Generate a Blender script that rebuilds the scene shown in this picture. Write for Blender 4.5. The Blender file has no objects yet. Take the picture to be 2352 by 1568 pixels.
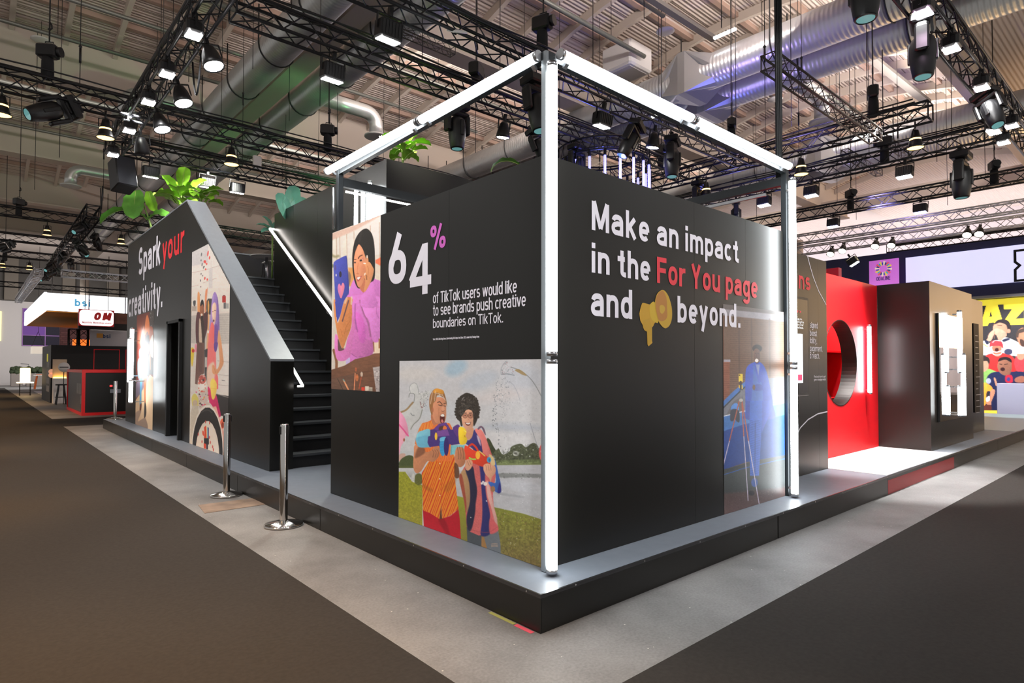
import bpy, bmesh, math, random
import numpy as np
from mathutils import Vector, Matrix
from mathutils.geometry import tessellate_polygon

random.seed(7)
SC = bpy.context.scene
COL = SC.collection

# ------------------------------------------------------------------ camera
FPX, CXP, CYP = 1402.95, 1176.0, 811.45
YAW, PIT, ROL = 0.724576, 0.022422, 0.001735
CAM = np.array([-2.498, -2.568, 1.55])
_f = np.array([math.sin(YAW) * math.cos(PIT), math.cos(YAW) * math.cos(PIT), math.sin(PIT)])
_r0 = np.array([math.cos(YAW), -math.sin(YAW), 0.0])
_u0 = np.cross(_r0, _f)
_r = _r0 * math.cos(ROL) + _u0 * math.sin(ROL)
_u = -_r0 * math.sin(ROL) + _u0 * math.cos(ROL)


def ray(x, y):
    return _r * (x - CXP) / FPX - _u * (y - CYP) / FPX + _f


def on_z(x, y, z):
    d = ray(x, y)
    return CAM + d * (z - CAM[2]) / d[2]


def on_x(x, y, X):
    d = ray(x, y)
    return CAM + d * (X - CAM[0]) / d[0]


def on_y(x, y, Y):
    d = ray(x, y)
    return CAM + d * (Y - CAM[1]) / d[1]


def project(P):
    d = np.asarray(P, float) - CAM
    w = d @ _f
    return CXP + FPX * (d @ _r) / w, CYP - FPX * (d @ _u) / w


cam_data = bpy.data.cameras.new('camera')
cam_data.sensor_width = 36.0
cam_data.lens = FPX / 2352 * 36.0
cam_data.shift_y = (CYP - 784.0) / 2352
cam_data.clip_end = 300
cam = bpy.data.objects.new('camera', cam_data)
cam.matrix_world = Matrix(((_r[0], _u[0], -_f[0], CAM[0]), (_r[1], _u[1], -_f[1], CAM[1]),
                           (_r[2], _u[2], -_f[2], CAM[2]), (0, 0, 0, 1)))
COL.objects.link(cam)
SC.camera = cam

# ------------------------------------------------------------------ materials


def lin(c):
    c = c / 255.0
    return c / 12.92 if c <= 0.04045 else ((c + 0.055) / 1.055) ** 2.4


def rgb(r, g, b):
    return (lin(r), lin(g), lin(b))


MATS = {}


def mat(name, col=(.5, .5, .5), rough=.5, metal=0.0, emit=None, power=0.0, noise=0.0, nscale=6.0,
        bump=0.0, bscale=80.0, spec=.5, coat=0.0, aniso=None):
    if name in MATS:
        return MATS[name]
    m = bpy.data.materials.new(name)
    m.use_nodes = True
    nt = m.node_tree
    b = nt.nodes['Principled BSDF']
    b.inputs['Base Color'].default_value = (*col, 1)
    b.inputs['Roughness'].default_value = rough
    b.inputs['Metallic'].default_value = metal
    b.inputs['Specular IOR Level'].default_value = spec
    b.inputs['Coat Weight'].default_value = coat
    if emit is not None:
        b.inputs['Emission Color'].default_value = (*emit, 1)
        b.inputs['Emission Strength'].default_value = power
    if noise or bump:
        tc = nt.nodes.new('ShaderNodeTexCoord')
    if noise:
        n = nt.nodes.new('ShaderNodeTexNoise')
        n.inputs['Scale'].default_value = nscale
        n.inputs['Detail'].default_value = 6
        nt.links.new(tc.outputs['Object'], n.inputs['Vector'])
        r = nt.nodes.new('ShaderNodeValToRGB')
        r.color_ramp.elements[0].position = .3
        r.color_ramp.elements[1].position = .7
        r.color_ramp.elements[0].color = (*[max(0, c * (1 - noise)) for c in col], 1)
        r.color_ramp.elements[1].color = (*[c * (1 + noise) for c in col], 1)
        nt.links.new(n.outputs['Fac'], r.inputs['Fac'])
        nt.links.new(r.outputs['Color'], b.inputs['Base Color'])
    if bump:
        n2 = nt.nodes.new('ShaderNodeTexNoise')
        n2.inputs['Scale'].default_value = bscale
        n2.inputs['Detail'].default_value = 3
        nt.links.new(tc.outputs['Object'], n2.inputs['Vector'])
        bp = nt.nodes.new('ShaderNodeBump')
        bp.inputs['Strength'].default_value = bump
        bp.inputs['Distance'].default_value = .01
        nt.links.new(n2.outputs['Fac'], bp.inputs['Height'])
        nt.links.new(bp.outputs['Normal'], b.inputs['Normal'])
    MATS[name] = m
    return m


# ------------------------------------------------------------------ mesh building


class MB:
    def __init__(s):
        s.v = []
        s.f = []
        s.sm = []

    def add(s, vs, fs, smooth=False):
        o = len(s.v)
        s.v.extend([tuple(map(float, p)) for p in vs])
        for f in fs:
            s.f.append(tuple(i + o for i in f))
            s.sm.append(smooth)
        return s

    def box(s, x0, x1, y0, y1, z0, z1):
        vs = [(x, y, z) for z in (z0, z1) for y in (y0, y1) for x in (x0, x1)]
        return s.add(vs, [(0, 2, 3, 1), (4, 5, 7, 6), (0, 1, 5, 4), (2, 6, 7, 3), (0, 4, 6, 2), (1, 3, 7, 5)])

    def bevbox(s, x0, x1, y0, y1, z0, z1, b=.01):
        # box whose vertical edges and rims are chamfered
        def ring(i, z):
            a0, a1, c0, c1 = x0 + i, x1 - i, y0 + i, y1 - i
            return [(a0 + b, c0, z), (a1 - b, c0, z), (a1, c0 + b, z), (a1, c1 - b, z),
                    (a1 - b, c1, z), (a0 + b, c1, z), (a0, c1 - b, z), (a0, c0 + b, z)]
        R = [ring(b, z0), ring(0, z0 + b), ring(0, z1 - b), ring(b, z1)]
        vs = sum(R, [])
        fs = [tuple(range(7, -1, -1)), tuple(range(24, 32))]
        for k in range(3):
            for i in range(8):
                j = (i + 1) % 8
                fs.append((k * 8 + i, k * 8 + j, k * 8 + 8 + j, k * 8 + 8 + i))
        return s.add(vs, fs)

    def bar(s, p, q, w, h=None, up=(0, 0, 1)):
        # rectangular bar from p to q
        h = w if h is None else h
        p, q = Vector(p), Vector(q)
        d = (q - p).normalized()
        u = Vector(up)
        if abs(d.dot(u)) > .99:
            u = Vector((1, 0, 0))
        a = d.cross(u).normalized()
        c = a.cross(d).normalized()
        vs = []
        for e in (p, q):
            for i, j in ((-1, -1), (1, -1), (1, 1), (-1, 1)):
                vs.append(e + a * (i * w / 2) + c * (j * h / 2))
        return s.add(vs, [(0, 1, 2, 3), (7, 6, 5, 4), (0, 4, 5, 1), (1, 5, 6, 2), (2, 6, 7, 3), (3, 7, 4, 0)])

    def cyl(s, p, q, r, n=12, r2=None, cap=True):
        r2 = r if r2 is None else r2
        p, q = Vector(p), Vector(q)
        d = (q - p).normalized()
        u = Vector((0, 0, 1)) if abs(d.z) < .95 else Vector((1, 0, 0))
        a = d.cross(u).normalized()
        c = a.cross(d).normalized()
        vs = []
        for e, rr in ((p, r), (q, r2)):
            for i in range(n):
                t = 2 * math.pi * i / n
                vs.append(e + a * (rr * math.cos(t)) + c * (rr * math.sin(t)))
        fs = [(i, (i + 1) % n, n + (i + 1) % n, n + i) for i in range(n)]
        s.add(vs, fs, True)
        if cap:
            o = len(s.v) - 2 * n
            s.f.append(tuple(o + i for i in range(n - 1, -1, -1)))
            s.f.append(tuple(o + n + i for i in range(n)))
            s.sm += [False, False]
        return s

    def tube(s, pts, r, n=8, closed=False):
        pts = [Vector(p) for p in pts]
        m = len(pts)
        vs, fs = [], []
        prev = None
        for k, p in enumerate(pts):
            if closed:
                d = pts[(k + 1) % m] - pts[k - 1]
            else:
                d = pts[min(k + 1, m - 1)] - pts[max(k - 1, 0)]
            d.normalize()
            if prev is None:
                u = Vector((0, 0, 1)) if abs(d.z) < .9 else Vector((1, 0, 0))
                a = d.cross(u).normalized()
            else:
                a = (prev - d * prev.dot(d)).normalized()
            prev = a
            c = a.cross(d)
            rr = r[k] if isinstance(r, (list, tuple)) else r
            for i in range(n):
                t = 2 * math.pi * i / n
                vs.append(p + a * (rr * math.cos(t)) + c * (rr * math.sin(t)))
        for k in range(m if closed else m - 1):
            k2 = (k + 1) % m
            for i in range(n):
                j = (i + 1) % n
                fs.append((k * n + i, k * n + j, k2 * n + j, k2 * n + i))
        if not closed:
            fs.append(tuple(range(n - 1, -1, -1)))
            fs.append(tuple((m - 1) * n + i for i in range(n)))
        return s.add(vs, fs, True)

    def lathe(s, prof, n=24, axis=((0, 0, 0), (0, 0, 1)), arc=(0, 2 * math.pi)):
        # prof: list of (radius, height along the axis)
        o, d = Vector(axis[0]), Vector(axis[1]).normalized()
        u = Vector((1, 0, 0)) if abs(d.x) < .9 else Vector((0, 1, 0))
        a = (u - d * u.dot(d)).normalized()
        c = d.cross(a)
        vs, fs = [], []
        for (r, h) in prof:
            for i in range(n):
                t = 2 * math.pi * i / n
                vs.append(o + d * h + a * (r * math.cos(t)) + c * (r * math.sin(t)))
        for k in range(len(prof) - 1):
            for i in range(n):
                j = (i + 1) % n
                fs.append((k * n + i, k * n + j, k * n + n + j, k * n + n + i))
        s.add(vs, fs, True)
        return s

    def sphere(s, c, r, nu=14, nv=8, sx=1, sy=1, sz=1):
        vs, fs = [], []
        for j in range(nv + 1):
            ph = math.pi * j / nv
            for i in range(nu):
                th = 2 * math.pi * i / nu
                vs.append((c[0] + sx * r * math.sin(ph) * math.cos(th), c[1] + sy * r * math.sin(ph) * math.sin(th),
                           c[2] + sz * r * math.cos(ph)))
        for j in range(nv):
            for i in range(nu):
                k = (i + 1) % nu
                fs.append((j * nu + i, j * nu + nu + i, j * nu + nu + k, j * nu + k))
        return s.add(vs, fs, True)

    def prism(s, poly, fn, d0, d1):
        # polygon (list of 2-D points) extruded: fn(a, b, depth) -> 3-D point
        n = len(poly)
        vs = [fn(a, b, d0) for a, b in poly] + [fn(a, b, d1) for a, b in poly]
        tri = tessellate_polygon([[Vector((a, b, 0)) for a, b in poly]])
        fs = [tuple(t) for t in tri] + [tuple(i + n for i in t[::-1]) for t in tri]
        for i in range(n):
            j = (i + 1) % n
            fs.append((i, j, n + j, n + i))
        return s.add(vs, fs)

    def sheet(s, poly, fn, d=0.0):
        vs = [fn(a, b, d) for a, b in poly]
        tri = tessellate_polygon([[Vector((a, b, 0)) for a, b in poly]])
        return s.add(vs, [tuple(t) for t in tri])


def mesh_of(name, mb, m, recalc=True):
    me = bpy.data.meshes.new(name)
    me.from_pydata(mb.v, [], mb.f)
    me.polygons.foreach_set('use_smooth', mb.sm)
    if recalc:
        bm = bmesh.new()
        bm.from_mesh(me)
        bmesh.ops.recalc_face_normals(bm, faces=bm.faces)
        bm.to_mesh(me)
        bm.free()
    me.materials.append(m)
    me.update()
    return me


def new_obj(name, data, parent=None):
    o = bpy.data.objects.new(name, data)
    COL.objects.link(o)
    if parent is not None:
        o.parent = parent
    return o


def build(name, mb, m, parent=None, recalc=True):
    """one mesh object; vertices are given in world space and stored relative to the parents' places"""
    off = Vector((0, 0, 0))
    p = parent
    while p is not None:
        off += p.location
        p = p.parent
    if off.length > 0:
        mb.v = [(x - off.x, y - off.y, z - off.z) for x, y, z in mb.v]
    return new_obj(name, mesh_of(name, mb, m, recalc), parent)


def tag(o, label=None, cat=None, group=None, kind=None):
    if label:
        o['label'] = label
    if cat:
        o['category'] = cat
    if group:
        o['group'] = group
    if kind:
        o['kind'] = kind
    return o


def thing(name, loc, label, cat, group=None):
    o = bpy.data.objects.new(name, None)
    o.empty_display_size = .1
    o.location = loc
    COL.objects.link(o)
    return tag(o, label, cat, group)


def struct(name, mb, m, parent=None):
    o = build(name, mb, m, parent)
    if parent is None:
        o['kind'] = 'structure'
    return o


def copy_tree(o, parent=None):
    c = o.copy()
    COL.objects.link(c)
    c.parent = parent
    for ch in o.children:
        copy_tree(ch, c)
    return c


def put(root, loc, rot=(0, 0, 0), label=None, group=None):
    root.location = loc
    root.rotation_euler = rot
    if label:
        root['label'] = label
    if group:
        root['group'] = group
    return root


# ------------------------------------------------------------------ lettering made of strokes
def _arc(cx, cy, rx, ry, a0, a1, n=14, p=2.35):
    out = []
    for i in range(n + 1):
        t = math.radians(a0 + (a1 - a0) * i / n)
        c, s_ = math.cos(t), math.sin(t)
        out.append((cx + rx * math.copysign(abs(c) ** (2 / p), c), cy + ry * math.copysign(abs(s_) ** (2 / p), s_)))
    return out


def glyph(ch, w):
    """(advance width, strokes) in cap-height units; strokes are centre lines of a pen of width w"""
    b = w / 2
    X = .74
    A = _arc
    W = .47 + w * .35            # body of a round small letter
    r = (W - w) / 2
    cx = W / 2
    ry = (X - w) / 2
    cy = X / 2
    t = w * .92                  # thinner joins are not drawn; one pen does it all
    if ch == ' ':
        return .27, []
    if ch == '.':
        return w * 1.15, [[(w * .55, 0), (w * .55, w * 1.05)]]
    if ch == ',':
        return w * 1.15, [[(w * .6, w), (w * .6, w * .2), (w * .25, -w * .8)]]
    if ch == "'":
        return w, [[(b, 1), (b, .75)]]
    if ch == ':':
        return w * 1.2, [[(w * .6, 0), (w * .6, w)], [(w * .6, X - w), (w * .6, X)]]
    if ch == '-':
        return .36, [[(.04, .36), (.32, .36)]]
    if ch in 'ao' and ch == 'o':
        return W, [A(cx, cy, r, ry, 0, 360, 26)]
    if ch == 'a':
        top = A(cx, X - b - ry * .62, r, ry * .62, 170, 0, 14)
        bowl = [(W - b, X * .58), (cx * .95, X * .56)] + A(cx * .92, b + X * .20, r * .95, X * .20, 105, 270, 12) + \
            A(W - b - r * .8, b + X * .22, r * .8, X * .22, 275, 340, 6)
        return W, [top + [(W - b, 0)], bowl]
    if ch == 'b':
        return W, [[(b, 0), (b, 1)], A(cx, cy, r, ry, 180, -180, 26)]
    if ch == 'd':
        return W, [[(W - b, 0), (W - b, 1)], A(cx, cy, r, ry, 0, 360, 26)]
    if ch == 'p':
        return W, [[(b, X), (b, -.27)], A(cx, cy, r, ry, 180, -180, 26)]
    if ch == 'q':
        return W, [[(W - b, X), (W - b, -.27)], A(cx, cy, r, ry, 0, 360, 26)]
    if ch == 'g':
        return W, [[(W - b, X), (W - b, -.05)] + A(cx, -.08, r, .27 - b - .08 + .06, 0, -165, 12), A(cx, cy, r, ry, 0, 360, 26)]
    if ch == 'c':
        return W - .03, [A(cx, cy, r, ry, 42, 318, 22)]
    if ch == 'e':
        return W, [[(b, cy), (W - b, cy)], A(cx, cy, r, ry, 0, 315, 24)]
    if ch == 'f':
        return .33 + w * .2, [[(.15 + b * .6, 0), (.15 + b * .6, .78)] + A(.15 + b * .6 + .15, .80, .15, .2 - b, 180, 80, 8), [(0, X - b), (.33, X - b)]]
    if ch == 't':
        return .33 + w * .2, [[(.11 + b, .95), (.11 + b, .22)] + A(.11 + b + .15, .2, .15, .2 - b, 180, 280, 8), [(0, X - b), (.33, X - b)]]
    if ch == 'h':
        return W, [[(b, 0), (b, 1)], A(cx, X - b - ry * .8, r, ry * .8, 180, 0, 14) + [(W - b, 0)]]
    if ch == 'n':
        return W, [[(b, 0), (b, X)], A(cx, X - b - ry * .8, r, ry * .8, 180, 0, 14) + [(W - b, 0)]]
    if ch == 'm':
        W2 = W * .92
        r2 = (W2 - w) / 2
        o2 = W2 - w
        return W2 + o2, [[(b, 0), (b, X)], A(b + r2, X - b - ry * .8, r2, ry * .8, 180, 0, 14) + [(W2 - b, 0)],
                         A(b + o2 + r2, X - b - ry * .8, r2, ry * .8, 180, 0, 14) + [(W2 + o2 - b, 0)]]
    if ch == 'r':
        return .33 + w * .1, [[(b, 0), (b, X)], A(b + .24, X - b - .26, .24, .26, 180, 84, 8)]
    if ch == 'u':
        return W, [[(b, X), (b, b + ry * .8)] + A(cx, b + ry * .8, r, ry * .8, 180, 360, 14) + [(W - b, X)], [(W - b, X), (W - b, 0)]]
    if ch == 'i':
        return w, [[(b, 0), (b, X)], [(b, X + .10), (b, X + .10 + w)]]
    if ch == 'j':
        return w, [[(b, X), (b, -.15)], [(b, X + .10), (b, X + .10 + w)]]
    if ch == 'l':
        return w, [[(b, 0), (b, 1)]]
    if ch == 'k':
        return W - .01, [[(b, 0), (b, 1)], [(b, .30), (W - b - .02, X)], [(b + .12, .40), (W - b, 0)]]
    if ch == 's':
        h = X / 2
        return W - .04, [A(cx - .02, X - b - (h - b) / 2 * 1.02, r - .02, (h - b) / 2 * 1.02, 35, 250, 14) +
                         A(cx - .02, b + (h - b) / 2 * 1.02, r - .01, (h - b) / 2 * 1.02, 70, -148, 14)]
    if ch == 'v':
        return W, [[(b * .9, X), (cx, b * .3)], [(cx, b * .3), (W - b * .9, X)]]
    if ch == 'y':
        return W, [[(b * .9, X), (cx, .06)], [(W - b * .9, X), (cx * .72, -.27)]]
    if ch == 'w':
        V = W * 1.5
        return V, [[(b * .9, X), (V * .27, b * .2)], [(V * .27, b * .2), (V * .5, X)], [(V * .5, X), (V * .73, b * .2)], [(V * .73, b * .2), (V - b * .9, X)]]
    if ch == 'x':
        return W, [[(b, X), (W - b, 0)], [(W - b, X), (b, 0)]]
    if ch == 'z':
        return W - .03, [[(0, X - b), (W - b, X - b)], [(W - b - .02, X - b), (b, b)], [(b * .6, b), (W - .03, b)]]
    K = .56 + w * .3             # capital width
    if ch == 'M':
        V = K * 1.22
        return V, [[(b, 0), (b, 1)], [(V - b, 0), (V - b, 1)], [(b * 1.2, 1), (V / 2, b)], [(V / 2, b), (V - b * 1.2, 1)]]
    if ch == 'F':
        return K - .10, [[(b, 0), (b, 1)], [(b, 1 - b), (K - .1, 1 - b)], [(b, .50), (K - .14, .50)]]
    if ch == 'Y':
        return K, [[(b, 1), (K / 2, .42)], [(K - b, 1), (K / 2, .42)], [(K / 2, .46), (K / 2, 0)]]
    if ch == 'T':
        return K - .03, [[(0, 1 - b), (K - .03, 1 - b)], [((K - .03) / 2, 1 - b), ((K - .03) / 2, 0)]]
    if ch == 'S':
        h = .5
        R = K / 2 - b
        return K, [A(K / 2, 1 - b - (h - b) / 2 * 1.03, R - .02, (h - b) / 2 * 1.03, 30, 262, 16) +
                   A(K / 2, b + (h - b) / 2 * 1.03, R, (h - b) / 2 * 1.03, 82, -150, 16)]
    if ch == 'W':
        V = K * 1.5
        return V, [[(b * .9, 1), (V * .27, b * .2)], [(V * .27, b * .2), (V * .5, 1)], [(V * .5, 1), (V * .73, b * .2)], [(V * .73, b * .2), (V - b * .9, 1)]]
    if ch == 'G':
        return K, [A(K / 2, .5, K / 2 - b, .5 - b, 45, 360, 24) + [(K / 2 + .05, .5)]]
    if ch == 'C':
        return K, [A(K / 2, .5, K / 2 - b, .5 - b, 45, 315, 24)]
    if ch in 'O0Q':
        return K, [A(K / 2, .5, K / 2 - b, .5 - b, 0, 360, 30)]
    if ch == 'D':
        return K, [[(b, 0), (b, 1)], [(b, 1 - b), (K * .45, 1 - b)] + A(K * .45, .5, K * .55 - b, .5 - b, 90, -90, 16) + [(b, b)]]
    if ch == 'I':
        return w, [[(b, 0), (b, 1)]]
    if ch == 'L':
        return K - .12, [[(b, 1), (b, 0)], [(b, b), (K - .12, b)]]
    if ch == 'E':
        return K - .08, [[(b, 0), (b, 1)], [(b, 1 - b), (K - .08, 1 - b)], [(b, .5), (K - .12, .5)], [(b, b), (K - .08, b)]]
    if ch == 'N':
        return K + .03, [[(b, 0), (b, 1)], [(K + .03 - b, 0), (K + .03 - b, 1)], [(b, 1 - b * .5), (K + .03 - b, b * .5)]]
    if ch == 'A':
        return K + .06, [[(b * .9, 0), (K / 2 + .03, 1 - b * .4)], [(K + .06 - b * .9, 0), (K / 2 + .03, 1 - b * .4)], [(.16, .3), (K - .10, .3)]]
    if ch == 'Z':
        return K, [[(b * .5, 1 - b), (K - b * .6, 1 - b)], [(K - b * 1.1, 1 - b), (b * 1.1, b)], [(b * .6, b), (K - b * .3, b)]]
    if ch == 'R':
        return K, [[(b, 0), (b, 1)], [(b, 1 - b), (K * .45, 1 - b)] + A(K * .45, .74, K * .55 - b, .26 - b, 90, -90, 10) + [(b, .48)], [(K * .45, .48), (K - b, 0)]]
    if ch == 'U':
        return K, [[(b, 1), (b, .35)] + A(K / 2, .35, K / 2 - b, .35 - b, 180, 360, 14) + [(K - b, 1)]]
    if ch == '2':
        return K, [A(K / 2, .72, K / 2 - b, .28 - b, 170, -30, 14) + [(b, b)], [(b * .5, b), (K, b)]]
    if ch == '1':
        return .34, [[(.24, 0), (.24, 1)], [(.24, 1 - b), (.04, .80)]]
    if ch == '9':
        return K, [A(K / 2, .67, K / 2 - b, .33 - b, 0, 360, 22), [(K - b, .67), (K * .42, 0)]]
    if ch == '6':
        return K, [A(K / 2, .33, K / 2 - b, .33 - b, 0, 360, 26), [(b * 1.05, .36), (K * .62, 1 - b * .15)]]
    if ch == '4':
        return K + .06, [[(K - .12, 0), (K - .12, 1)], [(K - .13, 1 - b * .5), (b * .9, .28)], [(b * .6, .27), (K + .06, .27)]]
    if ch == '%':
        return .86, [A(.19, .76, .19 - b, .24 - b, 0, 360, 18), A(.67, .24, .19 - b, .24 - b, 0, 360, 18), [(.60, 1), (.26, 0)]]
    return .3, [[(b, 0), (b, X)]]


def text_strokes(s, w, track=.075):
    x = 0
    out = []
    for ch in s:
        a, st = glyph(ch, w)
        for line in st:
            out.append([(px + x, py) for px, py in line])
        x += a + (0 if ch == ' ' else track)
    return x - track, out


def stroke_quads(mb, line, w, fn, d):
    """a mitred ribbon along the line"""
    pts = [line[0]]
    for p in line[1:]:
        if math.hypot(p[0] - pts[-1][0], p[1] - pts[-1][1]) > 1e-4:
            pts.append(p)
    closed = len(pts) > 3 and math.hypot(pts[0][0] - pts[-1][0], pts[0][1] - pts[-1][1]) < 1e-3
    if closed:
        pts = pts[:-1]
    n = len(pts)
    L, Rr = [], []
    for i in range(n):
        if closed:
            a, c = pts[i - 1], pts[(i + 1) % n]
        else:
            a, c = pts[max(i - 1, 0)], pts[min(i + 1, n - 1)]
        p = pts[i]
        d1 = (p[0] - a[0], p[1] - a[1])
        d2 = (c[0] - p[0], c[1] - p[1])
        l1, l2 = math.hypot(*d1), math.hypot(*d2)
        if l1 < 1e-9:
            d1, l1 = d2, l2
        if l2 < 1e-9:
            d2, l2 = d1, l1
        n1 = (-d1[1] / l1, d1[0] / l1)
        n2 = (-d2[1] / l2, d2[0] / l2)
        mx, my = n1[0] + n2[0], n1[1] + n2[1]
        ml = math.hypot(mx, my)
        if ml < 1e-6:
            mx, my, ml = n1[0], n1[1], 1.0
        mx, my = mx / ml, my / ml
        k = min(1.8, 1.0 / max(.3, mx * n1[0] + my * n1[1])) * w / 2
        L.append((p[0] + mx * k, p[1] + my * k))
        Rr.append((p[0] - mx * k, p[1] - my * k))
    vs = [fn(x, y, d) for x, y in L] + [fn(x, y, d) for x, y in Rr]
    fs = []
    for i in range(n if closed else n - 1):
        j = (i + 1) % n
        fs.append((i, j, n + j, n + i))
    mb.add(vs, fs)


def lettering(mb, s, fn, u0, v0, width, cap, w=.17, track=.075, depth=0.0, words=None):
    """writes s from (u0, v0) so that it is `width` wide and `cap` tall; fn(u, v, depth) -> 3-D"""
    tot, st = text_strokes(s, w, track)
    kx = width / tot
    if words is not None:                 # one mesh per word
        x = 0
        for wd_s in s.split(' '):
            t_w, st_w = text_strokes(wd_s, w, track)
            m_ = MB()
            for i, line in enumerate(st_w):
                stroke_quads(m_, [((px + x) * kx / cap, py) for px, py in line], w, lambda a, c, d: fn(u0 + a * cap, v0 + c * cap, d), depth + .0004 * (i % 4))
            words.append((wd_s, m_))
            x += t_w + track + glyph(' ', w)[0]
        return mb
    # pen width kept even in both directions: draw in a space where x is already stretched
    for i, line in enumerate(st):
        stroke_quads(mb, [(px * kx / cap, py) for px, py in line], w, lambda a, c, d: fn(u0 + a * cap, v0 + c * cap, d), depth + .0004 * (i % 4))
    return mb
# ------------------------------------------------------------------ shared materials
M_BLACK = mat('satin_black_panel', rgb(19, 18, 15), .34, bump=.02, bscale=350)
M_DARK = mat('matt_black', rgb(20, 20, 21), .6)
M_STEP = mat('stair_black', rgb(30, 30, 31), .5)
M_NOSE = mat('stair_tread_grey', rgb(58, 61, 64), .5)
M_DECK = mat('platform_grey_paint', rgb(112, 118, 127), .48, noise=.06, nscale=9, bump=.02, bscale=200)
M_TRIM = mat('platform_edge_trim', rgb(70, 70, 72), .25, metal=.6)
M_CAP = mat('parapet_cap_grey', rgb(128, 132, 137), .4, noise=.04, nscale=14)
M_STEEL = mat('polished_steel', rgb(205, 203, 200), .12, metal=1)
M_ALU = mat('brushed_aluminium', rgb(190, 192, 196), .3, metal=1)
M_SILVER = mat('silver_truss', rgb(205, 205, 210), .35, metal=.9)
M_RIG = mat('black_truss', rgb(24, 25, 30), .38, metal=.25)
M_FIX = mat('fixture_black', rgb(20, 20, 22), .42)
M_SCRB = mat('screen_housing_black', rgb(10, 10, 11), .6, spec=.2)
M_WIRE = mat('steel_wire_dark', rgb(52, 50, 48), .5, metal=.4)
M_RED = mat('red_paint', rgb(228, 16, 30), .42)
M_REDFRAME = mat('red_frame', rgb(235, 25, 30), .4)
M_WHITE = mat('white_paint', rgb(225, 222, 220), .5)
M_TEXTW = mat('white_vinyl', rgb(248, 243, 252), .5)
M_TEXTR = mat('red_vinyl', rgb(240, 62, 76), .5)
M_TEXTP = mat('pink_vinyl', rgb(222, 105, 205), .5)
M_DUCT = mat('galvanised_duct', rgb(190, 191, 190), .34, metal=.62)
M_BEAM = mat('painted_roof_steel', rgb(196, 184, 172), .6)
M_PURL = mat('roof_purlin', rgb(168, 142, 128), .65)
M_TUBE = mat('led_tube_white', (1, 1, 1), .4, emit=(.93, .98, 1.0), power=22.0)
M_STRIP = mat('led_strip_warm', (1, 1, 1), .4, emit=(1.0, .93, .86), power=10.0)
M_FLOOD = mat('flood_lens_white', (1, 1, 1), .4, emit=(1.0, .97, .95), power=60.0)
M_FLOODB = mat('flood_lens_blue', (.4, .4, 1), .4, emit=(.45, .45, 1.0), power=30.0)
M_WARM = mat('lamp_lens_warm', (1, .8, .5), .4, emit=(1.0, .56, .16), power=5.0)
M_LENS = mat('moving_head_lens', rgb(70, 130, 130), .1, emit=(.35, .85, .85), power=.35, coat=1)
M_PIXEL = mat('pixel_tube_blue', (.3, .3, 1), .4, emit=(.08, .08, 1.0), power=5.0)
M_PIXELW = mat('pixel_tube_core', (.8, .8, 1), .4, emit=(.25, .25, 1.0), power=2.2)


def wave_mat(name, col, rough, axis, scale, depth, metal=0.0):
    """sheet metal with ribs across one axis"""
    m = mat(name, col, rough, metal)
    nt = m.node_tree
    b = nt.nodes['Principled BSDF']
    tc = nt.nodes.new('ShaderNodeTexCoord')
    wv = nt.nodes.new('ShaderNodeTexWave')
    wv.wave_type = 'BANDS'
    wv.bands_direction = axis
    wv.inputs['Scale'].default_value = scale
    nt.links.new(tc.outputs['Object'], wv.inputs['Vector'])
    bp = nt.nodes.new('ShaderNodeBump')
    bp.inputs['Strength'].default_value = 1
    bp.inputs['Distance'].default_value = depth
    nt.links.new(wv.outputs['Fac'], bp.inputs['Height'])
    nt.links.new(bp.outputs['Normal'], b.inputs['Normal'])
    return m


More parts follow.
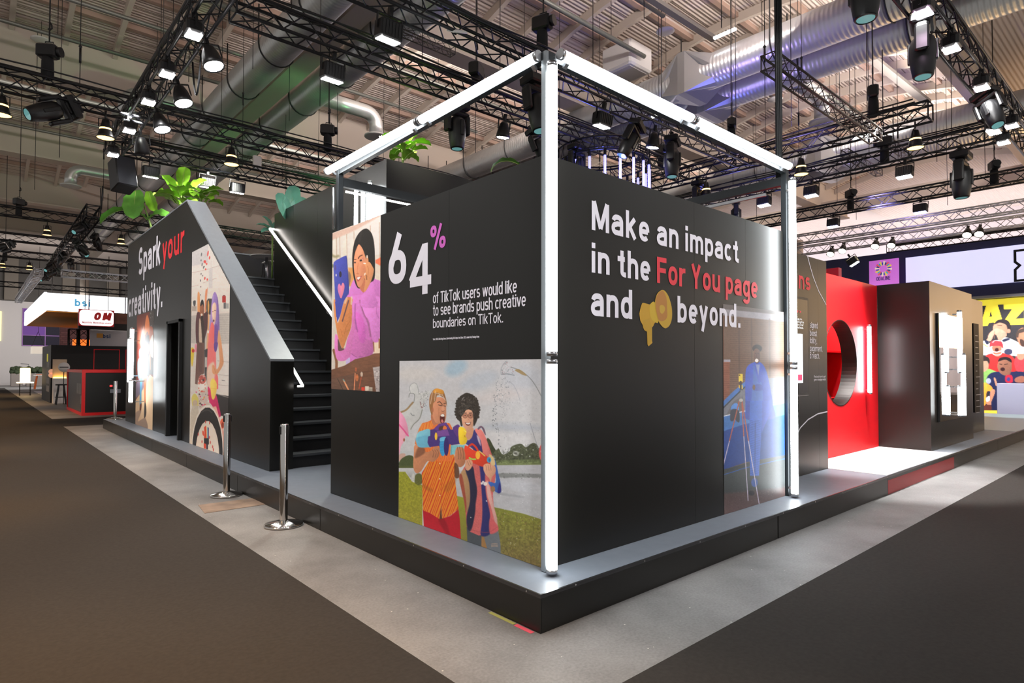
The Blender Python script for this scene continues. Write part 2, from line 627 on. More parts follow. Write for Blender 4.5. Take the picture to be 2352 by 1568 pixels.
# concrete with stains and seams
def concrete():
    m = mat('hall_concrete', rgb(150, 146, 142), .6)
    nt = m.node_tree
    b = nt.nodes['Principled BSDF']
    tc = nt.nodes.new('ShaderNodeTexCoord')
    mp = nt.nodes.new('ShaderNodeMapping')
    nt.links.new(tc.outputs['Object'], mp.inputs['Vector'])
    n1 = nt.nodes.new('ShaderNodeTexNoise')
    n1.inputs['Scale'].default_value = 1.1
    n1.inputs['Detail'].default_value = 9
    n1.inputs['Roughness'].default_value = .62
    n2 = nt.nodes.new('ShaderNodeTexNoise')
    n2.inputs['Scale'].default_value = 60
    n2.inputs['Detail'].default_value = 4
    vo = nt.nodes.new('ShaderNodeTexVoronoi')
    vo.inputs['Scale'].default_value = 9
    for n in (n1, n2, vo):
        nt.links.new(mp.outputs['Vector'], n.inputs['Vector'])
    r = nt.nodes.new('ShaderNodeValToRGB')
    r.color_ramp.elements[0].position = .28
    r.color_ramp.elements[0].color = (*rgb(100, 99, 98), 1)
    r.color_ramp.elements[1].position = .72
    r.color_ramp.elements[1].color = (*rgb(140, 139, 138), 1)
    nt.links.new(n1.outputs['Fac'], r.inputs['Fac'])
    mx = nt.nodes.new('ShaderNodeMix')
    mx.data_type = 'RGBA'
    mx.blend_type = 'OVERLAY'
    mx.inputs['Factor'].default_value = .35
    nt.links.new(r.outputs['Color'], mx.inputs['A'])
    nt.links.new(n2.outputs['Fac'], mx.inputs['B'])
    # small pale flecks of glue and plaster
    lt = nt.nodes.new('ShaderNodeMath')
    lt.operation = 'LESS_THAN'
    lt.inputs[1].default_value = .045
    nt.links.new(vo.outputs['Distance'], lt.inputs[0])
    mx2 = nt.nodes.new('ShaderNodeMix')
    mx2.data_type = 'RGBA'
    nt.links.new(lt.outputs[0], mx2.inputs['Factor'])
    nt.links.new(mx.outputs['Result'], mx2.inputs['A'])
    mx2.inputs['B'].default_value = (*rgb(205, 200, 192), 1)
    nt.links.new(mx2.outputs['Result'], b.inputs['Base Color'])
    bp = nt.nodes.new('ShaderNodeBump')
    bp.inputs['Strength'].default_value = .12
    bp.inputs['Distance'].default_value = .01
    nt.links.new(n2.outputs['Fac'], bp.inputs['Height'])
    nt.links.new(bp.outputs['Normal'], b.inputs['Normal'])
    return m


M_CONC = concrete()
M_CARPET = mat('aisle_carpet_brown_grey', rgb(54, 51, 48), .95, noise=.12, nscale=40, bump=.25, bscale=400, spec=.15)

# ------------------------------------------------------------------ hall shell
m = MB().box(-12, 48, -8, 66, -.2, 0)
struct('floor', m, M_CONC)

c = MB().box(-9, -.70, -7, 54, .0005, .006)
tag(build('aisle_carpet', c, M_CARPET), 'long dark aisle carpet on the floor left of the black stand', 'carpet')
c = MB().box(-.6995, 40, -7, -.66, .0005, .006)
tag(build('aisle_carpet', c, M_CARPET), 'dark aisle carpet on the floor in front of the right-hand side of the stand', 'carpet')
c = MB().box(-.6995, 20, 16.9, 19.8, .0005, .006)
tag(build('aisle_carpet', c, M_CARPET), 'dark carpet crossing behind the far end of the stand, before the red-framed counter', 'carpet')

# floor duct cover in the concrete between the two near stanchions
M_HATCH = mat('duct_cover_plywood', rgb(132, 112, 96), .6, noise=.35, nscale=5)
h = MB()
p = [on_z(*q, 0) for q in ((455, 1160), (590, 1143), (613, 1158), (470, 1179))]
h.prism([(q[0], q[1]) for q in p], lambda a, b_, d: (a, b_, d), .0005, .004)
tag(build('floor_hatch', h, M_HATCH), 'scuffed brown duct cover let into the concrete between the two near steel posts', 'floor hatch')

# tape on the floor along the platform foot near the corner
M_TAPE1 = mat('tape_pink', rgb(235, 90, 110), .6)
M_TAPE2 = mat('tape_lime', rgb(170, 170, 90), .6)
a, b_ = on_z(1186, 1434, 0), on_z(1224, 1453, 0)
t = MB().box(-.035, -.005, b_[1], a[1], .0005, .002)
tag(build('floor_tape', t, M_TAPE1), 'pink tape on the concrete at the foot of the platform corner', 'tape')
a2 = on_z(1125, 1406, 0)
t = MB().box(-.03, -.005, a[1] + .01, a2[1], .0005, .002)
tag(build('floor_tape', t, M_TAPE2), 'yellow-green tape on the concrete beside the pink tape', 'tape')

M_WALLB = mat('hall_wall_white', rgb(205, 200, 198), .7)
M_WALLU = mat('hall_wall_insulation', rgb(88, 84, 80), .8, noise=.15, nscale=.8, bump=.3, bscale=3)
w = MB().box(-12, 48, 62, 62.4, 0, 6.9)
struct('wall_back', w, M_WALLB)
w = MB().box(-12, 48, 62.02, 62.42, 6.9, 12.5)
wu = struct('wall_back_upper', w, M_WALLU)
for k, x in enumerate((-.6, 3.2, 6.4, 9.6, 12.8)):
    w = MB().bevbox(x, x + .9, 61.5, 62.0, 6.95, 12.4, .03)
    build('pilaster', w, mat('pilaster_concrete', rgb(122, 114, 104), .8), wu)
M_WALLR = wave_mat('hall_wall_cladding', rgb(214, 206, 208), .6, 'Y', .6, .02)
w = MB().box(44, 44.4, -8, 62, 0, 12.5)
struct('wall_right', w, M_WALLR)

# dark upper glazing in the back wall
M_GLASSD = mat('dark_window_glass', rgb(26, 20, 42), .5, spec=.15)
M_GLASSP = mat('lit_purple_pane', rgb(70, 42, 104), .5, emit=(.35, .12, .6), power=.25, spec=.15)
w = MB()
w.box(.62, 3.6, 61.90, 61.995, 3.25, 6.35)
wn = struct('window_1', w, M_GLASSD)
wn['kind'] = 'structure'
f = MB()
for z in (3.25, 4.1, 5.1, 6.3):
    f.box(.6, 3.6, 61.85, 61.9, z, z + .05)
for x in (.6, 2.1, 3.58):
    f.box(x, x + .05, 61.86, 61.9, 3.25, 6.35)
build('window_frame', f, mat('window_frame_violet', rgb(150, 90, 175), .5), wn)
pn = MB().box(.66, 2.1, 61.88, 61.899, 4.16, 6.3)
build('window_pane', pn, M_GLASSP, wn)
w = MB().box(-1.6, -.72, 61.9, 61.995, 3.6, 6.0)
struct('window_2', w, mat('lit_yellow_window', rgb(230, 220, 120), .4, emit=(1, .9, .45), power=.9))

# ------------------------------------------------------------------ roof
GX = [-4.8, 3.6, 12.0, 20.4, 28.8]
BY = [-6.7, 1.6, 9.9, 18.2, 26.5, 34.8, 43.1, 51.4]
ZB = 9.45                      # underside of the deep beams
ZE, ZM = 10.55, 11.25          # deck at a bay's edge and at mid-bay


def vault(y):
    for a0, a1 in zip(BY[:-1], BY[1:]):
        if a0 <= y <= a1:
            t = (y - a0) / (a1 - a0) * 2 - 1
            return ZE + (ZM - ZE) * (1 - t * t)
    return ZE


M_DECKC = wave_mat('roof_trapezoidal_sheet', rgb(206, 192, 182), .6, 'Y', 3.0, .02)
rm = MB()
ys = []
for a0, a1 in zip(BY[:-1], BY[1:]):
    ys += [a0 + (a1 - a0) * i / 10 for i in range(10)]
ys.append(62.0)
vs = []
for y in ys:
    z = vault(y)
    vs += [(-12, y, z), (48, y, z), (48, y, z + .25), (-12, y, z + .25)]
fs = []
for i in range(len(ys) - 1):
    o = i * 4
    fs += [(o, o + 1, o + 5, o + 4), (o + 2, o + 3, o + 7, o + 6), (o + 1, o + 2, o + 6, o + 5), (o + 3, o, o + 4, o + 7)]
rm.add(vs, fs)
ceiling = struct('ceiling', rm, M_DECKC)
# real flutes: thin dark joints between the roof sheets, lying across the ribs
jm = MB()
y = 2.0
while y < 40:
    z = vault(y)
    jm.box(-8, 30, y, y + .022, z - .012, z + .01)
    y += .27
build('sheet_joint', jm, mat('roof_joint_dark', rgb(120, 108, 98), .8), ceiling)['kind'] = 'stuff'

# arched ribs, running with the aisle on the left; purlins across
nrib = 0
x = -7.6
while x < 31:
    if min(abs(x - g) for g in GX) > .35:
        for bi in range(1, 5):
            a0, a1 = BY[bi], BY[bi + 1]
            if x > 16 and bi > 2:
                continue
            rb = MB()
            pts = [a0 + .2 + (a1 - a0 - .4) * i / 8 for i in range(9)]
            vs = []
            for y in pts:
                z = vault(y)
                vs += [(x - .06, y, z - .24), (x + .06, y, z - .24), (x + .06, y, z), (x - .06, y, z)]
            fs = []
            for i in range(8):
                o = i * 4
                fs += [(o, o + 1, o + 5, o + 4), (o + 1, o + 2, o + 6, o + 5), (o + 3, o, o + 4, o + 7)]
            rb.add(vs, fs)
            build('rib', rb, M_BEAM, ceiling)
            nrib += 1
    x += 1.15
for bi in range(1, 5):
    a0, a1 = BY[bi], BY[bi + 1]
    n = 5
    for k in range(1, n + 1):
        y = a0 + (a1 - a0) * k / (n + 1)
        z = vault(y)
        build('purlin', MB().box(-8, 30, y - .07, y + .07, z - .13, z), M_PURL, ceiling)
for i, y in enumerate(BY[1:7]):
    b = MB().box(-10, 32, y - .18, y + .18, ZB, ZE + .05)
    b.box(-10, 32, y - .3, y + .3, ZB - .06, ZB)
    struct('trim_%d' % (i + 1), b, M_BEAM)
for i, gx in enumerate(GX):
    b = MB().box(gx - .16, gx + .16, -6, 52, ZB - .35, ZB + .2)
    b.box(gx - .26, gx + .26, -6, 52, ZB - .42, ZB - .35)
    struct('trim_%d' % (i + 10), b, M_BEAM)
# roof columns far behind
for i, (x, y) in enumerate(((3.6, 51.4), (12.0, 43.1), (20.4, 43.1), (28.8, 26.5), (36, 14), (28.8, 34.8))):
    struct('trim_%d' % (i + 20), MB().cyl((x, y, 0), (x, y, ZB), .28, 16), M_BEAM)
# sloping roof strut low in the left bay
p0, p1 = on_y(-30, 362, 34.4), on_y(330, 472, 34.4)
struct('trim_30', MB().bar(p0, p1, .3, .42), M_BEAM)
# ------------------------------------------------------------------ the stand: platform
XA, YB, ZP, ZT = .34, .30, .228, 2.965
pf = thing('platform', (0, 0, 0), 'long low black platform with grey top carrying the whole stand', 'platform')
YE, XE = 15.75, 19.8
build('body', MB().box(.012, XE, .012, YE, .0005, .20), M_DARK, pf)
build('deck', MB().box(.012, XE, .012, YE, .2002, ZP), M_DECK, pf)
tr = MB().box(0, XE, 0, .012, .205, ZP)
build('edge_trim', tr, M_TRIM, pf)
tr = MB().box(0, .012, .0121, YE, .205, ZP)
build('edge_trim', tr, M_TRIM, pf)
# fascia boards
ycuts = [.0, 3.0, 5.4, 7.8, 10.2, 12.6, 14.4, YE]
for a, b_ in zip(ycuts[:-1], ycuts[1:]):
    build('fascia_board', MB().box(.004, .0119, a + .004, b_ - .004, .0006, .204), M_BLACK, pf)
xcuts = [.0, 3.0, 5.93]
for a, b_ in zip(xcuts[:-1], xcuts[1:]):
    build('fascia_board', MB().box(a + .014, b_ - .004, .004, .0119, .0006, .204), M_BLACK, pf)
o = build('fascia_board', MB().box(5.934, 8.93, .003, .0119, .0006, .172), mat('fascia_red', rgb(176, 40, 48), .45), pf)
o['label'] = 'red fascia board'
build('fascia_board', MB().box(5.934, 8.93, .004, .0119, .173, .204), M_BLACK, pf)
for a, b_ in ((8.93, 12.0), (12.0, 15.0), (15.0, 17.4), (17.4, XE)):
    build('fascia_board', MB().box(a + .004, b_ - .004, .004, .0119, .0006, .204), M_BLACK, pf)
sc_ = MB()
for k in range(14):
    sc_.cyl((-.002, .12 + k * .62, .2165), (.002, .12 + k * .62, .2165), .005, 8)
for k in range(14):
    sc_.cyl((.3 + k * .7, -.002, .2165), (.3 + k * .7, .002, .2165), .005, 8)
build('screw', sc_, M_STEEL, pf)['kind'] = 'stuff'


def FA(a, b, d):          # left face of the stand; a = -Y (reads left to right), b = height, d = proud of the face
    return (XA - d, -a, b)


def FB(a, b, d):          # right face
    return (a, YB - d, b)


def px_text(mb, s, plane, xl, yl, xr, ycap, w=.17, track=.075, off=.0022, capk=1.0, words=None):
    """lettering set from photo measurements: left end on the baseline, right end, top of a capital at the left"""
    if plane == 'A':
        p = on_x(xl, yl, XA)
        q = on_x(xr, yl, XA)
        t = on_x(xl, ycap, XA)
        lettering(mb, s, FA, -p[1], p[2], p[1] - q[1], (t[2] - p[2]) * capk, w, track, off, words)
    else:
        y = plane if not isinstance(plane, str) else YB
        p = on_y(xl, yl, y)
        q = on_y(xr, yl, y)
        t = on_y(xl, ycap, y)
        lettering(mb, s, lambda a, b, d: (a, y - d, b), p[0], p[2], q[0] - p[0], (t[2] - p[2]) * capk, w, track, off, words)
    return mb


def px_line(parent, m, s, *a, **k):
    if ' ' in s and len(s) < 60:
        ws = []
        px_text(MB(), s, *a, words=ws, **k)
        for wd_s, mb in ws:
            build('lettering', mb, m, parent)['label'] = 'printed word ' + wd_s
        return
    o = build('lettering', px_text(MB(), s, *a, **k), m, parent)
    o['label'] = 'printed words ' + s if len(s) < 60 else 'tiny source line'
    return o


# ------------------------------------------------------------------ corner block
tw = thing('exhibition_wall_block', (XA, YB, ZP), 'black corner block of the stand with large white slogan and two photo prints', 'display wall')
TX, TY = 3.80, 3.50
build('core', MB().box(XA + .012, TX - .012, YB + .012, TY, ZP + .001, ZT), M_DARK, tw)
ys_ = [TY, on_x(1031, 700, XA)[1], YB]
for a, b_ in zip(ys_[:-1], ys_[1:]):
    build('wall_panel', MB().box(XA, XA + .0118, b_ + .0012, a - .0012, ZP + .001, ZT), M_BLACK, tw)
xs_ = [XA + .0122, on_y(1595, 700, YB)[0], on_y(1713, 700, YB)[0], TX]
for a, b_ in zip(xs_[:-1], xs_[1:]):
    build('wall_panel', MB().box(a + .0012, b_ - .0012, YB, YB + .0118, ZP + .001, ZT), M_BLACK, tw)
build('wall_panel', MB().box(TX - .0118, TX, YB + .0122, TY, ZP + .001, ZT), M_BLACK, tw)
px_line(tw, M_TEXTW, 'Make an impact', 'B', 1357.5, 527, 1695, 460, .185)
px_line(tw, M_TEXTW, 'in the', 'B', 1357.5, 625, 1494, 558, .185)
px_line(tw, M_TEXTW, 'and', 'B', 1356.5, 724.5, 1452.5, 653, .185)
px_line(tw, M_TEXTW, 'beyond.', 'B', 1555, 740, 1701, 679, .185)
px_line(tw, M_TEXTR, 'For You page', 'B', 1508, 649, 1740, 589, .185)
px_line(tw, M_TEXTW, '6', 'A', 892, 655.5, 934, 542, .19)
px_line(tw, M_TEXTW, '4', 'A', 938, 681, 991, 569, .19)
px_line(tw, M_TEXTW, 'of TikTok users would like', 'A', 995, 697, 1188, 671.5, .125)
px_line(tw, M_TEXTW, 'to see brands push creative', 'A', 995, 725.5, 1208.5, 700, .125)
px_line(tw, M_TEXTW, 'boundaries on TikTok.', 'A', 995, 753.5, 1156.5, 732, .125)
px_line(tw, M_TEXTW, 'Source: TikTok Marketing Science, Understanding TikTok Impact on Culture 2022 conducted by Flamingo Group', 'A', 995, 781, 1101.5, 776.5, .15)
px_line(tw, M_TEXTP, '%', 'A', 988, 576, 1025, 520.5, .16)

# ------------------------------------------------------------------ light frame around the corner block
fr = thing('light_frame', (XA, YB, ZP), 'dark square metal frame rising above the corner block, carrying the white tubes', 'frame')
ZF = 3.63
P4 = dict(f=(XA - .028, YB - .028), l=(XA + .045, 3.44), r=(3.84, YB - .005), b=(3.84, 3.44))
M_POST = mat('frame_grey_anodised', rgb(46, 50, 53), .4, metal=.4)
build('post', MB().bevbox(P4['f'][0] - .024, P4['f'][0] + .024, P4['f'][1] - .024, P4['f'][1] + .024, ZP + .001, ZF, .004), mat('frame_light_aluminium', rgb(150, 156, 160), .35, metal=.7), fr)
build('post', MB().bevbox(P4['l'][0] - .03, P4['l'][0] + .03, P4['l'][1] - .03, P4['l'][1] + .03, ZT + .001, ZF, .004), M_POST, fr)
build('post', MB().bevbox(P4['r'][0] - .03, P4['r'][0] + .03, P4['r'][1] - .03, P4['r'][1] + .03, ZP + .001, ZF, .004), M_POST, fr)
build('post', MB().bevbox(P4['b'][0] - .03, P4['b'][0] + .03, P4['b'][1] - .03, P4['b'][1] + .03, ZT + .001, ZF, .004), M_POST, fr)
for a, b_ in (('f', 'l'), ('f', 'r'), ('l', 'b'), ('r', 'b')):
    z_ = ZF - .03 if 'f' in (a, b_) else 3.50
    build('beam', MB().bar((*P4[a], z_), (*P4[b_], z_), .05, .055 if 'f' in (a, b_) else .09), M_POST, fr)
st = build('led_strip', MB().bar((P4['l'][0] + .05, 3.40, 3.40), (2.3, 3.40, 3.40), .015, .018), M_STRIP, fr)
st['label'] = 'lit strip under the rear beam'
build('profile', MB().bar((P4['r'][0], .5, 3.40), (P4['r'][0], 3.2, 3.40), .03, .03), M_ALU, fr)
build('profile', MB().cyl((P4['l'][0] - .05, 3.475, 3.0), (P4['l'][0] - .05, 3.475, 3.44), .012, 10), M_ALU, fr)


def led_tube(p, q, r, label, group, backing=None, m=M_TUBE):
    """an acrylic tube with end caps; backing = offset of the aluminium rail it clips on"""
    p, q = Vector(p), Vector(q)
    d = (q - p).normalized()
    root = thing('led_tube', tuple(p), label, 'tube light', group)
    build('tube', MB().cyl(p + d * .03, q - d * .03, r, 18), m, root)
    for e, s_ in ((p, 1), (q, -1)):
        build('end_cap', MB().cyl(e, e + d * (.03 * s_), r * 1.04, 18), M_ALU, root)
    if backing is not None:
        b = Vector(backing)
        for k in (.06, .94):
            e = p.lerp(q, k)
            build('clip', MB().bar(e + b * .35, e + b * 1.0, .03, .02), M_ALU, root)
    return root


G = 'white tube lights along the edges of the light frame'
tx, ty = XA - .075, YB - .10
R_ = .034
led_tube((tx + .02, ty - .01, ZP + .012), (tx + .02, ty - .01, 1.60), R_, 'lower upright white tube at the front corner of the black block', G, (.03, .03, 0))
led_tube((tx + .02, ty - .01, 1.62), (tx + .02, ty - .01, 3.52), R_, 'upper upright white tube at the front corner of the black block', G, (.03, .03, 0))
led_tube((3.80, ty, ZP + .012), (3.80, ty, 1.56), R_, 'lower upright white tube at the right end of the slogan wall', G, (.02, .06, 0))
led_tube((3.80, ty, 1.58), (3.80, ty, 3.50), R_, 'upper upright white tube at the right end of the slogan wall', G, (.02, .06, 0))
led_tube((tx, ty + .09, 3.60), (tx, 1.72, 3.60), R_, 'near horizontal white tube above the photo-print side of the block', G, (.05, 0, -.05))
led_tube((tx, 1.74, 3.60), (tx, 3.50, 3.60), R_, 'far horizontal white tube above the photo-print side of the block', G, (.05, 0, -.05))
led_tube((tx + .10, ty, 3.61), (1.95, ty, 3.61), R_, 'near horizontal white tube above the slogan wall', G, (0, .05, -.05))
led_tube((1.97, ty, 3.61), (3.76, ty, 3.61), R_, 'far horizontal white tube above the slogan wall', G, (0, .05, -.05))

# ------------------------------------------------------------------ stair block: outer wall with sloping parapet
YS, YF, ZS, ZA = 5.25, 14.85, 1.62, 4.50
YA = 9.42
sb = thing('exhibition_wall_block', (XA, YS, ZP), 'tall black stair wall with sloping grey-capped edge, white and red slogan and two prints', 'display wall')
dY0, dY1, dZ = on_x(416, 900, XA)[1], on_x(388, 900, XA)[1], 2.36
prof = [(YS, ZP + .001), (dY0, ZP + .001), (dY0, dZ), (dY1, dZ), (dY1, ZP + .001), (YF, ZP + .001), (YF, ZA), (YA, ZA), (YS, ZS)]
build('wall_panel', MB().prism(prof, lambda a, b, d: (XA + d, a, b), 0, .30), M_BLACK, sb)
cp = MB()
cw = .305
cpo = [(YS - .004, ZS), (YA - .01, ZA + .002), (YF, ZA + .002), (YF, ZA + .03), (YA - .03, ZA + .03), (YS - .004, ZS + .03)]
cp.prism(cpo, lambda a, b, d: (XA - .004 + d, a, b), 0, cw)
build('parapet_cap', cp, M_CAP, sb)
# door case and a black block standing in for the darkness behind it
fd = MB()
for y in (dY0, dY1):
    fd.box(XA - .05, XA + .02, y - .04, y + .04, ZP + .002, dZ + .05)
fd.box(XA - .05, XA + .02, dY0 - .04, dY1 + .04, dZ, dZ + .05)
build('door_case', fd, M_DARK, sb)
build('doorway_dark_block', MB().box(XA + .305, XA + .9, dY0 - .2, dY1 + .3, ZP + .002, dZ + .1), mat('doorway_black', rgb(8, 8, 8), .9), sb)
px_line(sb, M_TEXTW, 'Spark', 'A', 318, 633, 368.5, 572, .185)
px_line(sb, M_TEXTW, 'creativity.', 'A', 294.8, 729, 373.5, 675, .185)
px_line(sb, mat('red_vinyl_bright', rgb(240, 40, 50), .5), 'your', 'A', 372.5, 604, 422.5, 546, .185)

# stairs
stair = thing('staircase', (XA + .3, YS, ZP), 'black staircase climbing between the sloping parapet and the inner tower', 'stairs')
XT = 1.95
NR = 17
rise, run = (3.288 - ZP) / NR, .265
for k in range(NR):
    y0 = YS + .02 + run * k
    z = ZP + rise * (k + 1)
    dpt = run if k < NR - 1 else 3.37
    build('tread', MB().box(XA + .303, XT - .003, y0, y0 + dpt + .015, z - .03, z), M_NOSE, stair)
    build('riser', MB().box(XA + .303, XT - .003, y0 + .03, y0 + .045, z - rise + .0005, z - .0305), M_STEP, stair)
# left handrail inside the parapet
hr = thing('handrail', (XA + .36, YS, 1.2), 'lit handrail stub at the foot of the stairs beside the parapet', 'handrail')
A0 = Vector((XA + .36, YS - .12, 1.30))
A1 = Vector((XA + .36, YS + 2.6, 1.30 + 2.72 * .68))
build('rail', MB().bar(A0, A1, .04, .03), M_ALU, hr)
build('led_strip', MB().bar(A0 + Vector((0, 0, -.0)) + Vector((.021, 0, 0)), A1 + Vector((.021, 0, 0)), .006, .026), M_STRIP, hr)
build('led_strip', MB().bar(A0, A0 + Vector((-.055, 0, 0)), .03, .02), M_STRIP, hr)
# right handrail on the tower wall
r0 = on_x(620, 525, XT - .09)
r1 = on_x(756, 713, XT - .09)
dv = Vector(r1) - Vector(r0)
hr = thing('handrail', tuple(r0), 'long lit handrail sloping down the inner tower wall', 'handrail')
R0, R1 = Vector(r0), Vector(r0) + dv * 1.6
build('led_strip', MB().bar(R0, R1, .035, .03), M_STRIP, hr)
build('rail', MB().bar(R0 + Vector((0, 0, -.03)), R1 + Vector((0, 0, -.03)), .04, .02), M_ALU, hr)
build('return', MB().bar(R0, R0 + Vector((.085, 0, 0)), .03, .03), M_STRIP, hr)
for k in (.08, .36, .66, .97):
    e = R0 + dv * k
    bk = MB().tube([e + Vector((0, 0, -.03)), e + Vector((0, 0, -.09)), e + Vector((.05, 0, -.12)), e + Vector((.089, 0, -.12))], .008, 8)
    build('bracket', bk, M_STEEL, hr)

# inner tower
it = thing('exhibition_tower', (XT, 5.2, ZP), 'dark upper tower behind the corner block, with planters on its top', 'tower')
ZI = 4.56
YT1 = on_x(630, 560, XT)[1]
cuts = [5.2, 6.15, 7.55, 8.6, YT1]
build('core', MB().box(XT + .012, 6.2, 5.212, YT1 - .012, ZP + .001, ZI - .75), M_DARK, it)
build('wall_panel', MB().box(6.188, 6.2, 5.213, YT1, ZI - .74, ZI), M_BLACK, it)
build('wall_panel', MB().box(XT + .0122, 6.187, YT1 - .0118, YT1, ZP + .001, ZI), M_BLACK, it)
for a, b_ in zip(cuts[:-1], cuts[1:]):
    build('wall_panel', MB().box(XT, XT + .0118, a + .0015, b_ - .0015, ZP + .001, ZI), M_BLACK, it)
for a, b_ in ((XT + .0122, 3.9), (3.9, 6.2)):
    build('wall_panel', MB().box(a + .0015, b_ - .0015, 5.2, 5.2118, ZP + .001, ZI), M_BLACK, it)
G3 = 'three upright white tubes on the inner tower'
for k, (px, word) in enumerate(((817.5, 'left'), (833, 'middle'), (849, 'right'))):
    b0, t0 = on_x(px, 518, XT - .10), on_x(px, 424 - k * 4, XT - .10)
    led_tube((XT - .10, b0[1], 2.75), (XT - .10, b0[1], t0[2]), .028, word + ' one of the three upright white tubes on the inner tower', G3, (.1, 0, 0))

# upper landing: back parapet, round table and a chair
up = thing('landing_parapet', (.64, 13.0, 3.288), 'dark parapet along the back of the upper landing at the stair head', 'parapet')
build('wall_panel', MB().box(.645, 4.2, 13.0, 13.06, 3.29, 4.30), M_BLACK, up)
build('cap_rail', MB().box(.645, 4.2, 12.98, 13.08, 4.30, 4.33), M_STRIP if False else M_CAP, up)
dk = thing('upper_deck', (.64, 9.49 + 3.4, 3.258), 'black upper deck floor beyond the stair head', 'deck')
build('deck_floor', MB().box(.645, 6.2, 9.5 + 3.42, 14.8, 3.2, 3.288), M_STEP, dk)
build('deck_floor', MB().box(XT + .02, 6.2, YT1 + .01, 12.90, 3.2, 3.288), M_STEP, dk)
tb = thing('round_table', (2.0, 11.6, 3.288), 'white round table on the upper deck at the stair head', 'table')
tp = on_y(612, 635, 11.2)
put(tb, (tp[0], 11.2, 3.288))
build('table_top', MB().lathe([(0, 3.98), (.34, 3.98), (.35, 3.99), (.35, 4.0), (0, 4.0)], 28, ((tp[0], 11.2, 0), (0, 0, 1))), M_WHITE, tb)
build('pedestal', MB().cyl((tp[0], 11.2, 3.31), (tp[0], 11.2, 3.98), .03, 12), M_ALU, tb)
build('foot', MB().lathe([(0, 0), (.22, 0), (.22, .015), (.03, .03), (0, .03)], 24, ((tp[0], 11.2, 3.289), (0, 0, 1))), M_ALU, tb)
# ------------------------------------------------------------------ screen wall beside the slogan wall
YO = .70
XO0, XO1, ZO = 3.92, 5.93, 2.95
ow = thing('exhibition_wall', (XO0, YO, ZP), 'black wall with a mounted screen and fine white arcs, right of the slogan wall', 'display wall')
xs_ = [XO0, on_y(1880, 800, YO)[0], XO1]
build('core', MB().box(XO0 + .01, XO1 - .012, YO + .012, YO + .30, ZP + .001, ZO), M_DARK, ow)
for a, b_ in zip(xs_[:-1], xs_[1:]):
    build('wall_panel', MB().box(a + .001, b_ - .001, YO, YO + .0118, ZP + .001, ZO), M_BLACK, ow)
build('wall_panel', MB().box(XO1 - .0118, XO1, YO + .0122, YO + .30, ZP + .001, ZO), M_BLACK, ow)
px_line(ow, M_TEXTR, 'ons', YO, 1818, 659, 1861, 617, .185)
for s_, y, x1 in (('signed', 752.5, 1877.5), ('boost', 771, 1876), ('ibility,', 788, 1876), ('gagement,', 806, 1888.5), ('d reach.', 823, 1882)):
    px_line(ow, M_TEXTW, s_, YO, 1859.8, y, x1, y - 14, .12)
px_line(ow, M_TEXTW, 'Find out how to get', YO, 1869, 867, 1896, 862, .16)
px_line(ow, M_TEXTW, 'game-changing results.', YO, 1869, 874, 1897, 869, .16)
for pts in (((1854, 586), (1860, 610), (1868, 637), (1880, 668), (1897.5, 700)), ((1829, 1000), (1838, 982), (1856, 963), (1878, 950), (1900, 945))):
    q = [on_y(x, y, YO) for x, y in pts]
    arcs = MB()
    stroke_quads(arcs, [(p[0], p[2]) for p in q], .016, lambda a, b, d: (a, YO - d, b), .002)
    build('printed_arc', arcs, M_TEXTW, ow)
tvl, tvr = on_y(1813, 800, YO - .06)[0], on_y(1858, 800, YO - .06)[0]
tvt, tvb = on_y(1858, 685, YO - .06)[2], on_y(1858, 908, YO - .06)[2]
tvl = tvr - 1.15
tv = thing('wall_screen', (tvl, YO, tvb), 'tall black-framed screen on the wall right of the slogan wall', 'screen')
build('housing', MB().bevbox(tvl, tvr, YO - .06, YO - .001, tvb, tvt, .006), M_FIX, tv)
build('glass', MB().box(tvl + .03, tvr - .03, YO - .0615, YO - .0602, tvb + .03, tvt - .03), mat('screen_black', rgb(18, 15, 13), .25), tv)
sl, sr = on_y(1800, 800, YO - .063)[0], on_y(1844, 800, YO - .063)[0]
st_, sb_ = on_y(1844, 767, YO - .063)[2], on_y(1844, 879, YO - .063)[2]
M_SCRW = mat('screen_white_page', rgb(235, 240, 250), .4, emit=(.9, .94, 1), power=.9)
build('page', MB().box(tvl + .12, sr, YO - .063, YO - .0616, sb_, st_), M_SCRW, tv)
bt = MB().box(sr - .14, sr - .03, YO - .0642, YO - .0631, sb_ + .03, sb_ + .10)
build('button', bt, mat('screen_pink', rgb(240, 60, 110), .4, emit=(1, .1, .25), power=.5), tv)
L = MB()
for s_, x1, y in (('reate', 1840, 716), ):
    px_text(L, s_, YO - .0616, 1822, y, x1, y - 6, .16)
build('heading', L, mat('screen_red_text', rgb(240, 60, 80), .5, emit=(1, .1, .15), power=.4), tv)
L = MB()
for s_, x1, y in (('ergam', 1842, 733), ('for highlights', 1846, 739.5), ('change your', 1845, 746), ('free templates.', 1845.5, 752.5)):
    px_text(L, s_, YO - .0616, 1818, y, x1, y - 5, .2)
build('body_text', L, mat('screen_white_text', rgb(240, 240, 240), .5, emit=(1, 1, 1), power=.6), tv)

# ------------------------------------------------------------------ red niche wall with a round opening
YR, XR0, XR1 = 1.05, 5.0, 8.93
rw = thing('red_niche_wall', (6.0, YR, ZP), 'bright red wall with a black-rimmed round opening, between two black walls', 'display wall')
hc = on_y(1967.5, 831, YR)[0]
ht, hb = on_y(1924, 735, YR)[2], on_y(1927, 931, YR)[2]
HR = (ht - hb) / 2
HX, HZ = hc - HR, (ht + hb) / 2


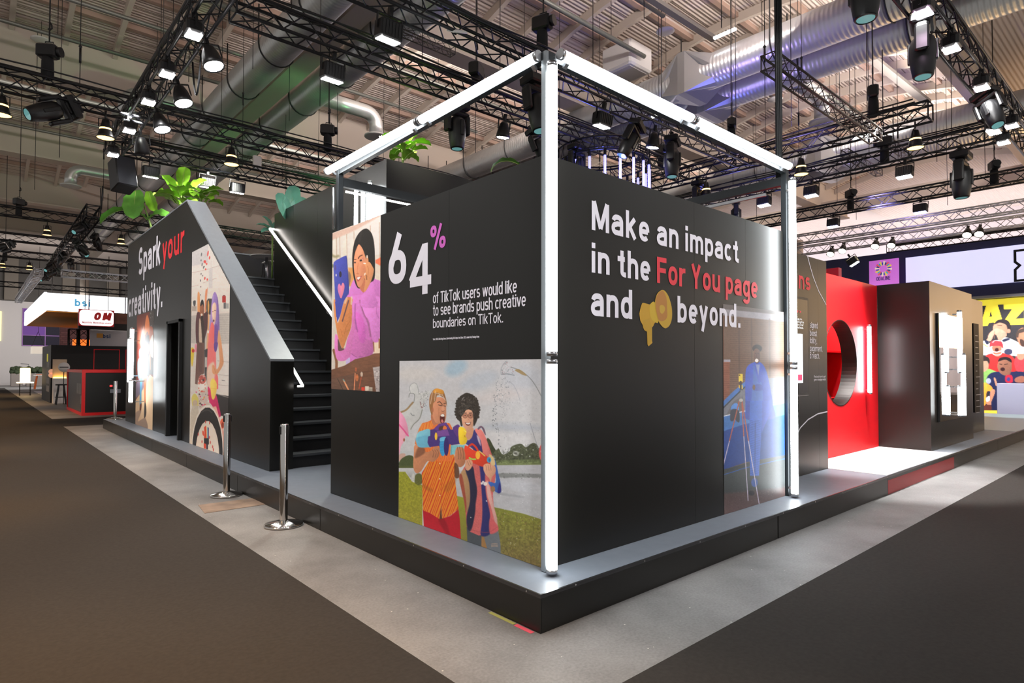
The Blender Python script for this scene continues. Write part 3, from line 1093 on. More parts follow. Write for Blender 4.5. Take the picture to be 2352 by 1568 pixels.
def wall_with_hole(mb, x0, x1, z0, z1, cx, cz, r, y, n=64):
    a, b = [], []
    for i in range(n):
        t = 2 * math.pi * (i + .5) / n
        dx, dz = math.cos(t), math.sin(t)
        k = min([(x1 - cx) / dx if dx > 0 else (x0 - cx) / dx if dx < 0 else 1e9,
                 (z1 - cz) / dz if dz > 0 else (z0 - cz) / dz if dz < 0 else 1e9])
        a.append((cx + r * dx, y, cz + r * dz))
        b.append((cx + k * dx, y, cz + k * dz))
    vs = a + b
    fs = []
    for i in range(n):
        j = (i + 1) % n
        fs.append((i, n + i, n + j, j))
    for (X, Z) in ((x0, z0), (x1, z0), (x1, z1), (x0, z1)):
        best = None
        for i in range(n):
            j = (i + 1) % n
            p, q = b[i], b[j]
            if p[0] != q[0] and p[2] != q[2] and abs((abs(p[0] - X) < 1e-6) + (abs(p[2] - Z) < 1e-6)) == 1 and \
                    ((abs(p[0] - X) < 1e-6 and abs(q[2] - Z) < 1e-6) or (abs(p[2] - Z) < 1e-6 and abs(q[0] - X) < 1e-6)):
                best = (i, j)
        if best:
            vs.append((X, y, Z))
            fs.append((n + best[0], len(vs) - 1, n + best[1]))
    return mb.add(vs, fs)


ZRT = 2.93
build('wall_panel', wall_with_hole(MB(), 5.94, XR1 - .004, ZP + .002, ZRT, HX, HZ, HR, YR), M_RED, rw)
rim = MB()
n = 64
vs, fs = [], []
for rr, yy in ((HR, YR - .004), (HR, YR + .22), (HR + .012, YR + .22), (HR + .012, YR - .004)):
    for i in range(n):
        t = 2 * math.pi * i / n
        vs.append((HX + rr * math.cos(t), yy, HZ + rr * math.sin(t)))
for k in range(4):
    for i in range(n):
        j = (i + 1) % n
        fs.append((k * n + i, k * n + j, ((k + 1) % 4) * n + j, ((k + 1) % 4) * n + i))
rim.add(vs, fs)
build('opening_rim', rim, M_BLACK, rw)
M_REDIN = mat('red_interior', rgb(225, 18, 30), .5)
bx = MB()
bx.box(5.98, 8.6, YR + .9, YR + .93, ZP + .3, ZRT - .05)
bx.box(5.98, 6.0, YR + .31, YR + .9, ZP + .3, ZRT - .05)
bx.box(8.58, 8.6, YR + .31, YR + .9, ZP + .3, ZRT - .05)
build('niche_back', bx, M_REDIN, rw)
for z in (1.02, 1.80):
    build('shelf', MB().box(6.0, 8.58, YR + .40, YR + .90, z, z + .03), M_REDIN, rw)
tb0, tb1 = on_y(1998, 905, YR - .07), on_y(1997, 746, YR - .07)
led_tube((tb0[0], YR - .07, tb0[2]), (tb0[0], YR - .07, tb1[2]), .03, 'upright white tube on the red niche wall', None, (0, .07, 0))
nf = build('niche_floor', MB().box(5.94, 8.92, .02, YR - .002, ZP + .0005, ZP + .004), mat('niche_floor_white', rgb(236, 228, 224), .4))
tag(nf, 'white floor panel in front of the red niche wall', 'floor panel')

# ------------------------------------------------------------------ black block with mirror
XB0, XB1, YB2 = 8.93, 11.63, .30
bb = thing('exhibition_wall_block', (XB0, YB2, ZP), 'black block right of the red niche, carrying a mirror and white tubes', 'display wall')
build('core', MB().box(XB0 + .012, XB1 - .012, YB2 + .012, 3.4, ZP + .001, 2.94), M_DARK, bb)
build('wall_panel', MB().box(XB0, XB0 + .0118, YB2, 3.4, ZP + .001, 2.94), M_BLACK, bb)
build('wall_panel', MB().box(XB0 + .0122, XB1, YB2, YB2 + .0118, ZP + .001, 2.94), M_BLACK, bb)
build('wall_panel', MB().box(XB1 - .0118, XB1, YB2 + .0122, 3.4, ZP + .001, 2.94), M_BLACK, bb)
ml, mr = on_y(2152, 800, YB2)[0], on_y(2207, 800, YB2)[0]
mt, mb_ = on_y(2152, 719, YB2)[2], on_y(2155, 969, YB2)[2]
mi = thing('wall_mirror', (ml, YB2, mb_), 'tall frameless mirror on the black block right of the red niche', 'mirror')
build('backing', MB().box(ml, mr, YB2 - .03, YB2 - .001, mb_, mt), M_FIX, mi)
build('glass', MB().box(ml + .004, mr - .004, YB2 - .032, YB2 - .0302, mb_ + .004, mt - .004), mat('mirror_glass', (.85, .87, .9), .02, metal=1), mi)
G4 = 'white tubes clustered in front of the mirror'
for px, y0, y1, off, word in ((2205.5, 857, 713, .13, 'upper tube of the cluster in front of the mirror'), (2214, 957, 811, .17, 'right tube of the cluster in front of the mirror'),
                              (2206, 957, 884, .12, 'lower tube of the cluster in front of the mirror')):
    a, b_ = on_y(px, y0, YB2 - off), on_y(px, y1, YB2 - off)
    led_tube((a[0], YB2 - off, a[2]), (a[0], YB2 - off, b_[2]), .035, word, G4, (0, off - .035, 0))

sl_ = thing('exhibition_wall', (XB1, .52, ZP), 'narrow wall set back beyond the mirror block, with a black list screen', 'display wall')
build('wall_panel', MB().box(XB1 + .002, 13.65, .52, .82, ZP + .001, 2.96), M_BLACK, sl_)
a, b_ = on_y(2236, 742, .47), on_y(2251, 945, .47)
sc2 = thing('wall_screen', (a[0], .52, b_[2]), 'black list screen with fine white lines on the wall beyond the mirror', 'screen')
build('housing', MB().box(a[0], b_[0], .47, .519, b_[2], a[2]), M_SCRB, sc2)
L = MB()
random.seed(3)
for k in range(14):
    z = a[2] - .25 - k * .12
    L.box(a[0] + .12, a[0] + .12 + random.uniform(.12, .4), .4675, .4698, z, z + .012)
build('text_lines', L, mat('screen_text_dim', rgb(200, 200, 200), .5), sc2)['kind'] = 'stuff'

# ------------------------------------------------------------------ neighbouring stand at the far right
XD = 21.2
M_NAVY = mat('navy_fascia', rgb(38, 42, 82), .5)
ds = thing('exhibition_stand', (XD, 1.0, 0), 'far right neighbour stand with navy header, white screen band and yellow sports wall', 'stand')
build('header', MB().box(XD, XD + .4, -1.0, 9.2, 3.72, 5.52), M_NAVY, ds)
q = on_x(2080, 592, XD - .05)
q2 = on_x(2080, 668, XD - .05)
build('led_screen', MB().box(XD - .05, XD - .001, -1.0, q[1], q2[2], q[2]), mat('lilac_led_screen', rgb(200, 200, 230), .4, emit=(.66, .66, .92), power=.95), ds)
build('ledge', MB().box(XD - .3, XD - .001, -1.0, 4.2, 3.70, 3.78), mat('ledge_grey', rgb(130, 130, 132), .5), ds)
build('base', MB().box(XD - .05, XD + .4, -1.0, 9.2, .0, .06), M_DARK, ds)
build('back_wall', MB().box(XD + .06, XD + .4, -1.0, 9.2, .061, 3.71), mat('stand_wall_dark', rgb(46, 44, 44), .5), ds)
# black outline emblem on the lilac band
L = MB()
e = [on_x(*p, XD - .053) for p in ((2331, 576), (2331, 604), (2337, 609), (2331, 614), (2331, 643), (2352, 643))]
yz = [(-p[1], p[2]) for p in e]
zt_, zb_ = yz[0][1], yz[-1][1]
x0_ = yz[0][0]
wd = (zt_ - zb_)
zc = (zt_ + zb_) / 2
path = [(x0_ + wd, zt_), (x0_, zt_), (x0_, zc + .12), (x0_ + .11, zc), (x0_, zc - .12), (x0_, zb_), (x0_ + wd, zb_), (x0_ + wd, zc - .12), (x0_ + wd - .11, zc), (x0_ + wd, zc + .12), (x0_ + wd, zt_)]
stroke_quads(L, path, .07, lambda a, b, d: (XD - .05 - d, -a, b), .004)
for dz in (.2, -.25):
    stroke_quads(L, [(x0_ + .33, zc + dz - .12), (x0_ + .33, zc + dz + .12), (x0_ + .7, zc + dz + .12)], .07, lambda a, b, d: (XD - .05 - d, -a, b), .004)
build('emblem', L, M_DARK, ds)
pd = on_x(2289, 880, XD - 1.0)
pdl = on_x(2289, 962, XD - 1.0)
pod = thing('podium', (XD - 1.0, pd[1], 0), 'plain lilac-white podium in front of the yellow sports wall', 'podium')
build('body', MB().bevbox(XD - 1.0, XD - .4, pd[1] - 2.2, pd[1], .03, pd[2], .01), mat('podium_lilac', rgb(205, 205, 228), .45), pod)
build('plinth', MB().box(XD - .97, XD - .43, pd[1] - 2.17, pd[1] - .03, .0, .0295), M_DARK, pod)
# low grey plate in front of it
p0 = on_z(2300, 968, 0)
tag(build('floor_plate', MB().box(13.75, XE - .01, .02, 6, ZP + .0005, ZP + .004), mat('floor_plate_mint', rgb(150, 168, 166), .4)), 'pale grey-green floor panel at the right end of the platform', 'floor panel')
# purple sign
X2 = 20.4
a, b_ = on_x(1996, 600, X2), on_x(2064, 650, X2)
ps = thing('hanging_sign', (X2, a[1], b_[2]), 'purple sign with a ring of coloured triangles, left of the lilac screen band', 'sign')
build('board', MB().box(X2, X2 + .06, b_[1], a[1], b_[2] - .5, a[2]), mat('sign_orchid', rgb(205, 110, 215), .5, emit=(.62, .16, .7), power=.55), ps)
cc = on_x(2029, 617, X2)
cols = [rgb(60, 70, 190), rgb(240, 200, 90), rgb(60, 170, 190), rgb(230, 90, 110), rgb(40, 60, 140), rgb(250, 220, 200)]
for ci in range(6):
    for k in range(ci, 24, 6):
        t = MB()
        a0, a1 = 2 * math.pi * k / 24, 2 * math.pi * (k + 1) / 24
        r_0, r_1 = (.11, .26) if k % 2 else (.13, .22)
        P = lambda r, a_: (X2 - .004, cc[1] - r * math.cos(a_), cc[2] + r * math.sin(a_))
        t.add([P(r_0, a0), P(r_1, a0), P(r_1, a1), P(r_0, a1)], [(0, 1, 2, 3)])
        build('emblem_segment', t, mat('emblem_%d' % ci, cols[ci], .5, emit=cols[ci], power=.5), ps)
L = MB()
p, q = on_x(2013, 645, X2), on_x(2045, 645, X2)
t_ = on_x(2013, 636, X2)
lettering(L, 'ODALINE', lambda a, b, d: (X2 - d, -a, b), -p[1], p[2], p[1] - q[1], t_[2] - p[2], .16, .09, .004)
build('lettering', L, mat('sign_violet_text', rgb(110, 50, 160), .5), ps)

# stand across the aisle, seen only in the mirror and as a sheen on the black walls
na = thing('exhibition_stand', (16, -4.6, 0), 'white stand with glowing cream and orange fascia, seen in the mirror on the black block', 'stand')
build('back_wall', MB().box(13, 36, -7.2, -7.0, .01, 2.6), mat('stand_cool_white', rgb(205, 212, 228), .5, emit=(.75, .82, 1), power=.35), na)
build('fascia', MB().box(13.5, 23, -4.9, -4.7, 2.9, 4.6), mat('fascia_cream_lit', rgb(250, 200, 130), .5, emit=(1.0, .70, .40), power=1.8), na)
build('fascia', MB().box(23.02, 40, -4.9, -4.7, 2.5, 5.6), mat('fascia_orange_bright', rgb(250, 200, 130), .5, emit=(1.0, .63, .31), power=4.8), na)
for x in (13.1, 20, 28, 35.8):
    build('post', MB().box(x, x + .12, -4.86, -4.74, .01, 2.7), M_WHITE, na)
build('desk', MB().bevbox(21, 24, -5.6, -4.9, .01, 1.1, .02), M_WHITE, na)

M_PALM = mat('palm_green', rgb(50, 84, 50), .5)
pp = thing('potted_palm', (27.5, -5.6, 0), 'potted palm before the white stand, seen in the mirror', 'plant')
build('pot', MB().lathe([(0, .01), (.22, .01), (.28, .5), (.25, .5), (0, .45)], 18, ((27.5, -5.6, 0), (0, 0, 1))), M_WHITE, pp)
random.seed(2)
for k in range(9):
    a = k * .7
    pts = [(27.5, -5.6, .45), (27.5 + .3 * math.cos(a), -5.6 + .3 * math.sin(a), 1.7), (27.5 + .8 * math.cos(a), -5.6 + .8 * math.sin(a), 2.2), (27.5 + 1.2 * math.cos(a), -5.6 + 1.2 * math.sin(a), 1.8)]
    fr_ = MB()
    for i in range(3):
        p_, q_ = Vector(pts[i]), Vector(pts[i + 1])
        fr_.bar(p_, q_, .02 if i == 0 else .16, .012)
    build('frond', fr_, M_PALM, pp)
# ------------------------------------------------------------------ lighting rig over the stand
ZR = 6.1


def truss(p, q, label, size=.29, rc=.024, rd=.010, m=None, name='lighting_truss', group=None, pitch=None, cat='truss'):
    """four-chord box truss from p to q"""
    m = m or M_RIG
    p, q = Vector(p), Vector(q)
    d = (q - p)
    Ln = d.length
    d.normalize()
    up = Vector((0, 0, 1))
    side = d.cross(up).normalized()
    up = side.cross(d).normalized()
    root = thing(name, tuple(p), label, cat, group)
    h = size / 2
    corners = [(-h, -h), (h, -h), (h, h), (-h, h)]
    for a, b in corners:
        o = side * a + up * b
        build('chord', MB().cyl(p + o, q + o, rc, 8), m, root)
    n = max(2, round(Ln / (pitch or size)))
    for f in range(4):
        a, b = corners[f], corners[(f + 1) % 4]
        lt_ = MB()
        for k in range(n):
            s0, s1 = (a, b) if k % 2 == 0 else (b, a)
            e0 = p + d * (Ln * k / n) + side * s0[0] + up * s0[1]
            e1 = p + d * (Ln * (k + 1) / n) + side * s1[0] + up * s1[1]
            lt_.cyl(e0, e1, rd, 5, cap=False)
        build('lattice', lt_, m, root, recalc=False)
    for e in (p, q):
        fr_ = MB()
        for f in range(4):
            a, b = corners[f], corners[(f + 1) % 4]
            fr_.cyl(e + side * a[0] + up * a[1], e + side * b[0] + up * b[1], rd * 1.3, 6)
        build('end_frame', fr_, m, root)
    return root


G5 = 'black box trusses of the lighting rig'
XL, YR0 = -.35, -.34
truss((XL, -.6, ZR), (XL, 12.4, ZR), 'black truss along the left aisle, carrying a double row of white floods', group=G5)
truss((-.2, YR0, ZR), (17, YR0, ZR), 'black truss at top right, running over the front edge of the platform', group=G5)
truss((-.1, 5.46, ZR), (10.0, 5.46, ZR), 'black truss crossing the stand, second from the front on the left', group=G5)
truss((-6.0, 9.95, ZR), (10.0, 9.95, ZR), 'long black truss crossing under the ducts and sticking out over the left aisle', group=G5)
truss((-.2, 12.2, ZR), (10.0, 12.2, ZR), 'black truss over the rear end of the stand, where the flood row ends', group=G5)
truss((-.1, 4.0, ZR), (10.0, 4.0, ZR), 'black truss behind the front corner of the light frame', group=G5)
truss((10.15, .55, ZR), (10.15, 12.4, ZR), 'black truss with warm bell lamps, crossing at upper right', group=G5)
truss((12.3, -.1, ZR), (12.3, 12.4, ZR), 'black truss below the bell-lamp truss at right', group=G5)
truss((16.0, -.2, ZR), (16.0, 12.4, ZR), 'black truss with blue-lit floods at right', group=G5)
G6 = 'silver trusses of the far right neighbour stand'
for (a, b_, lb) in (((1840, 556), (2352, 463), 'upper silver truss over the far right stand'), ((1840, 583), (2352, 497), 'lower silver truss over the far right stand')):
    p, q = on_z(*a, 6.0), on_z(*b_, 6.0)
    xm = (p[0] + q[0]) / 2
    truss((xm, q[1] - 1.5, 6.0), (xm, p[1] + 2, 6.0), lb, m=M_SILVER, group=G6)
p = on_z(2200, 545, 6.4)
truss((p[0] + 1, -4, 6.45), (p[0] + 1, 6.0, 6.45), 'black truss right above the navy header of the far stand', rc=.03)


# ---- fixture patterns: the hook is at the origin, the lamp hangs below it
def pat_flood():
    r = thing('flood_light', (0, 0, 0), 'white flood', 'stage light')
    build('clamp', MB().box(-.025, .025, -.03, .03, -.06, .05), M_FIX, r)
    y = MB()
    y.bar((-.17, 0, -.06), (.17, 0, -.06), .03, .012)
    y.bar((-.17, 0, -.06), (-.17, 0, -.24), .03, .012)
    y.bar((.17, 0, -.06), (.17, 0, -.24), .03, .012)
    build('yoke', y, M_FIX, r)
    h = MB().bevbox(-.155, .155, -.10, .10, -.34, -.12, .02)
    for k in range(7):
        h.box(-.14 + k * .044, -.125 + k * .044, -.108, .108, -.30, -.14)
    build('housing', h, M_FIX, r)
    build('lens', MB().bevbox(-.135, .135, -.08, .08, -.352, -.3405, .01), M_FLOOD, r)
    return r


def pat_square():
    r = thing('flood_light', (0, 0, 0), 'square flood', 'stage light')
    build('clamp', MB().box(-.025, .025, -.03, .03, -.06, .05), M_FIX, r)
    y = MB()
    y.bar((-.13, 0, -.06), (.13, 0, -.06), .03, .012)
    y.bar((-.13, 0, -.06), (-.13, 0, -.2), .03, .012)
    y.bar((.13, 0, -.06), (.13, 0, -.2), .03, .012)
    build('yoke', y, M_FIX, r)
    h = MB().bevbox(-.115, .115, -.10, .10, -.26, -.10, .03)
    h.lathe([(.05, -.08), (.09, -.08), (.09, -.12)], 14)
    build('housing', h, M_FIX, r)
    build('lens', MB().bevbox(-.095, .095, -.085, .085, -.268, -.2605, .008), M_FLOOD, r)
    return r


def pat_par():
    r = thing('par_light', (0, 0, 0), 'round black spotlight', 'stage light')
    build('clamp', MB().box(-.02, .02, -.025, .025, -.06, .05), M_FIX, r)
    y = MB()
    y.bar((-.13, 0, -.06), (.13, 0, -.06), .025, .01)
    y.bar((-.13, 0, -.06), (-.13, 0, -.22), .025, .01)
    y.bar((.13, 0, -.06), (.13, 0, -.22), .025, .01)
    build('yoke', y, M_FIX, r)
    h = MB().lathe([(0, -.08), (.05, -.085), (.075, -.13), (.10, -.20), (.118, -.30), (.125, -.36), (.118, -.36), (.10, -.33), (0, -.33)], 20)
    build('housing', h, M_FIX, r)
    build('lens', MB().cyl((0, 0, -.340), (0, 0, -.352), .105, 20), M_FLOOD, r)
    return r


def pat_moving():
    r = thing('moving_head_light', (0, 0, 0), 'moving head', 'stage light')
    build('clamp', MB().box(-.10, .10, -.03, .03, -.05, .03), M_FIX, r)
    build('base', MB().bevbox(-.19, .19, -.13, .13, -.17, -.05, .02), M_FIX, r)
    y = MB()
    y.bevbox(-.10, .10, -.08, .08, -.21, -.17, .015)
    y.bevbox(-.215, .215, -.07, .07, -.27, -.20, .02)
    for s_ in (-1, 1):
        y.bevbox(min(s_ * .155, s_ * .225), max(s_ * .155, s_ * .225), -.075, .075, -.56, -.24, .02)
    build('yoke', y, M_FIX, r)
    h = MB().lathe([(0, -.30), (.09, -.305), (.125, -.34), (.145, -.42), (.148, -.52), (.135, -.66), (.112, -.80), (.095, -.82), (.088, -.80), (0, -.80)], 22)
    hd = build('head', h, M_FIX, r)
    build('lens', MB().cyl((0, 0, -.801), (0, 0, -.812), .085, 22), M_LENS, r)
    for s_ in (-1, 1):
        build('cover_rib', MB().bevbox(-.03, .03, min(s_ * .125, s_ * .16), max(s_ * .125, s_ * .16), -.62, -.36, .008), M_FIX, hd)
    return r


def pat_bell():
    r = thing('bell_lamp', (0, 0, 0), 'bell lamp', 'lamp')
    build('hook', MB().tube([(0, 0, .04), (0, 0, -.06), (0, .03, -.09)], .012, 8), M_FIX, r)
    y = MB().tube([(-.09, 0, -.22), (-.09, 0, -.10), (0, 0, -.07), (.09, 0, -.10), (.09, 0, -.22)], .008, 6)
    build('bracket', y, M_FIX, r)
    s_ = MB().lathe([(0, -.09), (.045, -.10), (.06, -.17), (.075, -.22), (.08, -.23)], 18)
    s_.lathe([(.082, -.255), (.10, -.33), (.125, -.38), (.12, -.38), (.09, -.33), (.078, -.255)], 18)
    build('shade', s_, M_FIX, r)
    build('glass_band', MB().cyl((0, 0, -.23), (0, 0, -.256), .079, 18), M_WARM, r)
    build('lens', MB().cyl((0, 0, -.362), (0, 0, -.372), .112, 18), M_WARM, r)
    return r


def pat_hoist(up=4.0, bag=.42):
    r = thing('chain_hoist', (0, 0, 0), 'chain hoist', 'hoist')
    b = MB().bevbox(-.17, .13, -.09, .09, -.10, .12, .025)
    b.cyl((.13, 0, .01), (.19, 0, .01), .08, 14)
    build('motor', b, M_FIX, r)
    build('handle', MB().tube([(-.06, 0, .12), (-.06, 0, .17), (.06, 0, .17), (.06, 0, .12)], .01, 6), M_FIX, r)
    build('chain_bag', MB().lathe([(0, -.08), (.075, -.09), (.085, -.16), (.09, -bag), (.07, -bag - .03), (0, -bag - .03)], 14, ((-.02, .0, 0), (0, 0, 1))), mat('chain_bag_black', rgb(26, 26, 28), .85), r)
    build('load_chain', MB().cyl((0, 0, .17), (0, 0, up), .011, 6), M_WIRE, r)
    hk = MB().tube([(0, 0, .5), (.03, 0, .46), (.035, 0, .40), (0, 0, .37), (-.02, 0, .39)], .014, 6)
    build('hook', hk, M_FIX, r)
    return r


PAT = {}
for nm, fn in (('flood', pat_flood), ('square', pat_square), ('par', pat_par), ('moving', pat_moving), ('bell', pat_bell)):
    PAT[nm] = [fn, None]


def swap(root, old, new):
    for ch in root.children:
        if ch.data and ch.data.materials and ch.data.materials[0] == old:
            ch.data = ch.data.copy()
            ch.data.materials[0] = new


def hang(kind, loc, rot, label, group=None, lens=None, scale=1.0):
    fn, used = PAT[kind]
    if used is None:
        r = fn()
        PAT[kind][1] = r
    else:
        r = copy_tree(used)
    put(r, loc, rot, label, group)
    r.scale = (scale,) * 3
    if group is None and 'group' in r:
        del r['group']
    if lens is not None:
        swap(r, {'flood': M_FLOOD, 'square': M_FLOOD, 'par': M_FLOOD, 'moving': M_LENS, 'bell': M_WARM}[kind], lens)
    return r


def under_x(px, py, X):           # point on a truss that runs away along Y
    return on_x(px, py, X)


G7 = 'floods in two rows under the left aisle truss'
zc = ZR - .17
ord_ = ('nearest', 'second', 'third', 'fourth', 'farthest')
for k, (px, py) in enumerate(((445, 62), (384, 158), (341, 231), (297, 291), (260, 338))):
    p = on_x(px, py, XL - .14)
    hang('square', (XL - .14, p[1], zc), (0, 0, math.pi / 2), ord_[k] + ' white flood of the left row under the left aisle truss', G7)
for k, (px, py) in enumerate(((473, 97), (406, 205), (359, 271), (322, 300))):
    p = on_x(px, py, XL + .14)
    hang('par', (XL + .14, p[1], zc), (math.radians(-14 if k < 3 else 25), math.radians(-12), 0), ord_[k] + ' round spotlight of the right row under the left aisle truss', G7, scale=1.1)

G8 = 'ribbed floods under the cross trusses'
fl = [(347, 402, 'y', 12.2, 'ribbed flood under the rear truss, above the banana plant'),
      (477, 425, 'y', 12.2, 'ribbed flood under the rear truss, above the sloping parapet, left of the pair'),
      (546, 437, 'y', 12.2, 'ribbed flood under the rear truss, right of the pair above the stairs'),
      (767, 152, 'y', 5.46, 'ribbed flood under the second cross truss, beside the upper duct'),
      (897, 38, 'y', 4.0, 'ribbed flood at the top under the truss behind the front corner'),
      (1388, 243, 'y', 4.0, 'flood under the truss just behind the horizontal tubes over the slogan wall'),
      (1505, 300, 'y', 4.0, 'small bright flood right of the blue ring of tubes'),
      (1865, 445, 'x', 12.3, 'ribbed flood right of the tall white tube at the slogan wall end'),
      (2079, 402, 'x', 12.3, 'ribbed flood under the right truss, left of the big moving head'),
      (1757, 467, 'x', 12.3, 'ribbed flood seen over the slogan wall, left of the upright tube'),
      (2115, 478, 'x', 16.0, 'blue-lit flood under the far right black truss, right one'),
      (1915, 512, 'x', 16.0, 'blue-lit flood under the far right black truss, left one'),
      (1160, 305, 'y', 5.46, 'small round flood left of the front corner post')]
for px, py, ax, c_, lb in fl:
    p = on_y(px, py, c_) if ax == 'y' else on_x(px, py, c_)
    loc = (p[0], c_, zc) if ax == 'y' else (c_, p[1], zc)
    k = 'par' if 'round' in lb or 'small' in lb else 'flood'
    hang(k, loc, (math.radians(10), 0, 0) if ax == 'y' else (math.radians(8), 0, math.pi / 2), lb, G8, lens=M_FLOODB if 'blue-lit' in lb else None)

G9 = 'floods under the top right truss'
for k, (px, py, w_) in enumerate(((2120, 12, 'pinkish flood at the top edge'), (2185, 95, 'white flood below the pinkish one'), (2255, 188, 'middle white flood'),
                                  (2279, 222, 'white flood below the middle one'), (2304, 255, 'white flood above the slim moving head'), (2284, 278, 'small white flood beside the slim moving head'), (2325, 333, 'lowest white flood'))):
    side = -.14 if k not in (3, 4, 5) else .12
    p = on_y(px, py, YR0 + side)
    hang('square', (p[0], YR0 + side, zc), (0, 0, 0), w_ + ' under the top right truss', G9,
         lens=mat('flood_lens_pink', (1, 1, 1), .4, emit=(1, .7, .95), power=50) if k == 0 else None)

G10 = 'moving head lights on the rig'
mv = [(1050, 290, 'y', 5.46, (0, 0, 0), 'moving head hanging behind the joint of the left horizontal tubes', 1.0),
      (1228, 235, 'y', 4.0, (math.radians(-8), 0, 0), 'moving head just left of the front corner post', 1.1),
      (1545, 330, 'y', 4.0, (0, math.radians(6), .4), 'moving head right of the small bright flood', 1.0),
      (1470, 310, 'y', 4.0, (math.radians(20), math.radians(20), .3), 'tilted moving head above the blue ring of tubes', .9),
      (1222, 325, 'y', 5.46, (math.radians(-10), math.radians(-20), 0), 'tilted moving head low behind the photo-print wall', .8),
      (2120, 110, 'y', YR0, (0, math.radians(4), .2), 'large moving head at the top right, nearest of the top right truss', 1.0),
      (2258, 265, 'y', YR0, (math.radians(8), math.radians(22), 1.2), 'slim tilted moving head at the far end of the top right truss', .9),
      (2208, 385, 'x', 12.3, (0, 0, 0), 'moving head hanging alone under the right truss', 1.2),
      (1988, 8, 'y', YR0, (0, 0, 0), 'moving head cut by the top edge, left of the top right truss', 1.0),
      (180, 265, 'y', 9.95, (0, math.radians(62), .3), 'moving head lying sideways under the long truss over the left aisle', 1.0),
      (1605, 395, 'x', 10.15, (0, 0, 0), 'moving head seen under the right end of the light frame, left one', .9),
      (1325, 375, 'y', 5.46, (0, 0, 0), 'moving head behind the blue ring of tubes', .9),
      (1690, 385, 'x', 12.3, (0, 0, .5), 'moving head seen under the right end of the light frame, right one', .8)]
for px, py, ax, c_, rot, lb, s_ in mv:
    p = on_y(px, py, c_) if ax == 'y' else on_x(px, py, c_)
    loc = (p[0], c_, zc) if ax == 'y' else (c_, p[1], zc)
    hang('moving', loc, rot, lb, G10, scale=s_)

G11 = 'warm bell lamps on the rig'
for px, py, ax, c_, lb in ((532, 345, 'y', 9.95, 'warm bell lamp under the long truss, right of the ducts'),
                           (243, 275, 'y', 9.95, 'warm bell lamp under the long truss, left of the flood rows'),
                           (2102, 295, 'x', 10.15, 'warm bell lamp under the upper right truss, right one'),
                           (1840, 375, 'x', 10.15, 'warm bell lamp beside the right end of the horizontal tubes'),
                           (1622, 408, 'x', 10.15, 'warm bell lamp seen over the slogan wall'),
                           (5, 40, 'y', 5.46, 'warm bell lamp cut by the left edge at the top')):
    p = on_y(px, py, c_) if ax == 'y' else on_x(px, py, c_)
    loc = (p[0], c_, zc) if ax == 'y' else (c_, p[1], zc)
    hang('bell', loc, (0, 0, 0), lb, G11, scale=1.15)

G12 = 'chain hoists holding up the rig'
h0 = None
for px, py, ax, c_, lb in ((755, 300, 'y', 9.95, 'chain hoist above the long truss, left of the light frame'),
                           (113, 120, 'y', 9.95, 'chain hoist above the left end of the long truss'),
                           (2005, 215, 'x', 10.15, 'chain hoist above the bell-lamp truss at right'),
                           (1095, 165, 'y', 5.46, 'chain hoist behind the left horizontal tubes'),
                           (1248, 55, 'y', 4.0, 'chain hoist above the front corner of the light frame'),
                           (1520, 345, 'x', 10.15, 'chain hoist hanging right of the blue ring of tubes'),
                           (1955, 515, 'x', 16.0, 'chain hoist over the far right black truss'),
                           (2030, 425, 'x', 12.3, 'chain hoist over the right truss behind the floods'),
                           (2285, 455, 'x', 16.0, 'chain hoist near the right edge over the silver trusses'),
                           (1680, 285, 'x', 10.15, 'chain hoist behind the right horizontal tube')):
    p = on_y(px, py, c_) if ax == 'y' else on_x(px, py, c_)
    z = max(p[2], ZR + .35)
    loc = (p[0], c_, z) if ax == 'y' else (c_, p[1], z)
    up_ = vault(loc[1]) - z - .30
    for dx_ in (2.75, 4.35, 11.35, 12.75):
        if abs(loc[0] - dx_) < .5 and z < 8.5:
            up_ = 8.5 - z
    r = pat_hoist(up_)
    h0 = h0 or r
    put(r, loc, (0, 0, random.uniform(0, 6)), lb, G12)

# loudspeaker under the rear truss
p = on_y(282, 402, 12.2)
sp = thing('loudspeaker', (p[0], 12.2, p[2]), 'black loudspeaker box tilted under the rear truss, left of the floods', 'loudspeaker')
sb2 = build('cabinet', MB().bevbox(-.19, .19, -.2, .2, -.33, .33, .02), M_FIX, None)
sb2.parent = sp
gr = build('grille', MB().box(-.17, .17, -.206, -.2005, -.31, .31), mat('speaker_grille', rgb(36, 38, 44), .5), None)
gr.parent = sp
br = build('bracket', MB().bar((0, 0, .30), (0, .1, .62), .04, .02), M_FIX, None)
br.parent = sp
sp.rotation_euler = (math.radians(-16), 0, math.radians(12))

# cable loops and the thick cable drop to the frame
M_CABLE = mat('black_cable', rgb(16, 17, 20), .5)
cb = thing('cable_bundle', (3.86, .33, 3.5), 'thick bundle of black cables dropping from the roof to the right frame post', 'cable')
for k in range(9):
    a = k * .7
    r_ = .026 if k else 0
    pts = []
    for i in range(13):
        z = 3.5 + i * .5
        w_ = math.sin(i * 1.3 + k) * .006
        pts.append((3.86 + r_ * math.cos(a) + w_, .36 + r_ * math.sin(a) + w_, z))
    build('cable', MB().tube(pts, .011, 6), M_CABLE, cb)
for k, (px, py, dx, lb) in enumerate(((456, 120, .16, 'cable loop hanging from the left aisle truss beside the second flood'), (238, 300, .1, 'small cable loop at the far end of the left aisle truss'))):
    p = on_x(px, py, XL + .2)
    pts = [(XL + .18, p[1] + dx * 2 * (i / 10 - .5) * 1.4, ZR - .15 - (1 - (2 * i / 10 - 1) ** 2) * .55) for i in range(11)]
    tag(build('cable_loop', MB().tube(pts, .014, 6), M_CABLE), lb, 'cable')

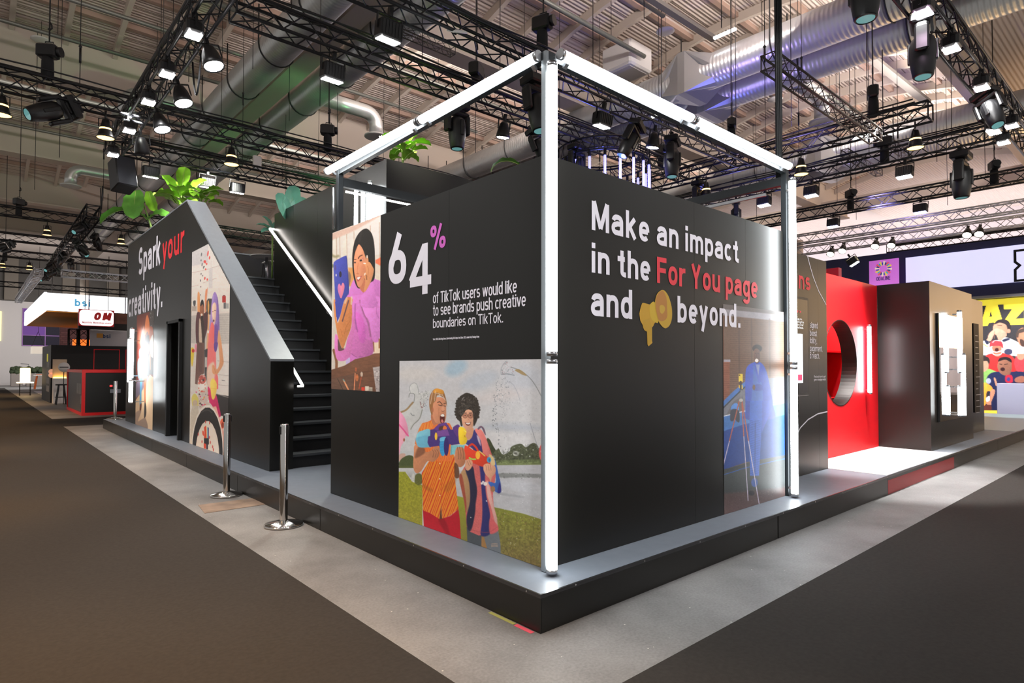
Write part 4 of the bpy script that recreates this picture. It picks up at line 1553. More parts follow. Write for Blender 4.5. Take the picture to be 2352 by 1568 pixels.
# ring truss with upright pixel tubes
rc_ = on_z(1385, 378, 5.7)
dep = float((rc_ - CAM) @ _f)
RR = 105 * dep / FPX
rg = thing('ring_truss', tuple(rc_), 'black ring truss hung with upright blue pixel tubes behind the slogan wall', 'truss')
cen = Vector(rc_)


def circ(r, z, n=48):
    return [(cen.x + r * math.cos(2 * math.pi * i / n), cen.y + r * math.sin(2 * math.pi * i / n), z) for i in range(n)]


build('chord', MB().tube(circ(RR, 5.70), .02, 6, closed=True), M_RIG, rg)
build('chord', MB().tube(circ(RR, 5.95), .02, 6, closed=True), M_RIG, rg)
build('chord', MB().tube(circ(RR - .22, 5.82), .02, 6, closed=True), M_RIG, rg)
lt_ = MB()
A_, B_, C_ = circ(RR, 5.70), circ(RR, 5.95), circ(RR - .22, 5.82)
for i in range(48):
    j = (i + 1) % 48
    lt_.cyl(A_[i], B_[j] if i % 2 else B_[i], .008, 5, cap=False)
    lt_.cyl(A_[i], C_[j], .008, 5, cap=False)
build('lattice', lt_, M_RIG, rg, recalc=False)
G13 = 'blue pixel tubes hanging from the ring truss'
NT = 20
for k in range(NT):
    a = 2 * math.pi * (k + .35) / NT - 2.2
    x, y = cen.x + RR * math.cos(a), cen.y + RR * math.sin(a)
    t = thing('pixel_tube', (x, y, 5.68), 'upright blue pixel tube hanging from the ring truss behind the slogan wall', 'tube light', G13)
    build('clamp', MB().box(x - .02, x + .02, y - .02, y + .02, 5.58, 5.70), M_FIX, t)
    build('tube', MB().cyl((x, y, 4.55), (x, y, 5.57), .024, 10), M_PIXELW, t)
    build('side_glow_strip', MB().bar((x + .03, y + .02, 4.55), (x + .03, y + .02, 5.57), .02, .02), M_PIXEL, t)

# small hanging trusses, white access points, roof boxes
G14 = 'short lattice spreader bars under the roof'
for (a, b_, z, lb) in (((920, 68), (1020, 132), 8.2, 'short brown spreader truss between the two cross trusses at the top'),
                       ((1765, 140), (2010, 222), 0, 'short black spreader truss at the thick cable bundle'),
                       ((545, 362), (735, 398), 7.4, 'short spreader truss behind the stairs'),
                       ((2010, 305), (2075, 355), 7.6, 'short spreader truss between the two right-hand trusses'),
                       ((1940, 350), (2010, 400), 7.2, 'short spreader truss above the right ribbed flood')):
    if z == 0:
        p = on_y(a[0], a[1], .62)
        q = on_y(b_[0], b_[1], .62)
    else:
        p = on_z(*a, z)
        q = on_z(*b_, z)
        q[1] = p[1]
    q[2] = p[2]
    truss(tuple(p), tuple(q), lb, .17, .013, .006, mat('spreader_brown', rgb(52, 44, 38), .5), 'spreader_truss', G14)
p = on_y(1040, 78, 4.0)
ap = thing('access_point', (p[0], 3.9, p[2]), 'round white wireless access point under the truss at the top', 'access point')
build('disc', MB().lathe([(0, .02), (.11, .015), (.14, -.005), (.135, -.02), (0, -.03)], 28, ((p[0], 3.9, p[2]), (-.25, -.5, 1))), M_WHITE, ap)
build('bracket', MB().bar((p[0], 3.9, p[2] + .02), (p[0], 3.96, ZR - .12), .04, .03), M_FIX, ap)
p = on_y(587, 372, 12.2)
ap = thing('access_point', (p[0], 12.1, p[2]), 'small white square access point under the rear truss', 'access point')
build('plate', MB().bevbox(p[0] - .1, p[0] + .1, 12.06, 12.12, p[2] - .2, p[2] + .12, .02), M_WHITE, ap)

# suspension wires
G15 = 'thin suspension wires between roof and rig'
wires = []
random.seed(11)
for (y, xs) in ((9.95, (-4.2, -2.6, -1.2, .6, 1.6, 3.4, 5.2)), (12.2, (.4, 2.0, 3.2, 4.6)), (5.46, (.6, 1.7, 2.9, 4.4)), (4.0, (1.2, 2.2, 3.6, 5.0, 6.4)), (14.5, (-2.2, -1.0, .8, 2.2, 3.9, 5.2, 7)), (18.0, (-1.5, .4, 2.6, 5.6, 8.2)), (8.0, (.9, 2.3, 5.6, 7.2, 8.6)), (2.6, (5.6, 6.8, 8.2, 9.2))):
    for x in xs:
        wires.append((x + random.uniform(-.2, .2), y + random.uniform(-.1, .1)))
for (x, ys) in ((10.15, (1.4, 2.8, 4.2, 6.0, 8.2)), (12.3, (.8, 2.4, 3.7, 5.4, 7.5)), (16.0, (.9, 2.6, 4.4, 6.6)), (14.0, (1.5, 3.3, 5.2)), (18.5, (2.2, 4.8, 7.0))):
    for y in ys:
        wires.append((x + random.uniform(-.1, .1), y + random.uniform(-.2, .2)))
for x, y in wires:
    z0 = ZR + .15 if random.random() < .7 else random.uniform(6.8, 8.0)
    w_ = thing('suspension_wire', (x, y, z0), 'thin dark wire hanging from the roof among the trusses', 'wire', G15)
    build('wire', MB().cyl((x, y, z0), (x, y, vault(y) - .02), .007, 5), M_WIRE, w_)
    if random.random() < .45:
        hz = z0 + random.uniform(.2, 1.6)
        hk = MB().cyl((x, y, hz), (x, y, hz + .25), .02, 6)
        hk.lathe([(.012, .0), (.03, .03), (.012, .06)], 8, ((x, y, hz + .25), (0, 0, 1)))
        build('shackle', hk, M_FIX, w_)

# black cables lying along the trusses
G24 = 'black cables lying along the trusses'
random.seed(5)
for (p, q, lb) in (((XL, -.5, ZR), (XL, 12.2, ZR), 'black cables along the left aisle truss'), ((.2, 5.46, ZR), (9.8, 5.46, ZR), 'black cables along the second cross truss'),
                   ((-5.8, 9.95, ZR), (9.8, 9.95, ZR), 'black cables along the long truss over the left aisle'), ((0, 12.2, ZR), (9.8, 12.2, ZR), 'black cables along the rear truss'),
                   ((.2, YR0, ZR), (16.5, YR0, ZR), 'black cables along the top right truss'), ((.2, 4.0, ZR), (9.8, 4.0, ZR), 'black cables along the truss behind the front corner'),
                   ((10.15, .8, ZR), (10.15, 12, ZR), 'black cables along the bell-lamp truss'), ((12.3, .2, ZR), (12.3, 12, ZR), 'black cables along the truss below the bell-lamp truss')):
    p, q = Vector(p), Vector(q)
    sd = Vector((-(q - p).y, (q - p).x, 0)).normalized()
    t = thing('cable_run', tuple(p), lb, 'cable', G24)
    for k in range(4):
        o = random.uniform(-.09, .09)
        n = max(8, int((q - p).length / .5))
        pts = [p.lerp(q, i / n) + sd * (o + .03 * math.sin(i * 1.1 + k)) + Vector((0, 0, .215 + .02 * k + .02 * math.sin(i * .9 + k * 2))) for i in range(n + 1)]
        build('cable', MB().tube(pts, .014, 5), M_CABLE, t)
# ------------------------------------------------------------------ ventilation under the roof
M_SEAM = mat('duct_seam', rgb(110, 112, 112), .4, metal=.8)
M_SPIRAL = wave_mat('galvanised_spiral_duct', rgb(190, 191, 190), .34, 'Y', 3.2, .0035, .62)
M_SLING = mat('duct_sling', rgb(30, 30, 30), .6)


def duct(x, y0, y1, z, r, label, boxes=(), group='large galvanised ducts running along the hall'):
    d = thing('ventilation_duct', (x, y0, z), label, 'duct', group)
    # spiral duct with fine ribs
    build('pipe', MB().cyl((x, y0, z), (x, y1, z), r, 32), M_SPIRAL, d)
    y = y0 + 1.2
    while y < y1:
        pts = [(x + (r + .02) * math.cos(a), y, z + (r + .02) * math.sin(a)) for a in [math.pi + math.pi * i / 12 for i in range(13)]]
        pts = [(x - r - .02, y, z + .9)] + pts + [(x + r + .02, y, z + .9)]
        build('sling', MB().tube(pts, .016, 6), M_SLING, d)
        y += 2.3
    for yb in boxes:
        t = MB()
        s_ = r * 1.25
        ring = [(x + s_ * a, yb, z + s_ * b) for a, b in ((-1, -1), (1, -1), (1, 1), (-1, 1))]
        for sg in (-1, 1):
            n8 = 16
            vs = [(p[0], yb + sg * .10, p[2]) for p in ring] + [(x + r * math.cos(2 * math.pi * i / n8 - 3 * math.pi / 4), yb + sg * .75, z + r * math.sin(2 * math.pi * i / n8 - 3 * math.pi / 4)) for i in range(n8)]
            fs = []
            for c_ in range(4):
                for q_ in range(4):
                    i = c_ * 4 + q_
                    fs.append((c_, 4 + i, 4 + (i + 1) % n8))
                fs.append((c_, 4 + (c_ * 4 + 4) % n8, (c_ + 1) % 4))
            t.add(vs, fs)
        t.box(x - s_, x + s_, yb - .10, yb + .10, z - s_, z + s_)
        build('silencer_box', t, M_DUCT, d)
    return d


duct(2.75, -1, 40, 9.0, .40, 'large round duct at upper left, left of the pair')
duct(4.35, -1, 40, 9.0, .40, 'large round duct at upper left, right of the pair')
yb3 = on_x(1590, 190, 11.35)[1]
duct(11.35, -2, 30, 9.0, .42, 'large round duct at upper right, upper of the pair', (yb3,))
duct(12.75, -2, 30, 9.0, .42, 'large round duct at upper right, lower of the pair', (yb3 + .3,))
yb5 = on_x(1893, 365, 19.7)[1]
duct(19.7, -2, 26, 9.0, .42, 'distant round duct behind the right trusses, upper of the pair', (yb5,))
duct(21.1, -2, 26, 9.0, .42, 'distant round duct behind the right trusses, lower of the pair', (yb5 + .4,))

G16 = 'branch ducts with a downturned outlet'


def branch(x0, x1, y, z, r, label):
    b = thing('branch_duct', (x0, y, z), label, 'duct', G16)
    sg = 1 if x1 > x0 else -1
    R_b = r * 1.8
    pts = [(x0, y, z), (x0 + (x1 - x0) * .5, y, z), (x1 - sg * R_b, y, z)]
    for i in range(1, 7):
        a = math.pi / 2 * i / 6
        pts.append((x1 - sg * R_b + sg * R_b * math.sin(a), y, z - R_b + R_b * math.cos(a)))
    pts.append((x1, y, z - R_b - .25))
    build('pipe', MB().tube(pts, r, 20), M_DUCT, b)
    zo = z - R_b - .25
    build('outlet', MB().lathe([(r * .99, .03), (r * 1.7, -.02), (r * 1.7, -.06), (r * 1.3, -.05), (r * .5, -.03), (0, -.03)], 24, ((x1, y, zo), (0, 0, 1))), mat('outlet_grey', rgb(190, 188, 186), .5), b)


branch(4.75, 6.35, 13.5, 9.0, .20, 'branch duct bending down right of the upper left ducts')
branch(2.35, .55, 16.7, 9.0, .20, 'branch duct bending down left of the upper left ducts')
branch(2.35, .2, 25.6, 9.0, .20, 'far branch duct bending down over the rear floods')
yv = on_z(1800, 175, 8.9)[1]
xv = on_z(1858, 235, 8.5)[0]
branch(13.15, 13.15 + 1.9, on_x(1850, 200, 14.0)[1], 9.0, .20, 'branch duct bending down right of the thick cable bundle')

# sprinkler and cable trays
G17 = 'grey pipes and trays crossing under the roof'
for (y, x0, x1, z, r) in ((12.4, -6, 11, 9.95, .06), (7.3, 4.6, 11, 9.95, .06), (14.6, -6, 11, 10.0, .05), (16.4, -6, 3, 9.85, .05), (20.6, -6, 11, 9.9, .06), (22.8, -6, 10, 9.9, .05), (6.0, -3, 10, 10.1, .05), (5.0, 12.4, 26, 10.0, .06), (8.6, 12.4, 26, 10.0, .06), (24.6, -6, 8, 9.9, .05)):
    p_ = thing('pipe_run', (x0, y, z), 'long grey pipe crossing under the roof sheets', 'pipe', G17)
    b = MB().cyl((x0, y, z), (x1, y, z), r, 10)
    build('pipe', b, mat('pipe_grey', rgb(120, 122, 116), .45, metal=.5), p_)
    h_ = MB()
    x = x0 + .6
    while x < x1:
        h_.cyl((x, y, z), (x, y, vault(y) - .01), .008, 5, cap=False)
        x += 2.2
    build('hangers', h_, M_WIRE, p_)['kind'] = 'stuff'
tr_ = thing('cable_tray', (6.5, 3.2, 10.0), 'dark steel tray crossing the roof above the light frame', 'cable tray')
a, b_ = on_z(1500, 0, 10.0), on_z(1640, 90, 10.0)
build('rail', MB().bar(tuple(a - (b_ - a) * .6), tuple(b_), .16, .10), mat('tray_steel', rgb(108, 104, 100), .5, metal=.4), tr_)
a, b_ = on_z(1960, 100, 10.0), on_z(2130, 235, 10.0)
tr2 = thing('cable_tray', tuple(a), 'grey steel tray crossing the right-hand vault', 'cable tray')
build('rail', MB().bar(tuple(a), tuple(b_), .22, .10), MATS['tray_steel'], tr2)

# white roof fan box and ceiling discs
p = on_z(1440, 142, 10.1)
fb = thing('roof_fan_box', tuple(p), 'white box unit hung under the roof above the right horizontal tubes', 'ventilation unit')
build('case', MB().bevbox(p[0] - .5, p[0] + .5, p[1] - .5, p[1] + .5, p[2] - .35, p[2] + .35, .05), M_WHITE, fb)
build('grille', MB().box(p[0] - .38, p[0] + .38, p[1] - .38, p[1] + .38, p[2] - .37, p[2] - .351), mat('grille_grey', rgb(185, 180, 176), .6), fb)
G18 = 'flat white discs under the roof sheets'
for (px, py) in ((1528, 72), (790, 95), (695, 305), (612, 310), (1780, 228), (2050, 325), (95, 92)):
    p = on_z(px, py, 10.2)
    d = thing('roof_disc', tuple(p), 'small flat white disc hung under the roof sheets', 'ceiling disc', G18)
    build('disc', MB().lathe([(0, .02), (.2, .02), (.24, 0), (.2, -.02), (0, -.02)], 20, (tuple(p), (0, 0, 1))), M_WHITE, d)
    build('rod', MB().cyl((p[0], p[1], p[2] + .02), (p[0], p[1], vault(p[1])), .006, 5), M_WIRE, d)
# fluorescent battens beside the right girder
G19 = 'lit linear battens beside the right girder'
for (a, b_) in (((1495, 270), (1545, 245)), ((1640, 88), (1690, 62)), ((1960, 320), (2010, 300))):
    p, q = on_x(*a, 10.8), on_x(*b_, 10.8)
    q[2] = p[2]
    lb_ = thing('linear_batten', tuple(p), 'thin lit batten along the roof beside the upper right duct', 'light', G19)
    build('diffuser', MB().bar(tuple(p), tuple(q), .07, .05), mat('batten_lit', (1, 1, 1), .4, emit=(1, 1, .98), power=6), lb_)
# ------------------------------------------------------------------ printed photographs (flat prints on the walls)
class Print:
    """a flat print: a fine grid of coloured points on a wall, painted shape by shape"""

    def __init__(s, P, shape, seed=1):
        s.P = P
        s.X, s.Y = project(P)
        s.c = np.zeros((len(P), 3))
        s.rng = np.random.default_rng(seed)
        s.o = (0.0, 0.0, 1.0)
        s.lat = s.rng.uniform(-1, 1, (64, 64))

    def frame(s, x0, y0, k):
        s.o = (x0, y0, k)
        return s

    def pts(s, pts):
        x0, y0, k = s.o
        return np.array([(x0 + a / k, y0 + b / k) for a, b in pts], float)

    @staticmethod
    def smooth(p, n=4, closed=True):
        m = len(p)
        out = []
        rng = range(m if closed else m - 1)
        for i in rng:
            if closed:
                a, b, c, d = p[i - 1], p[i], p[(i + 1) % m], p[(i + 2) % m]
            else:
                a, b, c, d = p[max(i - 1, 0)], p[i], p[i + 1], p[min(i + 2, m - 1)]
            for j in range(n):
                t = j / n
                out.append(.5 * (2 * b + (c - a) * t + (2 * a - 5 * b + 4 * c - d) * t * t + (3 * b - a - 3 * c + d) * t ** 3))
        if not closed:
            out.append(p[-1])
        return np.array(out)

    def cover(s, p, soft):
        pad = soft + 1
        sel = np.nonzero((s.X > p[:, 0].min() - pad) & (s.X < p[:, 0].max() + pad) & (s.Y > p[:, 1].min() - pad) & (s.Y < p[:, 1].max() + pad))[0]
        x, y = s.X[sel], s.Y[sel]
        ins = np.zeros(len(sel), bool)
        d2 = np.full(len(sel), 1e9)
        for i in range(len(p)):
            ax, ay = p[i - 1]
            bx, by = p[i]
            if ay != by:
                c_ = ((ay > y) != (by > y)) & (x < (bx - ax) * (y - ay) / (by - ay) + ax)
                ins ^= c_
            dx, dy = bx - ax, by - ay
            L = dx * dx + dy * dy
            if L < 1e-12:
                continue
            t = np.clip(((x - ax) * dx + (y - ay) * dy) / L, 0, 1)
            d2 = np.minimum(d2, (x - ax - t * dx) ** 2 + (y - ay - t * dy) ** 2)
        d = np.sqrt(d2)
        sd = np.where(ins, d, -d)
        return sel, np.clip(.5 + sd / max(soft, .05), 0, 1)

    def blend(s, sel, a, col):
        s.c[sel] = s.c[sel] * (1 - a[:, None]) + np.array(col, float) * a[:, None]

    def fill(s, col):
        s.c[:] = col

    def value_noise(s, x, y, scale):
        gx, gy = x / scale, y / scale
        ix, iy = np.floor(gx).astype(int), np.floor(gy).astype(int)
        fx, fy = gx - ix, gy - iy
        fx, fy = fx * fx * (3 - 2 * fx), fy * fy * (3 - 2 * fy)
        T = s.lat
        h = lambda a, b: T[a % 64, b % 64]
        return (h(ix, iy) * (1 - fx) + h(ix + 1, iy) * fx) * (1 - fy) + (h(ix, iy + 1) * (1 - fx) + h(ix + 1, iy + 1) * fx) * fy

    def mottle(s, amt, scale, pts=None, soft=2.0, sx=1.0):
        """photographic unevenness; inside a polygon or everywhere"""
        if pts is None:
            sel, a = slice(None), 1.0
        else:
            sel, a = s.cover(s.pts(pts), soft)
        n = s.value_noise(s.X[sel] * sx, s.Y[sel], scale) + .5 * s.value_noise(s.X[sel] * sx + 31, s.Y[sel] + 17, scale * .5)
        s.c[sel] = s.c[sel] * (1 + (amt * a * n)[:, None])
        return s

    def poly(s, pts, col, soft=1.2, al=1.0, sm=True, tex=0.0, sh=.13):
        p = s.pts(pts)
        if sm and len(p) > 3:
            p = s.smooth(p)
        sel, a = s.cover(p, soft)
        col = np.array(col, float)
        if tex:
            col = np.clip(col[None, :] + s.rng.normal(0, tex, (len(sel), 1)), 0, 255)
        if sm and len(p) > 24 and sh:
            w_ = max(1.0, np.ptp(p[:, 0])), max(1.0, np.ptp(p[:, 1]))
            t = (s.X[sel] - p[:, 0].mean()) / w_[0] * 1.2 + (s.Y[sel] - p[:, 1].mean()) / w_[1] * .8
            col = np.clip(np.broadcast_to(col, (len(sel), 3)) * (1 - sh * np.clip(t, -1, 1))[:, None], 0, 255)
        s.blend(sel, a * al, col)
        return s

    def box(s, x0, y0, x1, y1, col, soft=.9, al=1.0, tex=0.0):
        return s.poly([(x0, y0), (x1, y0), (x1, y1), (x0, y1)], col, soft, al, False, tex)

    def ell(s, cx, cy, rx, ry, col, soft=.9, al=1.0, ang=0, tex=0.0):
        t = [2 * math.pi * i / 22 for i in range(22)]
        ca, sa = math.cos(math.radians(ang)), math.sin(math.radians(ang))
        return s.poly([(cx + rx * math.cos(q) * ca - ry * math.sin(q) * sa, cy + rx * math.cos(q) * sa + ry * math.sin(q) * ca) for q in t], col, soft, al, False, tex)

    def line(s, pts, w, col, soft=.8, al=1.0, sm=True):
        p = s.pts(pts)
        if sm and len(p) > 2:
            p = s.smooth(p, 4, False)
        w = w / s.o[2]
        pad = w + soft + 1
        sel = np.nonzero((s.X > p[:, 0].min() - pad) & (s.X < p[:, 0].max() + pad) & (s.Y > p[:, 1].min() - pad) & (s.Y < p[:, 1].max() + pad))[0]
        x, y = s.X[sel], s.Y[sel]
        d2 = np.full(len(sel), 1e9)
        for i in range(1, len(p)):
            ax, ay = p[i - 1]
            dx, dy = p[i] - p[i - 1]
            L = dx * dx + dy * dy
            if L < 1e-12:
                continue
            t = np.clip(((x - ax) * dx + (y - ay) * dy) / L, 0, 1)
            d2 = np.minimum(d2, (x - ax - t * dx) ** 2 + (y - ay - t * dy) ** 2)
        a = np.clip(.5 + (w / 2 - np.sqrt(d2)) / soft, 0, 1)
        s.blend(sel, a * al, col)
        return s

    def dots(s, pts, n, r0, r1, cols, al=.8, soft=.8):
        """n small marks scattered in a polygon"""
        p = s.pts(pts)
        lo, hi = p.min(0), p.max(0)
        keep = s.o
        s.o = (0, 0, 1)
        k = 0
        tries = 0
        while k < n and tries < n * 20:
            tries += 1
            q = lo + (hi - lo) * s.rng.random(2)
            ins = False
            for i in range(len(p)):
                a, b = p[i - 1], p[i]
                if (a[1] > q[1]) != (b[1] > q[1]) and q[0] < (b[0] - a[0]) * (q[1] - a[1]) / (b[1] - a[1]) + a[0]:
                    ins = not ins
            if not ins:
                continue
            r = r0 + (r1 - r0) * s.rng.random()
            s.ell(q[0], q[1], r, r * (.6 + .8 * s.rng.random()), cols[int(s.rng.integers(len(cols)))], soft, al, ang=float(s.rng.random() * 180))
            k += 1
        s.o = keep
        return s

    def grad(s, pts, c0, c1, axis=1, soft=.9, al=1.0, sm=False):
        """polygon with the colour running from c0 to c1 along x or y"""
        p = s.pts(pts)
        if sm:
            p = s.smooth(p)
        sel, a = s.cover(p, soft)
        v = (s.X, s.Y)[axis][sel]
        t = np.clip((v - p[:, axis].min()) / max(1e-6, p[:, axis].max() - p[:, axis].min()), 0, 1)[:, None]
        s.blend(sel, a * al, np.array(c0, float) * (1 - t) + np.array(c1, float) * t)
        return s

    def bands(s, pts, c0, fx, fy, amp, freq, thr=.2, al=1.0, soft=.9, wob=.0):
        """stripes of colour c0 inside a polygon: sin(fx*x + fy*y + wobble)"""
        p = s.pts(pts)
        sel, a = s.cover(p, soft)
        x, y = s.X[sel], s.Y[sel]
        v = np.sin(fx * x + fy * y + amp * np.sin(freq * y + .31 * x) + wob * np.sin(.9 * freq * x))
        s.blend(sel, a * al * np.clip((v - thr) / .5 + .5, 0, 1), c0)
        return s

    def grain(s, amount):
        s.c += s.rng.normal(0, amount, (len(s.c), 1))
        return s


M_PRINT = {}


def print_mat(gain=1.0, emit=0.0):
    key = (gain, emit)
    if key in M_PRINT:
        return M_PRINT[key]
    m = bpy.data.materials.new('printed_photograph')
    m.use_nodes = True
    nt = m.node_tree
    b = nt.nodes['Principled BSDF']
    at = nt.nodes.new('ShaderNodeVertexColor')
    at.layer_name = 'ink'
    nt.links.new(at.outputs['Color'], b.inputs['Base Color'])
    b.inputs['Roughness'].default_value = .5
    if emit:
        nt.links.new(at.outputs['Color'], b.inputs['Emission Color'])
        b.inputs['Emission Strength'].default_value = emit
    M_PRINT[key] = m
    return m


def make_print(name, fn, u0, u1, v0, v1, nu, nv, paint, parent, mask=None, gain=1.0, emit=0.0, off=.0016, label=None, seed=1):
    """fn(u, v, depth) -> place on the wall; paint(Print) colours it"""
    U, V = np.meshgrid(np.linspace(u0, u1, nu + 1), np.linspace(v1, v0, nv + 1))
    u, v = U.ravel(), V.ravel()
    a = fn(u, v, off)
    P = np.stack([np.broadcast_to(np.asarray(q, float), u.shape) for q in a], 1)
    pr = Print(P, (nv + 1, nu + 1), seed)
    paint(pr)
    c = np.clip(pr.c, 0, 255) / 255
    c = np.where(c <= .04045, c / 12.92, ((c + .055) / 1.055) ** 2.4) * gain
    idx = np.arange((nu + 1) * (nv + 1)).reshape(nv + 1, nu + 1)
    F = np.stack([idx[:-1, :-1], idx[1:, :-1], idx[1:, 1:], idx[:-1, 1:]], -1).reshape(-1, 4)
    if mask is not None:
        ok = mask(u, v)
        F = F[ok[F].all(1)]
    offv = np.zeros(3)
    p_ = parent
    while p_ is not None:
        offv += np.array(p_.location)
        p_ = p_.parent
    me = bpy.data.meshes.new(name)
    me.vertices.add(len(P))
    me.vertices.foreach_set('co', (P - offv).astype(np.float32).ravel())
    me.loops.add(F.size)
    me.loops.foreach_set('vertex_index', F.astype(np.int32).ravel())
    me.polygons.add(len(F))
    me.polygons.foreach_set('loop_start', np.arange(0, F.size, 4, dtype=np.int32))
    me.update(calc_edges=True)
    at = me.color_attributes.new('ink', 'FLOAT_COLOR', 'POINT')
    at.data.foreach_set('color', np.concatenate([c, np.ones((len(c), 1))], 1).astype(np.float32).ravel())
    me.materials.append(print_mat(gain, emit))
    me.validate()
    o = new_obj(name, me, parent)
    if label:
        o['label'] = label
    return o


SKIN = (206, 138, 92)


def paint_selfie(p):
    p.fill((212, 200, 186))
    p.frame(750, 490, 7.469)
    p.grad([(40, 300), (940, -40), (940, 700), (40, 800)], (215, 203, 190), (222, 212, 204), 0)
    p.poly([(40, 360), (480, 200), (930, 10), (930, 40), (500, 285), (170, 430), (60, 470)], (205, 165, 145), 4, .8, False)
    for x in (170, 225, 345, 470, 750, 905):
        p.line([(x, 420 - .36 * (x - 170)), (x + 12, 1000)], 12, (168, 140, 112), 1.2, .7)
    for x in (90, 280, 410):
        p.grad([(x, 470), (x + 60, 440), (x + 70, 760), (x, 800)], (232, 222, 206), (214, 200, 180), 1, 3, .7)
    p.line([(60, 690), (140, 740), (200, 730)], 40, (150, 140, 96), 4, .8)
    for a, b in ((70, 640), (80, 860), (75, 930), (70, 1080), (80, 1200), (110, 900), (60, 1000)):
        p.ell(a, b, 16, 30, (112, 116, 78), 1.5, .8)
    p.poly([(840, 800), (930, 750), (930, 900), (840, 850)], (236, 110, 70), 2, .9, False)
    p.box(370, 930, 470, 1250, (222, 150, 80), 4, .9)
    p.poly([(370, 1000), (420, 1060), (400, 1200), (370, 1260)], (120, 100, 90), 3, .8)
    p.box(835, 900, 930, 1250, (220, 200, 180), 4, .8)
    # coat
    p.frame(750, 490, 7.469)
    p.poly([(480, 1130), (400, 1300), (330, 1600), (940, 1600), (940, 1200), (840, 1130), (780, 1100), (600, 1300)], (208, 120, 192), 1.2, tex=3)
    p.frame(750, 690, 7.292)
    p.poly([(390, -60), (900, -60), (905, 500), (890, 620), (820, 720), (770, 650), (760, 900), (400, 1040), (380, 940), (430, 600), (420, 200)], (206, 118, 188), 1.5, tex=3)
    p.poly([(470, 250), (520, 500), (590, 700), (470, 600)], (176, 92, 158), 3, .6)
    p.poly([(480, 480), (640, 640), (780, 650), (770, 900), (600, 940), (420, 900), (440, 650)], (196, 108, 170), 2, .95, tex=3)
    p.line([(420, 890), (500, 945), (600, 940)], 9, (150, 74, 130), 1.4, .8)
    p.poly([(480, 200), (560, 220), (650, 420), (650, 660), (600, 715), (545, 640), (505, 400)], (212, 104, 188), 1.2, tex=3)
    p.poly([(655, 400), (740, 560), (750, 640), (690, 655), (650, 560)], (202, 110, 180), 1.4)
    p.line([(480, 60), (480, 300), (520, 520)], 22, (150, 76, 140), 2.5, .6)
    p.line([(560, 0), (620, 200), (700, 380), (740, 600)], 30, (142, 84, 118), 3, .65)
    p.poly([(600, 0), (880, -60), (905, 300), (890, 620), (820, 720), (760, 620), (710, 330), (650, 250)], (216, 128, 200), 1.4, tex=3)
    p.line([(860, 20), (835, 190), (880, 300)], 12, (178, 92, 160), 1.6, .7)
    # trouser and table
    p.poly([(330, 980), (390, 960), (380, 1080), (330, 1070)], (200, 180, 220), 1.5)
    p.line([(120, 830), (165, 1010), (165, 1140)], 44, (140, 92, 60), 1.2)
    p.line([(785, 700), (800, 850)], 22, (140, 92, 60), 1.2)
    p.box(800, 700, 900, 880, (232, 206, 176), 1.5, .9)
    p.box(870, 640, 900, 800, (150, 98, 60), 1.5, .9)
    p.grad([(30, 1175), (300, 1090), (480, 980), (700, 930), (800, 885), (910, 880), (910, 1560), (30, 1560)], (126, 84, 60), (104, 70, 52), 1, 1)
    p.line([(40, 1310), (300, 1270), (600, 1200), (780, 1180)], 8, (84, 54, 40), 1.5, .7)
    p.poly([(40, 1480), (40, 1320), (460, 1230), (440, 1510)], (104, 78, 64), 2, .7, False)
    p.line([(185, 1310), (280, 1500)], 10, (62, 50, 40), 1)
    p.line([(285, 1330), (370, 1500)], 24, (226, 150, 104), 1)
    p.line([(280, 1320), (300, 1350)], 14, (90, 150, 150), 1)
    p.line([(480, 1220), (462, 1500)], 16, (222, 140, 100), 1)
    p.ell(492, 1155, 18, 36, (168, 92, 60), 1)
    p.ell(510, 1290, 26, 60, (196, 112, 68), 1.2)
    p.ell(588, 1235, 20, 44, (206, 180, 160), 1)
    p.line([(582, 1280), (545, 1470)], 18, (170, 84, 56), 1)
    p.box(585, 1450, 640, 1510, (216, 62, 44), .8)
    p.box(645, 1435, 710, 1510, (220, 205, 186), .8)
    p.box(710, 1450, 770, 1515, (168, 156, 140), .8)
    p.poly([(775, 1120), (905, 1100), (905, 1540), (830, 1530)], (176, 164, 160), 1, sm=False)
    p.dots([(790, 1140), (900, 1120), (900, 1520), (835, 1510)], 26, .6, 1.6, [(120, 106, 104), (220, 214, 210)])
    # hair
    p.frame(750, 490, 7.469)
    p.poly([(680, 258), (760, 320), (800, 420), (825, 600), (832, 900), (825, 1100), (780, 1175), (700, 1200), (560, 1290), (490, 1190), (450, 1000), (440, 780), (455, 600), (500, 430), (580, 310)], (38, 34, 30), 1)
    p.line([(600, 320), (560, 480)], 20, (64, 58, 54), 4, .6)
    # neck, face
    p.poly([(560, 1240), (600, 1330), (650, 1345), (680, 1180), (600, 1100)], (196, 116, 84), 1.2)
    p.poly([(555, 530), (620, 610), (660, 720), (680, 800), (690, 900), (680, 1010), (650, 1120), (600, 1230), (560, 1268), (530, 1235), (500, 1130), (475, 1000), (468, 850), (480, 720), (510, 620)], (224, 146, 106), 1)
    p.poly([(600, 900), (680, 880), (670, 1050), (620, 1180), (590, 1050)], (206, 126, 88), 4, .5)
    p.poly([(500, 640), (560, 560), (620, 640), (560, 720)], (232, 164, 128), 4, .5)
    p.line([(545, 770), (570, 735), (610, 715)], 20, (84, 52, 42), 1, .85)
    p.line([(475, 790), (505, 790)], 16, (84, 52, 42), 1, .8)
    p.ell(590, 805, 26, 17, (60, 44, 42), .9, .85, -25)
    p.ell(592, 806, 10, 10, (30, 26, 26), .7)
    p.ell(610, 795, 7, 8, (225, 205, 190), .7)
    p.ell(488, 842, 17, 16, (62, 46, 42), .9, .85)
    p.ell(625, 775, 16, 20, (198, 120, 110), 1.5, .7)
